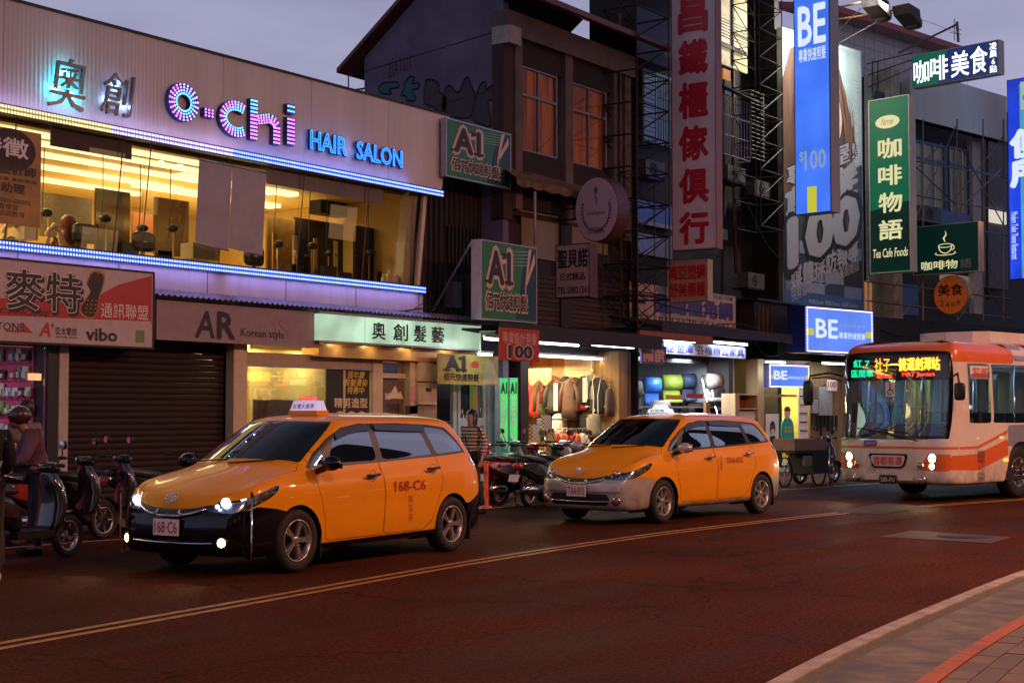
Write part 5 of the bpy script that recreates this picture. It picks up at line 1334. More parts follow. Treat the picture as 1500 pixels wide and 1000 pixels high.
# recruiting banner inside the window
s = Sign('banner', 'brown and gold recruiting banner in the left corner of the salon window', FA, -40, 60, 178, 322, .01, mat('banner_gold', (.42, .25, .08), .7, nz=.25, ns=2), DKB, .0, off=-.06, box=False, cat='banner')
s.E(.55, .78, .42, .30, mat('banner_dark', (.03, .015, .012), .6, nz=0), -.004); s.T('特徵', .05, .80, .70, .90, WPR, .02, -.007); s.T('造型設計師', .02, .92, .52, .62, BRNP, .03); s.T('底薪4~5.5萬 享勞健保', .02, .94, .45, .49, BRNP); s.T('造型助理', .06, .76, .33, .43, BRNP, .03); s.T('底薪15000~20000\n免費學習\n完善培訓教育', .1, .85, .08, .28, BRNP)
# posters in the lower window
PB = mat('poster_black', (.02, .015, .012), .5, nz=.1)
s = Sign('poster', 'dark poster with yellow price print in the salon shop window', FA, 478, 541, 537, 640, .01, PB, PB, 0, off=.085, box=False, cat='poster')
YP = mat('print_yellow', (.75, .52, .05), .5, nz=0)
s.T('週年慶\n剪髮燙染\n特惠中', .40, .95, .62, .95, YP, .01, shear=.2); s.T('精剪造型', .18, .95, .42, .56, mat('print_cream', (.75, .62, .4), .5, nz=0), .02); s.T('300', .25, .92, .18, .36, YP, .05)
PT = mat('door_cream', (.62, .50, .32), .5, nz=.06)
dr = anchor('glass_door', 'cream framed salon door with a brown mountain poster', 'door', FA)
for (p0, p1) in ((553, 561), (596, 601)): box_at('stile', dr, FA, p0, p1, 512, 700, .05, .07, PT)
box_at('transom', dr, FA, 561, 596, 546, 553, .05, .07, PT); box_at('pane', dr, FA, 561, 596, 512, 700, .09, .01, SGLASS)
s = Sign('poster', 'brown poster with a pale mountain on the salon door', FA, 562, 592, 556, 606, .008, mat('poster_brown', (.14, .08, .05), .5, nz=.15), PB, 0, off=.075, box=False, cat='poster')
s.P([(.2, .45), (.55, .85), (.7, .6), (.8, .68), (.95, .45)], mat('print_cream', (.75, .62, .4)), -.004); s.T('誠', .06, .32, .42, .62, WPR, .02); s.T('經營設計學苑\n美髮美容', .1, .9, .08, .30, BRNP)
cb = anchor('meter_cabinet', 'row of cream meter cabinets beside the barber banner', 'cabinet', FA)
CAB = mat('cabinet_cream', (.52, .42, .27), .55, nz=.12)
box_at('cabinet', cb, FA, 601, 612, 518, 700, -.05, .3, mat('door_cream', (.62, .50, .32))); box_at('cabinet', cb, FA, 613, 640, 524, 558, -.12, .3, CAB); box_at('cabinet', cb, FA, 613, 640, 560, 592, -.12, .3, CAB); box_at('cabinet', cb, FA, 592, 640, 592, 700, -.04, .2, mat('cabinet_tan', (.30, .22, .13), .5, nz=.1))
box_at('dial', cb, FA, 624, 632, 568, 573, -.125, .01, BLKP); box_at('notice', cb, FA, 601, 612, 566, 588, -.056, .004, mat('pink_paper', (.62, .35, .30), .6, nz=.05)); box_at('notice', cb, FA, 594, 612, 594, 606, -.05, .004, PB)
# barber entrance
X728 = xp(728, 560)
pk = room('barber shop with a pink wall behind glass doors', FA, X640 + .1, X728 + .3, .9, 3.2, .1, 2.9, mat('pink_wall', (.55, .06, .12), .6, nz=.05), PAV, WPR, [(24.2, 1.6, 2.8, .9, 80, (.85, 1, .92)), (23.6, 1.4, 2.7, .5, 12, (1, .6, .6))])
gd = anchor('glass_door', 'pale blue framed glass door covered in white leaf stickers', 'door', FA)
BLF = mat('pale_blue_frame', (.35, .48, .50), .4, nz=.08)
for (p0, p1) in ((664, 669), (671, 675), (709, 712), (715, 729)): box_at('stile', gd, FA, p0, p1, 556, 745, .0, .08, BLF)
box_at('transom', gd, FA, 671, 712, 612, 624, .02, .05, BLF); box_at('pane', gd, FA, 675, 709, 556, 740, .05, .01, SGLASS)
box_at('poster_strip', gd, FA, 688, 693, 563, 612, .03, .006, GRN); box_at('poster_strip', gd, FA, 693, 700, 566, 610, .03, .006, mat('poster_mix', (.35, .12, .05), .5, nz=.6, ns=12, alt=(.12, .3, .05)))
rnd = random.Random(9)
for k in range(16):
    px_, py_ = rnd.uniform(677, 707), rnd.choice([rnd.uniform(560, 585), rnd.uniform(600, 612), rnd.uniform(628, 660)]); x_, z_ = FA.px(px_, py_, .045)
    q = MB(); q.ball((x_, .045, z_), .035, mat('leaf_sticker', (.55, .62, .62), .5, nz=0), 8, (.6, .05, 1.4)); q.go('sticker', gd)
s = Sign('banner', 'wrinkled yellow barber banner tied across the doorway', FA, 641, 730, 517, 562, .01, mat('banner_olive', (.40, .33, .06), .6, nz=.3, ns=3), DKB, 0, off=-.35, box=False, cat='banner')
for v in s.panel.data.vertices: v.co.z += .0
s.T('A1', .13, .43, .45, .92, BRNP, .06); s.P([(.345, .44), (.47, .44), (.47, .52), (.345, .52)], BRNP, -.0075); s.P([(.33, .90), (.39, .93), (.39, .84), (.33, .80)], BRNP, -.0075); s.P([(.08, .44), (.19, .44), (.19, .50), (.08, .50)], BRNP, -.0075); s.E(.60, .68, .13, .07, mat('print_red', (.45, .03, .02)), -.004); s.T('佰元快速剪髮', .10, .66, .12, .36, BRNP, .03); s.P([(.72, .0), (1.0, .05), (.92, .7), (.80, .95), (.76, .5)], mat('banner_fold', (.48, .42, .20), .5, nz=.1), -.006)
gp = glow('green_panel', (.02, .85, .16), .95)
for (p0, p1, lb_) in ((732, 744, 'left of the two glowing green barber panels'), (746, 758, 'right of the two glowing green barber panels')):
    s = Sign('lit_signboard', lb_, FA, p0, p1, 553, 664, .12, litpanel('green_panel_lit', (.02, .80, .14), .9, .25, sc=2), BLF, .01, off=-.25, group='green lit barber panels')
    s.T('A1', .15, .85, .80, .93, BLKP, .07); s.T('佰\n元\n快\n速\n剪\n髮', .25, .75, .34, .76, WPR, .02); s.P([(.1, .28), (.25, .28), (.8, .06), (.7, .05)], WPR, -.005); s.P([(.35, .29), (.5, .30), (.9, .10), (.85, .07)], WPR, -.0055)
    s.P([(.0, .0), (1, 0), (1, .12), (0, .22)], mat('teal_print', (.02, .30, .28), .4, nz=0), -.0035)
area('green_spill', FA.w(FA.px(745, 600, -.25)[0], -.35, 1.5), .5, 5, (.05, 1, .2), (0, -1, -.2), sy=1.6)
s = Sign('banner', 'red cloth banner reading 100 hung from the awning', FA, 731, 790, 479, 527, .01, mat('banner_red', (.42, .035, .02), .65, nz=.1), DKB, 0, off=-1.33, box=False, cat='banner')
s.T('專業設計剪髮', .08, .93, .52, .88, mat('print_rose', (.5, .3, .25), .5, nz=0), .02); s.T('100', .22, .82, .08, .48, PNKW, .08, -.005); s.T('100', .235, .805, .095, .465, BRNP, .045, -.008)

# ---------------------------------------------------------------- shed between the salon and the old house
shd = anchor('metal_shed', 'dark corrugated metal infill between the salon and the graffiti house', 'building', FA)
CORR = mat('corrugated_dark', (.028, .019, .016), .5, .3, nz=.3, ns=2, streak=True)
ribbed('wall', shd, 23.2, 25.75, 2.9, 7.0, .55, .17, .05, CORR)
bx('core', shd, 23.2, 25.7, .62, 3.0, 0, 6.9, DKM)
x0, x1, z0, z1 = rect(FA, 657, 700, 330, 395, .5)
bx('window_recess', shd, x0, x1, .53, .56, z0, z1, mat('black_void', (.006, .006, .008), .6, nz=0))
for k in range(9): bx('window_bar', shd, x0 + (x1 - x0) * k / 8 - .012, x0 + (x1 - x0) * k / 8 + .012, .49, .52, z0, z1, DKM)
box_at('air_duct', shd, FA, 664, 676, 412, 450, .3, .2, mat('duct_grey', (.15, .13, .16), .5, nz=.2))
# ---------------------------------------------------------------- old house with graffiti gable
old = anchor('old_house', 'dark old house with graffiti gable, dim orange curtained windows and slatted lower wall', 'building', FA)
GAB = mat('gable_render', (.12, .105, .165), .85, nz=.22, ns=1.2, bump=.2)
XG = 25.62
def gable():
    q = MB(); prof = [(21.75, 0), (18.0, 0), (18.0, 10.15), (19.6, 11.1), (21.75, 9.45)]
    n = len(prof); vs = [(XG, y - 18, z) for y, z in prof] + [(XG + .2, y - 18, z) for y, z in prof]
    q.add(vs, [tuple(range(n - 1, -1, -1)), tuple(range(n, 2 * n))] + [(i, (i + 1) % n, (i + 1) % n + n, i + n) for i in range(n)], GAB); q.go('gable_wall', old)
    for (z_, d) in ((8.05, .28), (9.25, .3)): MB().tube([(XG - .005, -.0, z_ + d), (XG - .005, 3.75, z_ - .1)], .008, DKM, 4).go('wall_cable', old)
gable()
RF = mat('roof_red_brown', (.11, .022, .022), .5, nz=.15)
def slope(name, par, y0, z0, y1, z1, xa, xb, m, th=.10):
    q = MB(); q.add([(xa, y0, z0), (xb, y0, z0), (xb, y1, z1), (xa, y1, z1), (xa, y0, z0 + th), (xb, y0, z0 + th), (xb, y1, z1 + th), (xa, y1, z1 + th)], [(0, 3, 2, 1), (4, 5, 6, 7), (0, 1, 5, 4), (1, 2, 6, 5), (2, 3, 7, 6), (3, 0, 4, 7)], m); return q.go(name, par)
slope('roof', old, 4.35, 9.15, 1.6, 11.2, XG - .25, 31.3, RF); slope('roof', old, 1.6, 11.2, -.75, 10.15, XG - .25, 31.3, RF)
bx('gutter', old, XG - .25, 31.3, -.86, -.74, 10.08, 10.2, mat('gutter_red', (.13, .02, .025), .5, nz=.1))
bal = [((XG + .1, 3.8, 8.3), (XG + .1, 4.3, 8.3)), ((XG + .1, 4.3, 9.2), (XG + .1, 4.3, 7.4)), ((XG + .1, 3.8, 8.8), (XG + .1, 4.5, 8.8)), ((XG + .1, 3.9, 8.8), (XG + .1, 3.9, 7.4)), ((XG + .1, 4.1, 8.8), (XG + .1, 4.1, 7.4))]
bars(old, bal, .02, DKM, 'balcony_rail')
# graffiti
frG = Fr(XG, 18, -90)
GT, GK = mat('graffiti_teal', (.012, .11, .12), .7, nz=.15), mat('graffiti_black', (.018, .016, .024), .7, nz=.1)
GF = mat('graffiti_fill', (.04, .035, .05), .7, nz=.2)
def blob(pts, m, y, out_m=None, grow=.04):
    P_ = [frG.px(a, b) for a, b in pts]; P_ = curveP(P_, 5)
    q = MB(); q.add([(p[0], y, p[1]) for p in P_], [tuple(range(len(P_)))], m); o = q.go('graffiti', old)
    o.matrix_local = Matrix.Rotation(frG.a, 4, 'Z'); o.location = (XG, 0, 0)
    if out_m:
        q = MB(); q.tube([(p[0], y, p[1]) for p in P_ + [P_[0]]], grow, out_m, 4, cap=False); q2 = q.go('graffiti_outline', old); q2.matrix_local = Matrix.Rotation(frG.a, 4, 'Z'); q2.location = (XG, 0, 0)
blob([(555, 130), (562, 122), (582, 121), (583, 128), (570, 131), (574, 137), (560, 137)], GT, -.006, GK, .02)
blob([(588, 140), (592, 130), (594, 121), (600, 113), (607, 114), (604, 122), (614, 122), (612, 130), (604, 132), (609, 146), (598, 148), (594, 140)], GT, -.008, GK, .02)
for P_ in ([(622, 150), (624, 120), (632, 117), (642, 122), (644, 135), (655, 145), (650, 165), (632, 155)], [(648, 160), (652, 132), (660, 126), (668, 135), (675, 132), (680, 118), (686, 114), (692, 130), (696, 140), (690, 170), (670, 172)], [(692, 172), (698, 142), (704, 124), (711, 120), (712, 132), (720, 126), (724, 134), (722, 146), (715, 150), (719, 184), (706, 182)]): blob(P_, GF, -.007, GK, .022)
x0, z0 = frG.px(568, 112); x1, z1 = frG.px(602, 84); o = text('ZIATO1', (x0, x1, z0, z1), -.006, GK, old, bold=-.01, skew=.18); o.matrix_local = Matrix.Rotation(frG.a, 4, 'Z'); o.location = (XG, 0, 0); o.name = 'graffiti_tag'
# street front of the old house
def bw(name, p0, p1, pt, pb, off, dep, m, par=None): return box_at(name, par or old, FA, p0, p1, pt, pb, off, dep, m)
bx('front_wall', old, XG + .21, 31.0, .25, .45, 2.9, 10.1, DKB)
PIL = mat('pilaster_concrete', (.13, .092, .078), .8, nz=.3, ns=1.5, bump=.2)
BRW = mat('brown_pebble_wall', (.024, .012, .010), .85, nz=.35, ns=25, bump=.4)
xw_ = lambda p, y=100: FA.px(p, y)[0]
zt = FA.px(800, 30)[1]
for (p0, p1, dz0) in ((751, 761, 5.85), (824, 835, 5.75), (895, 907, 5.7), (911, 920, 5.6)): bx('pilaster', old, xw_(p0), xw_(p1), -.08, .25, dz0, 9.75, PIL)
bx('corner_pillar', old, XG - .035, xw_(750), -.04, .25, 5.6, 9.4, mat('pillar_brown', (.04, .018, .014), .8, nz=.4, ns=10)); bx('head_beam', old, XG - .03, xw_(922), -.16, .25, 9.45, 9.95, PIL)
bx('corner_cap', old, XG - .05, xw_(752), -.20, .25, 9.25, 9.62, mat('cap_pale', (.32, .28, .27), .8, nz=.2))
for (p0, p1) in ((761, 824), (835, 895)): bx('spandrel', old, xw_(p0), xw_(p1), .0, .25, 5.9, 7.12, BRW); bx('spandrel', old, xw_(p0), xw_(p1), .0, .25, 8.95, 9.45, BRW)
WF = mat('window_frame_grey', (.22, .19, .23), .5, .2, nz=.1)
CUR = mat('curtain_orange', (.25, .06, .01), .9, nz=.25, ns=5, streak=True, emit=(1, .17, .01), es=.13, alt=(.03, .006, .001))  # streaks painted in for the folds; glow stands for room light behind
_t = CUR.node_tree; _r = [n_ for n_ in _t.nodes if n_.type == 'VALTORGB'][0]; _m = N('ShaderNodeMapRange', _t); _m.inputs[1].default_value = .35; _m.inputs[2].default_value = .65; _m.inputs[3].default_value = .02; _m.inputs[4].default_value = .14
_t.links.new([n_ for n_ in _t.nodes if n_.type == 'TEX_NOISE'][0].outputs[0], _m.inputs[0]); _t.links.new(_m.outputs[0], _t.nodes['Principled BSDF'].inputs['Emission Strength'])
def old_window(lb_, x0, x1, z0, z1):
    w_ = bx('window', old, x0, x1, .16, .18, z0, z1, mat('room_dark', (.03, .01, .006), .8, nz=0)); w_['label'] = lb_
    q = MB(); xm = (x0 + x1) / 2; zm = z0 + (z1 - z0) * .66; f = .035
    for a in (x0, xm, x1): q.box(a - f / 2 * (1.3 if a != xm else 1), a + f / 2 * (1.3 if a != xm else 1), .02, .08, z0, z1, WF)
    for b in (z0, zm, z1): q.box(x0, x1, .015, .085, b - f / 2, b + f / 2 * (2.2 if b == zm else 1), WF)
    q.go('frame', w_)
    q = MB(); n = 60; vs = []
    for i in range(n + 1):
        x = x0 + (x1 - x0) * i / n; y = .13 + .018 * sin(i * 1.05) + .01 * sin(i * .37); vs += [(x, y, z0), (x, y * .9 + .012, z1)]
    q.add(vs, [(2 * i, 2 * i + 2, 2 * i + 3, 2 * i + 1) for i in range(n)], CUR, True); q.go('curtain', w_)
    q = MB()
    for (a, b) in ((x0, xm), (xm, x1)):
        for (c_, d_) in ((z0, zm), (zm, z1)): q.quad((a, .05, c_), (b, .05, c_), (b, .05, d_), (a, .05, d_), glass('old_pane', (.8, .8, .8), .01, gcol=(.35, .35, .35)))
    q.go('pane', w_)
old_window('left upstairs window with orange curtains', xw_(763), xw_(817), 7.15, 8.92); old_window('right upstairs window with orange curtains', xw_(837), xw_(889), 7.15, 8.92)
# second floor: patterned glass with a painted amber glow for light inside, awning, planks
PG = mat('patterned_glass', (.06, .045, .035), .35, nz=.6, ns=35, alt=(.02, .014, .012), emit=(1, .35, .08), es=.045)
for (p0, p1, pt, pb) in ((757, 822, 278, 308), (765, 822, 314, 375), (838, 890, 282, 365)): bw('patterned_pane', p0, p1, pt, pb, .12, .03, PG)
bw('post', 822, 838, 262, 480, .05, .2, BRN); bw('rail', 752, 895, 309, 314, .06, .1, BRN); bw('warm_lamp', 812, 820, 284, 300, .10, .03, glow('lamp_dim', (1, .3, .05), .8))
bx('plank_backing', old, XG + .21, 31.0, .18, .26, 2.9, 5.6, BRN)
zq = 3.02; pm_ = [mat('plank_a', (.062, .028, .013), .6, nz=.35, ns=4), mat('plank_b', (.040, .018, .009), .65, nz=.35, ns=4)]; me_ = {}
k = 0
while zq < 4.55:
    q = MB(); q.box(xw_(742, 440), 31.0, .10, .17, zq, zq + .085, pm_[k % 2]); q.go('plank', old); zq += .098; k += 1
aw = anchor('scalloped_awning', 'small dirty scalloped awning over the patterned windows of the old house', 'awning', FA)
x0, z0 = FA.px(757, 262, -.5); x1 = FA.px(902, 275, -.5)[0]; AWM = mat('awning_tan', (.14, .08, .045), .8, nz=.45, ns=5)
q = MB(); q.add([(x0, .0, z0 + .35), (x1, 0, z0 + .30), (x1, -.5, z0), (x0, -.5, z0 + .02)], [(0, 3, 2, 1)], AWM); q.go('cloth', aw)
q = MB(); n = 40; vs = []
for i in range(n + 1): x = x0 + (x1 - x0) * i / n; vs += [(x, -.5, z0 + .02), (x, -.505, z0 - .10 - .05 * abs(sin(i * .6)))]
q.add(vs, [(2 * i, 2 * i + 1, 2 * i + 3, 2 * i + 2) for i in range(n)], AWM); q.go('valance', aw)
# round hanging sign
fp = FA.perp(843, 307, .55)
def round_sign():
    x0, z1 = fp.px(842, 262); x1, z0 = fp.px(905, 352); cx, cz = (x0 + x1) / 2, (z0 + z1) / 2; rx, rz_ = (x1 - x0) / 2, (z1 - z0) / 2
    t = thing('round_sign', 'oval mauve hanging sign with a sketched wreath and dark red side', 'sign', fp.w(cx, 0, cz), fp.a)
    n = 40; q = MB(); o = [(rx * cos(2 * pi * i / n), rz_ * sin(2 * pi * i / n)) for i in range(n)]
    q.slab(o, .02, .50, mat('sign_side_maroon', (.07, .015, .015), .5, nz=.1)); q.go('drum', t)
    q = MB(); q.slab([(a * .97, b * .97) for a, b in o], 0, .02, mat('sign_face_mauve', (.42, .29, .32), .5, nz=.08)); f = q.go('face', t)
    IK = mat('ink_blue_black', (.03, .025, .06), .5, nz=0)
    q = MB(); q.tube([(rx * .62 * cos(R(a)), -.004, rz_ * .62 * sin(R(a)) - .02) for a in range(155, 386, 8)], .008, IK, 4)
    for a in range(160, 384, 9):
        c, s_ = cos(R(a)), sin(R(a)); q.tube([(rx * .62 * c, -.005, rz_ * .62 * s_ - .02), (rx * .72 * cos(R(a + 6)), -.005, rz_ * .72 * sin(R(a + 6)))], .012, IK, 4)
    q.tube([(0, -.005, .1), (.02, -.005, .2), (-.03, -.005, .32), (.0, -.005, .42)], .012, IK, 4)
    for k in range(7): q.tube([(.0, -.005, .40), (.055 * cos(R(k * 51)), -.005, .42 + .08 * sin(R(k * 51)))], .010, IK, 4)
    for k in range(6): q.tube([(-.16 + k * .06, -.005, -.40 + .02 * (k % 2)), (-.18 + k * .075, -.005, -.52)], .014, IK, 4)
    q.go('drawing', f); text('seibeno', (-.22, .22, -.12, -.02), -.005, IK, f, bold=0, shear=.3)
    bars(t, [((-rx, .25, .1), (-rx - .9, .25, .1)), ((-rx, .25, -.15), (-rx - .9, .25, -.1))], .02, DKM, 'bracket')
round_sign()
fp2 = FA.perp(813, 440, .55)
s = Sign('shop_sign', 'dim pink shop sign with telephone number below the oval sign', fp2, 814, 864, 359, 437, .30, mat('sign_face_pink', (.38, .24, .22), .5, nz=.08), mat('sign_side_maroon', (.07, .015, .015)), .02)
s.T('聖貝諾', .06, .94, .56, .90, BLKP, .03); s.T('日式精品', .14, .86, .32, .46, BLKP, .02); s.T('TEL:28821561', .05, .97, .08, .20, BLKP, .02)
# ---------------------------------------------------------------- dark house with the lattice
dk = anchor('lattice_house', 'dark shop house behind steel lattice with barred windows and a lit stair', 'building', FA)
bx('wall', dk, 31.0, 39.6, .9, 1.2, 2.9, 14, mat('dark_wall', (.009, .007, .007), .9, nz=.4, ns=1.5)); bx('side_wall', dk, 30.95, 31.0, -.1, 1.2, 0, 14, DKB)  # very dark, blotchy wall colour
bd = lambda name, p0, p1, pt, pb, off, dep, m: box_at(name, dk, FA, p0, p1, pt, pb, off, dep, m)
bd('upper_cladding', 922, 985, 0, 62, .5, .3, mat('mauve_sheet', (.022, .02, .032), .6, nz=.2, streak=True)); bd('ledge', 925, 985, 62, 80, .3, .5, mat('ledge_grey', (.07, .055, .06), .8, nz=.3))
WD = mat('window_dim', (.03, .035, .03), .3, nz=.5, ns=6, emit=(.30, .35, .22), es=.07)
for (p0, p1, pt, pb) in ((944, 988, 100, 205), (1058, 1066, 335, 350)): bd('window', p0, p1, pt, pb, .8, .06, WD)
bd('window', 925, 985, 290, 325, .8, .06, mat('window_blue', (.01, .015, .03), .5, nz=.5, ns=5, emit=(.08, .12, .50), es=.12)); bd('window_head', 922, 985, 318, 324, .7, .1, mat('pale_rail', (.25, .24, .3), .5, nz=.1)); bd('window', 928, 985, 335, 370, .8, .06, mat('window_grey_dim', (.06, .06, .09), .3, nz=.4, ns=5))
LW = mat('lit_stair', (.4, .35, .2), .5, nz=.3, ns=4, emit=(1, .82, .45), es=.42)
bd('lit_window', 1056, 1094, -20, 92, .6, .06, LW); bd('window_post', 1072, 1075, -20, 95, .55, .05, DKM); bd('amber_window', 1060, 1070, 100, 115, .6, .05, glow('amber_glow', (1, .32, .03), .45)); bd('window_rail', 1056, 1094, 60, 66, .5, .05, DKM)
WBARS = mat('white_grille', (.30, .30, .36), .5, nz=.1)
def grille(lb_, fr, p0, p1, pt, pb, off, nx, nz_, m, r=.012, deep=.4):
    t = anchor('window_grille', lb_, 'window grille', fr, 'steel grilles over the dark house windows'); x0, x1, z0, z1 = rect(fr, p0, p1, pt, pb, off); S = []
    for k in range(nx + 1): x = x0 + (x1 - x0) * k / nx; S.append(((x, off, z0), (x, off, z1)))
    for k in range(nz_ + 1): z = z0 + (z1 - z0) * k / nz_; S.append(((x0, off, z), (x1, off, z)))
    for x in (x0, x1):
        for z in (z0, z1): S.append(((x, off, z), (x, off + deep, z)))
    bars(t, S, r, m)
grille('white barred cage grille below the small green awning', FA, 1060, 1098, 138, 225, .1, 9, 3, WBARS, .014); grille('pale ladder like grille right of the white cage', FA, 1100, 1136, 132, 230, .3, 2, 16, mat('grille_cream', (.34, .30, .24), .6, nz=.2), .012)
grille('faint ladder grille left of the tall red lettered sign', FA, 942, 960, 100, 210, .2, 1, 16, mat('grille_dark', (.09, .085, .08), .6, nz=.2), .012); grille('dark upright bars beside the faint ladder grille', FA, 964, 990, 112, 205, .25, 7, 3, MATS['grille_dark'], .012)
grille('railing in front of the lit stair window', FA, 1048, 1096, 22, 48, .0, 2, 6, mat('grille_mid', (.18, .17, .17), .6, nz=.2), .012)
t = anchor('small_awning', 'small green corrugated awning above the white cage', 'awning', FA); x0, z0 = FA.px(1050, 122, .0); x1 = FA.px(1106, 124, .0)[0]
q = MB(); q.add([(x0, .5, z0 + .2), (x1, .5, z0 + .15), (x1 + .3, -.2, z0 - .18), (x0, -.2, z0 - .06), (x0, .5, z0 + .17), (x1, .5, z0 + .12), (x1 + .3, -.2, z0 - .21), (x0, -.2, z0 - .09)], [(0, 3, 2, 1), (4, 5, 6, 7), (3, 7, 6, 2), (2, 6, 5, 1)], mat('awning_green', (.05, .075, .05), .6, nz=.2)); q.go('sheet', t)
# steel lattice tower
def lattice(lb_, fr, p0, p1, pt, pb, off, deep, n, m, r=.022, zig=True):
    t = anchor('steel_lattice', lb_, 'lattice', fr, 'steel lattice frames on the fronts'); x0, z1 = fr.px(p0, pt, off); _, z0 = fr.px(p0, pb, off); x1, _ = fr.px(p1, (pt + pb) / 2, off); S = []
    for x in (x0, x1):
        for y in (off, off + deep): S.append(((x, y, z0), (x, y, z1)))
    for k in range(n + 1):
        z = z0 + (z1 - z0) * k / n; S += [((x0, off, z), (x1, off, z)), ((x0, off + deep, z), (x1, off + deep, z)), ((x0, off, z), (x0, off + deep, z)), ((x1, off, z), (x1, off + deep, z))]
        if zig and k < n: zb = z0 + (z1 - z0) * (k + 1) / n; S += [((x0, off, z), (x1, off, zb)), ((x1, off + deep, z), (x0, off + deep, zb))]
    bars(t, S, r, m); return t
STK = mat('lattice_steel', (.012, .010, .011), .7, .1, nz=.2)
lattice('black steel lattice between the old house and the tall red lettered sign', FA, 932, 980, -40, 480, -.9, .9, 11, STK, .020)
lattice('black steel lattice right of the tall red lettered sign', FA, 1112, 1146, -40, 330, -.6, .8, 9, mat('lattice_black', (.012, .011, .012), .6, .2, nz=.2), .016)
# tall sign with red characters
ft = FA.perp(983, 368, .35)
TF = mat('tall_sign_face', (.72, .56, .58), .5, nz=.10, ns=1.2); TRD = mat('tall_sign_red', (.50, .012, .03), .45, nz=.05)
s = Sign('tall_sign', 'tall dim pink vertical sign with a column of bold red characters', ft, 983, 1049, -60, 368, .30, TF, mat('tall_sign_side', (.30, .12, .10), .5, nz=.15), .02)
H = s.h; zt_ = FA
ys = [(0, 56), (62, 117), (124, 182), (190, 240), (250, 306), (314, 366)]
for k, (ch, (a, b)) in enumerate(zip('昌鐵櫃傢俱行', [(-4, 56), (62, 117), (124, 180), (187, 241), (249, 303), (311, 362)])):
    za = (368 - b) / 428; zb = (368 - a) / 428; s.T(ch, .18, .80, za + .008, zb - .008, TRD, .04)
fr2 = FA.perp(978, 440, .25)
s = Sign('shop_sign', 'small pink sign with two rows of red characters below the tall sign', fr2, 978, 1037, 383, 443, .25, mat('small_red_face', (.50, .24, .17), .5, nz=.08), mat('small_red_side', (.45, .36, .25), .5, nz=.1), .015)
s.T('南亞塑鋼', .05, .93, .54, .88, TRD, .03); s.T('舒美櫥櫃', .05, .93, .12, .46, TRD, .03)
bw_ = Sign('shop_sign', 'long pale sign with violet characters and telephone numbers behind the lattice', FA, 921, 1078, 411, 474, .12, mat('long_sign_face', (.50, .36, .27), .55, nz=.12), DKM, .02, off=.05)
VI = mat('print_violet', (.07, .04, .16), .5, nz=0)
bw_.P([(.03, .50), (.14, .50), (.14, .60), (.03, .58)], VI, -.004); bw_.T('昌鐵櫃角鋼', .22, .96, .34, .78, VI, .05); bw_.T('TEL  8613170·8614811', .03, .97, .07, .24, mat('print_brown', (.10, .05, .04), .5, nz=0), .02); bw_.T('各式家具 · 辦公家具 · 現代系列櫥', .22, .97, .84, .94, VI, .01)
# shop awning line over the ground floors
awn = anchor('shop_canopy', 'dark tin canopy running above the clothes and pram shops', 'canopy', FA)
x0, x1 = xp(655, 490), FA.px(968, 490, -1.25)[0]; CAN = mat('canopy_tin', (.018, .010, .008), .6, nz=.3, ns=2)
q = MB(); q.add([(x0, .2, 3.35), (x1, .2, 3.55), (x1, -1.25, 3.34), (x0, -1.25, 3.10), (x0, .2, 3.30), (x1, .2, 3.50), (x1, -1.25, 3.29), (x0, -1.25, 3.05)], [(0, 3, 2, 1), (4, 5, 6, 7), (3, 7, 6, 2), (0, 4, 7, 3)], CAN); q.go('sheet', awn)
zc_ = FA.px(1030, 491, -1.25)[1]; xc_ = 37.0
q = MB(); q.add([(x1, .2, zc_ + .45), (xc_, .2, zc_ + .45), (xc_, -1.25, zc_ + .12), (x1, -1.25, zc_ + .12), (x1, .2, zc_ + .38), (xc_, .2, zc_ + .38), (xc_, -1.25, zc_ + .05), (x1, -1.25, zc_ + .05)], [(0, 3, 2, 1), (4, 5, 6, 7), (3, 7, 6, 2), (0, 4, 7, 3), (1, 2, 6, 5)], CAN); q.go('sheet', awn)
bx('fascia', awn, x1 + .01, xc_, -1.28, -1.25, zc_, zc_ + .22, CAN)
bx('fascia', awn, x0, x1, -1.28, -1.25, 3.02, 3.32, CAN); bx('orange_trim', awn, xp(865, 480), xp(975, 480), -1.27, -1.20, 3.25, 3.42, mat('orange_trim', (.25, .07, .02), .6, nz=.2))
TUB = glow('tube_white', (.86, .93, 1), 12)
def tube_light(lb_, fr, p0, p1, py, off, e=14, c_=(.88, .94, 1), m=None):
    x0, z0 = fr.px(p0, py, off); x1, _ = fr.px(p1, py, off)
    t = thing('tube_light', lb_, 'lamp', fr.w((x0 + x1) / 2, off, z0), fr.a, 'fluorescent tubes under the canopies'); w_ = (x1 - x0) / 2
    MB().tube([(-w_, 0, 0), (w_, 0, 0)], .022, m or TUB, 8).go('tube', t); bx('batten', t, -w_ - .03, w_ + .03, -.03, .03, .03, .07, WPR)
    if e: area('tube_glow', (0, 0, -.05), w_ * 2, e, c_, (0, .1, -1), t, sy=.06)
tube_light('white tube lamp half hidden behind the red 100 banner', FA, 710, 734, 496, -.9, 8); tube_light('white tube lamp just right of the red 100 banner', FA, 790, 847, 502, -.9, 16); tube_light('white tube lamp over the right half of the clothes shop', FA, 868, 928, 505, -.9, 16)
tube_light('white tube lamp above the yellow barber banner', FA, 668, 720, 517, -.1, 8); tube_light('long tube lamp at the head of the clothes shop opening', FA, 790, 885, 521, .1, 14, WARM)
tube_light('white tube lamp over the left of the blue lettered shop board', FA, 972, 1018, 497, -.9, 14, (.8, .88, 1)); tube_light('white tube lamp over the right of the blue lettered shop board', FA, 1046, 1094, 501, -.9, 14, (.8, .88, 1))
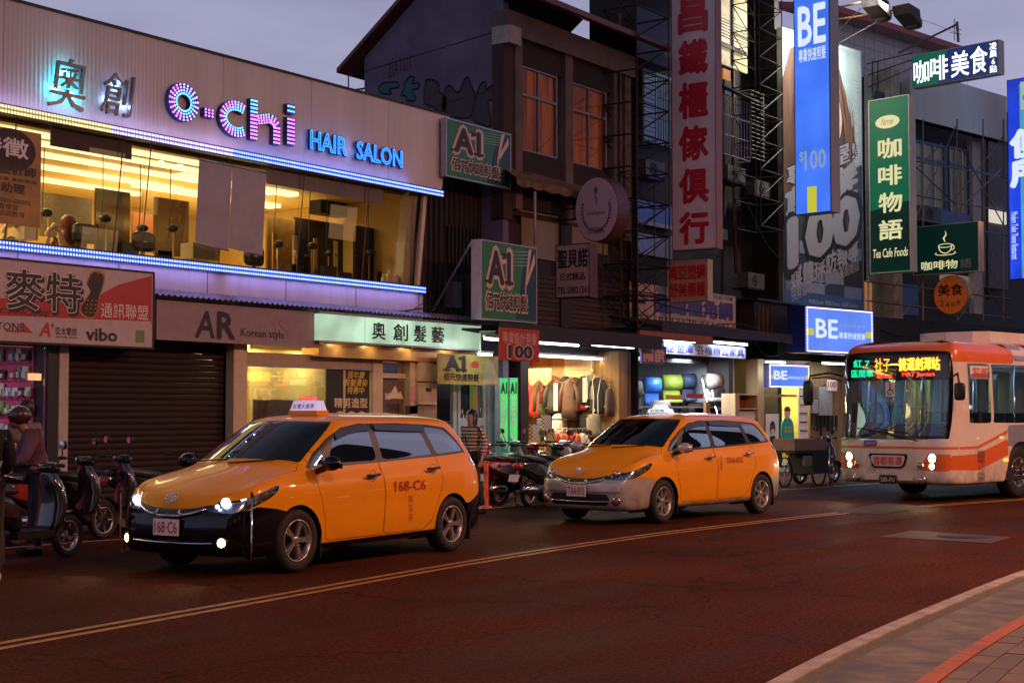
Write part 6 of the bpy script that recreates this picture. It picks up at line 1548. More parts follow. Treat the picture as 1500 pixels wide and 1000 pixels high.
# ground floor clothes shop
WOOD = mat('shop_wood', (.36, .20, .075), .55, nz=.25, ns=3, streak=True); CRW = mat('shop_cream_wall', (.72, .55, .30), .6, nz=.08)
x760, x888, x905 = xp(760, 560), xp(885, 560), xp(905, 560)
cs = room('clothes shop hung with jackets under warm light', FA, x760, x888, .3, 3.0, .1, 2.95, WOOD, PAV, CRW, [(27.6, .6, 2.6, .9, 150, (1, .76, .38)), (28.6, 1.5, 2.7, 1.2, 170, (1, .76, .38))])
bx('display_wall', cs, x888 - .03, x888 - .005, .32, 1.05, .1, 2.9, CRW)
for k in range(14): bx('slot', cs, x888 - .034, x888 - .03, .35, 1.04, .5 + k * .16, .51 + k * .16, mat('slot_brown', (.30, .18, .08), .6, nz=0))
bx('scalloped_board', cs, x888 - .60, x888 - .56, 1.05, 2.95, 2.38, 2.62, WOOD)
for k in range(5):
    q = MB(); yq = 1.2 + k * .36; q.add([(x888 - d, yq + a, z_) for d in (.60, .56) for a, z_ in ((-.18, 2.38), (0, 2.22), (.18, 2.38))], [(0, 1, 2), (5, 4, 3), (0, 3, 4, 1), (1, 4, 5, 2)], WOOD); q.go('scallop', cs)
bx('wood_post', cs, x888 + .06, x888 + .42, -.35, .3, .1, 3.0, mat('post_wood', (.30, .15, .05), .55, nz=.3, streak=True)); bx('wood_post', cs, x888 + .43, x905 + .25, -.2, .3, .1, 3.0, mat('post_wood_dark', (.14, .07, .035), .6, nz=.3, streak=True)); bx('door_jamb', cs, xp(759, 560) - .05, x760 + .22, -.1, .25, .1, 3.0, BRN)
fC = Fr(x888 - .02, 18, -90)
def coat(lb_, px_, pt, pb, off, m, w_=.46, open_m=None, trim=None, group='garments hanging in the clothes shop', sleeve=True):
    fr = FA if off < .25 else fC
    if fr is fC: off = -.12 - random.random() * .22
    x_, z1 = fr.px(px_, pt, off); _, z0 = fr.px(px_, pb, off); h = z1 - z0; t = thing('jacket', lb_, 'jacket', fr.w(x_, off, z0), fr.a + R(random.uniform(-14, 14)) + (R(20) if fr is fC else 0), group)
    q = MB(); e = .75
    prof = [(0, w_ * .48, .10), (h * .25, w_ * .45, .09), (h * .55, w_ * .42, .085), (h * .82, w_ * .40, .075), (h * .93, w_ * .26, .06), (h * .985, w_ * .12, .05)]
    n = 14; vs = []
    for (z_, a, b) in prof:
        for j in range(n): tt_ = 2 * pi * j / n; k = 1 + .05 * sin(5 * tt_ + z_ * 9); vs.append((a * k * cos(tt_), b * k * sin(tt_), z_))
    q.add(vs, [(i * n + j, i * n + (j + 1) % n, (i + 1) * n + (j + 1) % n, (i + 1) * n + j) for i in range(5) for j in range(n)] + [tuple(range(n - 1, -1, -1)), tuple(range(5 * n, 6 * n))], m, True); q.go('torso', t)
    if sleeve:
        for s_ in (-1, 1):
            q = MB(); q.tube([(s_ * w_ * .30, 0, h * .90), (s_ * w_ * .50, 0, h * .62), (s_ * w_ * .55, -.03, h * .18)], .06, m, 8, rs=[.055, .06, .045]); q.go('sleeve', t)
            if trim:
                q = MB(); q.lathe([(0, .052), (.03, .052)], (s_ * w_ * .55, -.03, h * .18), (0, 0, 1), trim, 10); q.go('cuff', t)
    if open_m: bx('lining', t, -.045, .045, -.115, -.08, h * .08, h * .93, open_m)
    if trim: q = MB(); q.tube([(-.10, -.06, h * .95), (-.05, -.105, h * .5), (-.06, -.115, 0)], .010, trim, 4); q.tube([(.10, -.06, h * .95), (.05, -.105, h * .5), (.06, -.115, 0)], .010, trim, 4); q.go('piping', t)
    q = MB(); q.tube([(-.16, 0, h * .93), (0, 0, h * 1.0), (.16, 0, h * .93)], .008, WOOD, 5); q.tube([(0, 0, h), (0, 0, h * 1 + .05), (.03, 0, h + .08), (.0, 0, h + .11)], .005, CHR, 4); q.go('hanger', t)
    return t
CB, CD, CRD, CBW, CGY = BLKC, mat('cloth_charcoal', (.03, .028, .026), .85, nz=.25, ns=15), mat('cloth_red', (.42, .03, .02), .8, nz=.15), mat('cloth_brown', (.07, .03, .018), .7, nz=.25, ns=9), mat('cloth_grey', (.15, .13, .11), .85, nz=.2, ns=12)
CWH = mat('cloth_white', (.65, .58, .48), .8, nz=.08); CDR = mat('cloth_maroon_check', (.14, .02, .018), .85, nz=.6, ns=14)
coat('bright red jacket with green tag near the left wall', 789, 556, 611, .9, CRD, .52, None, None)
coat('charcoal jacket with a white lining and curled cord left of centre', 815, 558, 605, 1.0, CD, .50, CWH, None); coat('black vest hanging between charcoal jacket and maroon check jacket', 828, 550, 608, 1.3, CB, .44, sleeve=False)
coat('maroon checked jacket near the middle of the clothes shop', 841, 552, 598, 1.1, CDR, .44); coat('black jacket with a white shirt front', 857, 550, 592, 1.2, CB, .44, CWH); coat('grey jacket with white piping, left of the dark vest', 866, 548, 585, 1.3, CGY, .40, None, CWH)
coat('long black jacket with white piping at the cream wall', 875, 552, 606, 1.1, CB, .42, None, CWH); coat('brown leather vest with a round yellow tag on the wooden post', 893, 568, 610, -.42, CBW, .44, None, None, sleeve=False); coat('dark coat at the left jamb of the clothes shop', 770, 562, 612, .6, CD, .5); coat('olive dark coat behind the red jacket', 800, 552, 612, 1.5, mat('cloth_olive', (.06, .05, .03), .85, nz=.2), .5)
t = thing('price_tag', 'round yellow paper tag on the brown leather vest', 'tag', FA.w(FA.px(893, 577, -.42)[0], -.42, FA.px(893, 577, -.42)[1])); q = MB(); q.lathe([(0, .07), (.006, .07), (.007, .001)], (0, 0, 0), (0, -1, 0), mat('paper_yellow', (.75, .42, .12), .6, nz=.05), 16); q.go('disc', t)
for k, (px_, pt, pb, m_, lb_) in enumerate(((777, 560, 606, CGY, 'grey jacket half hidden behind the red jacket'), (808, 548, 600, CDR, 'maroon jacket high between red and charcoal jackets'), (834, 556, 612, CBW, 'brown jacket behind the maroon checked one'), (850, 560, 600, CRD, 'red jacket glimpsed behind the white shirt front'), (820, 604, 640, CWH, 'pale cardigan hanging low in the middle'), (838, 606, 640, mat('cloth_olive_two', (.12, .10, .05), .85, nz=.2), 'olive trousers hanging low'), (856, 604, 640, CB, 'black skirt hanging low by the slotted wall'), (870, 606, 640, CGY, 'grey knit folded low by the slotted wall'), (795, 612, 645, mat('cloth_denim', (.03, .05, .10), .85, nz=.2), 'denim jacket hanging low behind the checked bag'))): coat(lb_ + ' in the clothes shop', px_, pt, pb, 1, m_, .42, None, None, sleeve=k < 4)
# low rack with shirts
t = anchor('clothes_rack', 'low chrome rack of folded over shirts at the clothes shop front', 'rack', FA); xa, za = FA.px(798, 628, .2); xb = FA.px(878, 628, .2)[0]
MB().tube([(xa, .2, za), (xb, .2, za)], .015, CHR, 6).go('rail', t)
for x_ in (xa, xb): MB().tube([(x_, .2, za), (x_, .2, .1)], .015, CHR, 6).go('post', t)
bx('hat_shelf', t, xb - .9, xb + .2, .5, .9, za + .18, za + .22, DKB)
cc = [CRD, mat('cloth_orange', (.5, .14, .05), .8, nz=.1), CRD, CRD, mat('cloth_coral', (.5, .10, .06), .8, nz=.1), CWH, mat('cloth_teal', (.03, .22, .20), .8, nz=.1), CGY, CD]
nm_ = ['leftmost red shirt', 'orange shirt', 'large red shirt', 'second large red shirt', 'coral shirt', 'white shirt', 'teal shirt', 'grey shirt', 'charcoal shirt']
for k in range(9): coat('%s on the low rack of the clothes shop' % nm_[k], 815 + k * 7.5, 634, 672, .2, cc[k], .36, None, None, 'shirts on the low rack')
CHK = mat('gingham', (.6, .52, .4), .8, nz=0)
def check(m):
    t_ = m.node_tree; p_ = t_.nodes['Principled BSDF']; c_ = N('ShaderNodeTexChecker', t_); c_.inputs['Scale'].default_value = 24; c_.inputs[1].default_value = (.62, .54, .42, 1); c_.inputs[2].default_value = (.03, .02, .02, 1)
    tc_ = N('ShaderNodeTexCoord', t_); t_.links.new(tc_.outputs['Object'], c_.inputs[0]); t_.links.new(c_.outputs[0], p_.inputs['Base Color'])
check(CHK)
for (px_, py_, lb_, m_) in ((800, 618, 'checked cloth bag hanging high in the clothes shop', CHK), (783, 632, 'checked cloth bag hanging low by the left jamb', CHK), (806, 640, 'olive yellow bag below the checked bags', mat('cloth_mustard', (.35, .27, .08), .8, nz=.15))):
    x_, z_ = FA.px(px_, py_, .15); t = thing('cloth_bag', lb_, 'bag', FA.w(x_, .15, z_), 0, 'bags hanging in the clothes shop'); q = MB(); q.slab([(-.15, -.19), (.15, -.19), (.13, .15), (-.13, .15)], -.04, .04, m_); q.go('pouch', t); q = MB(); q.tube([(-.08, 0, .14), (-.04, 0, .30), (.04, 0, .30), (.08, 0, .14)], .01, BRN, 4); q.go('strap', t)
# pram and furniture shop
x915, x1090 = x905 + .3, 36.7
ps = room('grey walled shop crowded with prams and chairs', FA, x915, x1090, .3, 3.6, .1, 3.1, mat('shop_grey_wall', (.34, .36, .38), .6, nz=.1), PAV, WPR, [(33, .8, 3.0, 1.2, 210, (.85, .9, 1)), (35, .8, 3.0, 1.0, 190, (.85, .9, 1))])
bx('dark_cabinet', ps, x1090 - .25, x1090, .3, .95, .1, 3.1, BRN); bx('wood_post', ps, FA.px(1034, 560, .3)[0], FA.px(1040, 560, .3)[0], .3, .38, .1, 1.9, MATS['post_wood'])
s = Sign('shop_sign', 'white shop board with blue characters under two tube lamps', FA, 972, 1092, 499, 518, .05, mat('board_white', (.62, .62, .68), .5, nz=.05), mat('board_violet', (.10, .08, .28), .5), .015, off=-.8)
BLP = mat('print_blue', (.03, .05, .28), .5, nz=0); s.T('亞·金庫·各種辦公家具', .02, .98, .15, .88, BLP, .02); s.E(.10, .5, .03, .03, MATS['print_red'], -.006, n=10)
s = Sign('shop_sign', 'small violet hanging board with two pale characters seen from behind', FA, 939, 975, 505, 532, .03, mat('board_violet', (.10, .08, .28)), mat('board_violet', (.10, .08, .28)), .01, off=-1.0); s.T('角鋼', .08, .95, .12, .88, mat('print_orange_pale', (.6, .38, .25), .5, nz=0), .03, mirror=True)
def pram(lb_, px_, py_, off, m, w_=.40, hood=True):
    off = min(off + .9, (x1090 - .35 - FA.px(px_, py_, 0)[0]) / 1.95); x_, z_ = FA.px(px_, py_, off); t = thing('pram', lb_, 'pram', FA.w(x_, off, z_ - .55), R(random.uniform(-50, -20)), 'prams and child seats in the shop')
    q = MB(); q.add(*rbox(0, .05, .45, w_ / 2, .07, .32), m, True); q.add(*rbox(0, -.12, .20, w_ / 2, .18, .06), m, True); q.go('seat', t)
    if hood: q = MB(); q.lathe([(-w_ / 2, .001), (-w_ / 2, .20), (w_ / 2, .20), (w_ / 2, .001)], (0, -.02, .70), (1, 0, 0), m, 16); q.go('hood', t)
    q = MB()
    for s_ in (-1, 1): q.tube([(s_ * w_ * .5, .25, .85), (s_ * w_ * .5, .05, .30), (s_ * w_ * .55, -.30, -.35)], .014, CHR, 5); q.tube([(s_ * w_ * .5, .0, .30), (s_ * w_ * .5, .28, -.35)], .014, DKM, 5)
    q.tube([(-w_ * .5, .25, .85), (w_ * .5, .25, .85)], .018, RUB, 6); q.go('frame', t)
    for (a, b) in ((-1, -.3), (1, -.3), (-1, .28), (1, .28)): q = MB(); q.lathe([(-.02, .09), (.02, .09), (.021, .001)], (a * w_ * .56, b, -.38), (1, 0, 0), RUB, 14); q.go('wheel', t)
    return t
pram('blue child seat with round head rest in the pram shop', 955, 572, .9, mat('plastic_blue', (.03, .14, .5), .35, nz=.08)); pram('black framed pram at the left of the pram shop', 928, 578, .7, CD); pram('large lime green hooded pram', 984, 568, .8, mat('cloth_lime', (.28, .38, .05), .5, nz=.1), .5)
pram('dark blue car seat on the pram shop shelf', 1008, 566, 1.1, mat('cloth_navy', (.02, .04, .10), .6, nz=.1), .36); pram('pram wrapped in clear plastic by the wooden post', 1044, 566, .8, mat('plastic_wrap', (.5, .47, .44), .15, nz=.3, ns=9), .38); pram('black pushchair beside the dark cabinet', 1057, 580, .9, CB, .34, False)
pram('grey pushchair low at the front of the pram shop', 968, 606, .3, CGY, .4); pram('black pushchair low behind the second taxi roof', 1018, 608, .4, CB, .4)
t = anchor('display_shelf', 'low orange and steel shelf of boxed goods in the pram shop', 'shelf', FA); x_, z_ = FA.px(920, 612, .6); bx('board', t, x_, x1090 - .1, .6, 1.1, z_ + .25, z_ + .29, ALU); bx('board', t, x_, x1090 - .1, .6, 1.1, z_ - .35, z_ - .31, ALU)
for k in range(12): bx('carton', t, x_ + .1 + k * .36, x_ + .36 + k * .36, .65, .95, z_ - .31, z_ - .05 - .03 * (k % 3), [mat('carton_red', (.40, .05, .03), .5, nz=.1), mat('carton_tan', (.32, .20, .09), .7, nz=.1), CWH, mat('carton_teal', (.03, .16, .2), .5, nz=.1)][k % 4])
for (p0, p1, py_, c_) in ((975, 1000, 578, 'print_yellow'), (1005, 1030, 576, 'print_red')): t = anchor('price_card', '%s price card in the pram shop' % ('yellow' if 'yellow' in c_ else 'red'), 'card', FA); box_at('card', t, FA, p0, p1, py_, py_ + 7, .25, .01, MATS[c_])
cbt = anchor('cabinet', 'pale wooden shelf cabinet standing at the pram shop corner', 'cabinet', FA); x0, x1, z0, z1 = rect(FA, 1077, 1110, 576, 622, -.2)
bx('side', cbt, x0, x0 + .25, -.2, .2, .1, z1, mat('beech', (.45, .30, .15), .5, nz=.15, streak=True)); bx('board', cbt, x0 + .25, x1, -.2, .2, z1 - .04, z1, MATS['beech']); bx('board', cbt, x0 + .25, x1, -.2, .2, z0 + .4, z0 + .43, MATS['beech']); bx('back', cbt, x0 + .25, x1, .15, .2, .1, z1 - .04, mat('shelf_red', (.30, .07, .03), .5, nz=.1)); bx('side', cbt, x1 - .03, x1, -.2, .15, .1, z1 - .04, MATS['beech']); bx('papers', cbt, x0 + .3, x1 - .06, -.15, .1, z0 + .1, z0 + .35, CWH)
t = anchor('wooden_hut', 'dark wooden box like balcony hut left of the wide blue light box', 'balcony', FA); x0, x1, z0, z1 = rect(FA, 1105, 1160, 440, 495, -.3); bx('front', t, x0, x1, -.3, .9, z0, z1, BRN); bx('roof', t, x0 - .2, x1 + .15, -.5, .9, z1, z1 + .05, DKM)
for k in range(4): bx('batten', t, x0 + .2 + k * .27, x0 + .23 + k * .27, -.33, -.3, z0 + .1, z1 - .1, mat('batten_brown', (.16, .07, .035), .6, nz=.2))
# ================================================================== right-hand terrace, turned towards the road
fB = lambda name, par, p0, p1, pt, pb, off, dep, m, **k: box_at(name, par, FB, p0, p1, pt, pb, off, dep, m, **k)
xb = lambda p, y=400, o=0: FB.px(p, y, o)[0]
fr_ = anchor('corner_house', 'tall dark narrow house carrying the hair model billboard', 'building', FB)
bx('wall', fr_, xb(1130, 300, .8), xb(1262, 300, .8), .8, 1.2, 3.0, FB.px(1200, 60, .8)[1], mat('dark_wall', (.018, .014, .014))); bx('party_wall', fr_, xb(1130, 300, .8) - .2, xb(1130, 300, .8), .5, 4, 0, 14, DKB)
# far grey house
gh = anchor('grey_house', 'grey clad house with red roof edge, blue framed windows behind steel struts', 'building', FB)
TILE = mat('white_tile_wall', (.55, .52, .50), .6, nz=.12)
ex0, ex1 = xb(1205, 200, 2.5), xb(1420, 200, 2.5) + 14
zr = FB.px(1300, 52, 2.5)[1]
bx('rear_wall', gh, ex0, xb(1405, 70, 2.5), 2.5, 2.8, 3, zr, TILE)
for k in range(7): bx('tile_joint', gh, ex0, xb(1405, 70, 2.5), 2.492, 2.5, zr - .3 - k * .35, zr - .285 - k * .35, OUTL)
for k in range(16): bx('tile_joint', gh, ex0 + k * .6, ex0 + k * .6 + .012, 2.493, 2.5, zr - 2.6, zr, OUTL)
slope('roof_edge', gh, 1.9, zr - .02, 4.2, zr + .5, ex0 - .3, xb(1405, 70, 2.2), mat('roof_edge_red', (.36, .045, .05), .5, nz=.1), .20)
fB('fascia_panel', gh, 1332, 1472, 128, 172, .3, .3, mat('grey_cladding', (.62, .62, .60), .5, nz=.08, ns=1.5, streak=True))
x0, _, z0, z1 = rect(FB, 1332, 1472, 100, 172, .3); x1 = xb(1474, 150, .3)
bx('fascia', gh, x0, x1, .28, .6, z0, z1, MATS['grey_cladding'])
bx('return_wall', gh, x0 - 1.3, x0, .8, 1.1, 3.2, z1 - .3, mat('grey_green_panel', (.26, .27, .26), .6, nz=.15)); bx('pier', gh, x0 - 1.05, x0 - .55, .3, .8, 3.4, z1 - .15, mat('pier_cream', (.42, .40, .30), .6, nz=.15))
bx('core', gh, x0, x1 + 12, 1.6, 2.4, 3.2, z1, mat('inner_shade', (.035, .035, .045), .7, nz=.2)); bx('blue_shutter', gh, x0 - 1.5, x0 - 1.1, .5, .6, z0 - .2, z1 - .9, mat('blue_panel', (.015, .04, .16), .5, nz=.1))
BLU = mat('blue_window_frame', (.03, .10, .30), .45, nz=.1)
def blue_window(p0, p1, pt, pb, lit, lb_):
    x0, x1, z0, z1 = rect(FB, p0, p1, pt, pb, .9); w_ = bx('window', gh, x0, x1, 1.0, 1.06, z0, z1, lit); w_['label'] = lb_; q = MB()
    for a in (x0, (x0 * 2 + x1) / 3, (x0 + 2 * x1) / 3, x1): q.box(a - .03, a + .03, .93, .99, z0, z1, BLU if a in (x0, x1) else CRM)
    for b in (z0, z1 - (z1 - z0) * .25, z1): q.box(x0, x1, .92, .995, b - .035, b + .035, BLU)
    q.go('frame', w_)
blue_window(1340, 1385, 205, 300, mat('dim_room', (.05, .055, .06), .3, nz=.5, ns=2, emit=(.45, .42, .30), es=.06), 'upper blue framed window')
blue_window(1392, 1420, 215, 310, mat('dim_room', (.05, .055, .06)), 'narrow blue framed window'); fB('beam', gh, 1335, 1420, 300, 325, .85, .2, BLU); fB('white_column', gh, 1424, 1436, 200, 460, .8, .2, mat('column_lit', (.52, .50, .44), .6, nz=.1)); fB('block_wall', gh, 1437, 1474, 205, 420, 1.2, .2, mat('block_grey', (.16, .15, .15), .7, nz=.25))
fB('lit_soffit', gh, 1452, 1474, 305, 325, 1.1, .1, glow('soffit_lit', (1, .9, .7), .7)); fB('blue_wall', gh, 1318, 1345, 415, 460, .9, .2, BLU); fB('lit_panel', gh, 1268, 1316, 412, 455, .9, .05, mat('panel_amber', (.3, .15, .06), .5, nz=.7, ns=3, alt=(.02, .08, .07), emit=(1, .42, .12), es=.25)); fB('lit_panel', gh, 1378, 1440, 400, 440, 1.0, .05, mat('panel_dim', (.25, .2, .12), .5, nz=.3, emit=(1, .8, .45), es=.14))
fB('dark_canopy', gh, 1262, 1560, 462, 528, -.6, .9, mat('canopy_black', (.006, .005, .006), .7, nz=.3))
GS = mat('galvanised_strut', (.20, .18, .17), .5, .4, nz=.2)
def struts():
    t = anchor('steel_lattice', 'wide steel strut frame behind the cup sign and round orange sign', 'lattice', FB, 'steel lattice frames on the fronts'); S = []
    P3 = lambda px_, py_, o: (FB.px(px_, py_, o)[0], o, FB.px(px_, py_, o)[1])
    for px_ in (1272, 1318, 1352, 1402, 1440, 1470): S.append((P3(px_, 470, -.2), P3(px_, 175 if px_ > 1330 else 405, -.2)))
    for py_ in (235, 285, 320, 412, 440, 466): S.append((P3(1336 if py_ < 400 else 1268, py_, -.2), P3(1480, py_ + 26, -.2)))
    for (a, b) in (((1337, 240), (1400, 300)), ((1337, 330), (1400, 185)), ((1400, 290), (1470, 200)), ((1400, 200), (1470, 330)), ((1272, 470), (1318, 410)), ((1318, 470), (1352, 415)), ((1352, 412), (1402, 470)), ((1402, 470), (1440, 420)), ((1440, 410), (1476, 470)), ((1335, 255), (1380, 210)), ((1380, 330), (1470, 245))): S.append((P3(*a, -.2), P3(*b, -.2)))
    for px_ in (1318, 1402, 1470): S.append((P3(px_, 440, -.2), P3(px_, 440, 1.0)))
    bars(t, S, .026, GS)
struts()
# billboard with the hair model
s = Sign('billboard', 'tall hair model billboard with a giant slanted 100 and media report wording', FB, 1144, 1263, 40, 447, .15, mat('billboard_print', (.05, .055, .07), .4, nz=.5, ns=1.5), ALU, .02, off=.3)
BW_ = mat('print_bright', (.34, .36, .42), .4, nz=.05); SKY_ = mat('print_pale_blue', (.42, .58, .62), .4, nz=.12, ns=1); HR = mat('print_hair', (.14, .07, .045), .4, nz=.5, ns=2.5, streak=True, alt=(.03, .018, .015)); HR2 = mat('print_hair_light', (.26, .13, .075), .4, nz=.4, ns=4, streak=True); FCE = mat('print_face', (.62, .42, .33), .4, nz=.08)
s.P([(.0, .48), (1, .56), (1, 1.0), (0, 1.0)], SKY_, -.003)
s.P([(0, .40), (.45, .42), (.95, .60), (.80, .80), (.66, .97), (.3, .985), (.10, .93), (0, .80)], HR, -.004)
s.P(curveP([(.25, .66), (.32, .86), (.52, .92), (.70, .84), (.74, .70), (.66, .61), (.50, .565), (.34, .60)], 4), FCE, -.005)
for k in range(7): s.P(curveP([(.60 + k * .04, .95 - k * .02), (.72 + k * .03, .80 - k * .02), (.80 + k * .012, .62 - k * .01), (.76 + k * .012, .54), (.78 + k * .012, .62), (.70 + k * .03, .80 - k * .015)], 3), HR2 if k % 2 else HR, -.006 - k * .0004)
for k in range(4): s.P(curveP([(.03 + k * .05, .90), (.05 + k * .045, .70), (.02 + k * .05, .55), (.07 + k * .04, .70)], 3), HR2 if k % 2 else HR, -.0065 - k * .0003)
s.P([(.40, .735), (.47, .75), (.54, .735), (.47, .725)], BLKP, -.0075); s.P([(.58, .745), (.64, .76), (.70, .745), (.64, .735)], BLKP, -.0075); s.P([(.46, .63), (.55, .645), (.63, .635), (.55, .615)], MATS['print_red'], -.0075)
s.T('愛美髮是我的本事', .90, .95, .60, .93, WPR, 0, -.008) if 0 else s.T('愛\n在\n髮\n型\n裡\n美\n麗\n自\n己', .90, .955, .55, .92, WPR, 0, -.008)
s.T('專美屋!', .05, .90, .50, .575, BLKP, .06, -.009, skew=.35); s.T('專美屋!', .05, .90, .50, .575, BW_, .02, -.0105, skew=.35); s.T('剪髮', .04, .92, .37, .49, BW_, .05, -.009, skew=.35)
s.T('100', .06, .95, .20, .385, mat('print_shadow', (.01, .012, .02), .5, nz=0), .09, -.012, skew=.32); s.T('100', .08, .92, .21, .375, BW_, .055, -.015, skew=.32)
s.T('媒體採訪報導', .09, .93, .125, .205, BW_, .03, -.009, skew=.33); s.T('快剪領導品牌·百元剪髮創始店', .09, .94, .085, .13, BW_, .01, -.009, skew=.33)
rnd = random.Random(4); gm_ = [mat('print_mosaic_%d' % k, c_, .4, nz=.2, ns=8) for k, c_ in enumerate(((.03, .05, .10), (.14, .20, .34), (.02, .015, .02), (.25, .32, .45)))]
for i in range(4):
    for j in range(4): s.P([(.03 + i * .24, .045 + j * .05), (.26 + i * .24, .045 + j * .05), (.26 + i * .24, .09 + j * .05), (.03 + i * .24, .09 + j * .05)], gm_[rnd.randrange(4)], -.0032)
s.P([(.02, .005), (.98, .005), (.98, .045), (.02, .06)], mat('print_band_blue', (.03, .10, .28), .4, nz=.05), -.004); s.T('快速Quick  便宜Cheap  品質Quality', .30, .92, .012, .032, SKY_, 0, -.006)
area('billboard_flood', FB.w((xb(1144) + xb(1263)) / 2 + .3, -1.6, FB.px(1250, 0, -1.6)[1] + .3), .8, 700, (1, .93, .80), (0, 1.4, -1.6)).data.spread = R(130)
# BE vertical light box
fv = FB.perp(1162, 316, .9)
BEB = litpanel('be_blue', (.06, .20, 1.0), .95, .22, sc=.9); BESD = mat('be_side', (.45, .40, .38), .5, nz=.08)
s = Sign('light_box', 'tall glowing blue BE light box with a yellow bar at its foot', fv, 1162, 1216, -60, 316, .42, BEB, BESD, .02, rim=mat('be_rim_dark', (.02, .03, .12), .5, nz=0))
WG = glow('print_glow_white', (.72, .82, 1), 1.0); YG = glow('print_glow_yellow', (.70, .68, .05), .8); GG = glow('print_glow_grey', (.32, .42, .5), .8)
yy = lambda p: (316 - p) / 376
s.T('BE', .13, .88, yy(70), yy(15), WG, .022); s.T('專業快速剪髮', .13, .89, yy(95), yy(76), WG, .01); s.T('$', .13, .25, yy(240), yy(225), GG, .01); s.T('100', .28, .86, yy(252), yy(225), GG, .01); s.P([(.34, .005), (.60, .005), (.60, yy(277)), (.34, yy(277))], YG, -.004)
area('be_spill', fv.w(.6, -.5, 8.5), 1.0, 28, (.15, .3, 1), (1 * -cos(0) * 0 - .9, -.3, 0), sy=5)
# BE wide light box
s = Sign('light_box', 'wide glowing blue BE light box with dotted lilac border', FB, 1178, 1280, 447, 516, .55, litpanel('be_wide_blue', (.10, .24, .95), .95, .12), mat('be_box_blue', (.01, .02, .16), .4, nz=.05), .03, off=-1.3, rim=mat('be_rim_dark', (.02, .03, .12)))
def dotted(s, m, nx, nz_):
    q = MB()
    for k in range(nx):
        for z_ in (.035, .965): x_ = s.w * (.04 + .92 * k / (nx - 1)); q.box(x_ - .028, x_ + .028, -.02, -.013, s.h * z_ - .016, s.h * z_ + .016, m)
    for k in range(nz_):
        for x_ in (.035, .965): z_ = s.h * (.05 + .9 * k / (nz_ - 1)); q.box(s.w * x_ - .018, s.w * x_ + .018, -.02, -.013, z_ - .022, z_ + .022, m)
    q.go('border_lights', s.root, kind='stuff')
BDG = glow('border_lilac', (.80, .62, 1), 2.6)
dotted(s, BDG, 42, 17); s.T('BE', .16, .46, .34, .73, WG, .022); s.T('專業快速剪髮', .48, .87, .34, .48, WG, .01); s.T('JUST CUT $100', .48, .87, .58, .66, GG, .012, shear=.3); s.P([(.02, .38), (.13, .38), (.13, .52), (.02, .52)], YG); s.P([(.88, .38), (.98, .38), (.98, .52), (.88, .52)], YG)
area('be_spill', FB.w(xb(1228, 480, -1.5), -1.6, 4.0), 1.6, 14, (.2, .3, 1), (0, -1, -.6), sy=.8)
s = Sign('light_box', 'small blue BE light box above the yellow walled barber', FB, 1125, 1186, 533, 567, .15, litpanel('be_small_blue', (.10, .24, .95), .9, .12), mat('be_box_blue', (.01, .02, .16)), .02, off=-.7, rim=mat('be_rim_violet', (.25, .10, .4), .4, nz=0))
dotted(s, BDG, 26, 10); s.T('BE', .14, .44, .36, .72, WG, .04); s.T('專業快速剪髮', .46, .86, .38, .50, WG, .0); s.P([(.02, .38), (.12, .38), (.12, .54), (.02, .54)], YG); s.P([(.88, .38), (.98, .38), (.98, .54), (.88, .54)], YG)
# yellow barber shop
YB = mat('barber_yellow', (.75, .62, .14), .55, nz=.06)
bs = room('yellow walled barber shop behind the second taxi', FB, xb(1112, 590, .3), xb(1186, 590, .3), .3, 2.6, .1, 3.0, YB, PAV, WPR, [(xb(1150, 590, .3), 1.0, 2.95, .9, 300, (1, .88, .55))])
bx('wood_jamb', bs, xb(1110, 590) - .12, xb(1110, 590) + .15, -.1, .3, .1, 3.05, MATS['beech']); fB('orange_rail', bs, 1113, 1170, 577, 581, .28, .05, mat('rail_orange', (.55, .25, .06), .5, nz=.05)); fB('counter', bs, 1122, 1140, 582, 640, 1.0, .1, mat('counter_cream', (.5, .45, .25), .5, nz=.1))
fB('menu_board', bs, 1170, 1183, 558, 642, .2, .04, mat('menu_white', (.68, .66, .60), .5, nz=.04)); x0, x1, z0, z1 = rect(FB, 1170, 1183, 558, 642, .19)
for k in range(6): bx('menu_line', bs, x0 + .04, x1 - .04, .185, .19, z0 + .2 + k * .24, z0 + .235 + k * .24, BLKP if k != 3 else MATS['print_red'])
s = Sign('poster', 'standing poster of a black haired cartoon girl in the barber shop', FB, 1122, 1141, 606, 662, .02, mat('poster_white', (.62, .64, .66), .5, nz=.04), DKB, 0, off=.1, box=False, cat='poster'); s.E(.5, .62, .13, .20, BLKP, -.004); s.E(.5, .56, .085, .14, mat('poster_skin', (.6, .42, .34), .5, nz=0), -.0055); s.P([(.2, .1), (.8, .1), (.7, .42), (.3, .42)], BLKP, -.0035); s.P([(.36, .60), (.64, .60), (.5, .72)], BLKP, -.007)
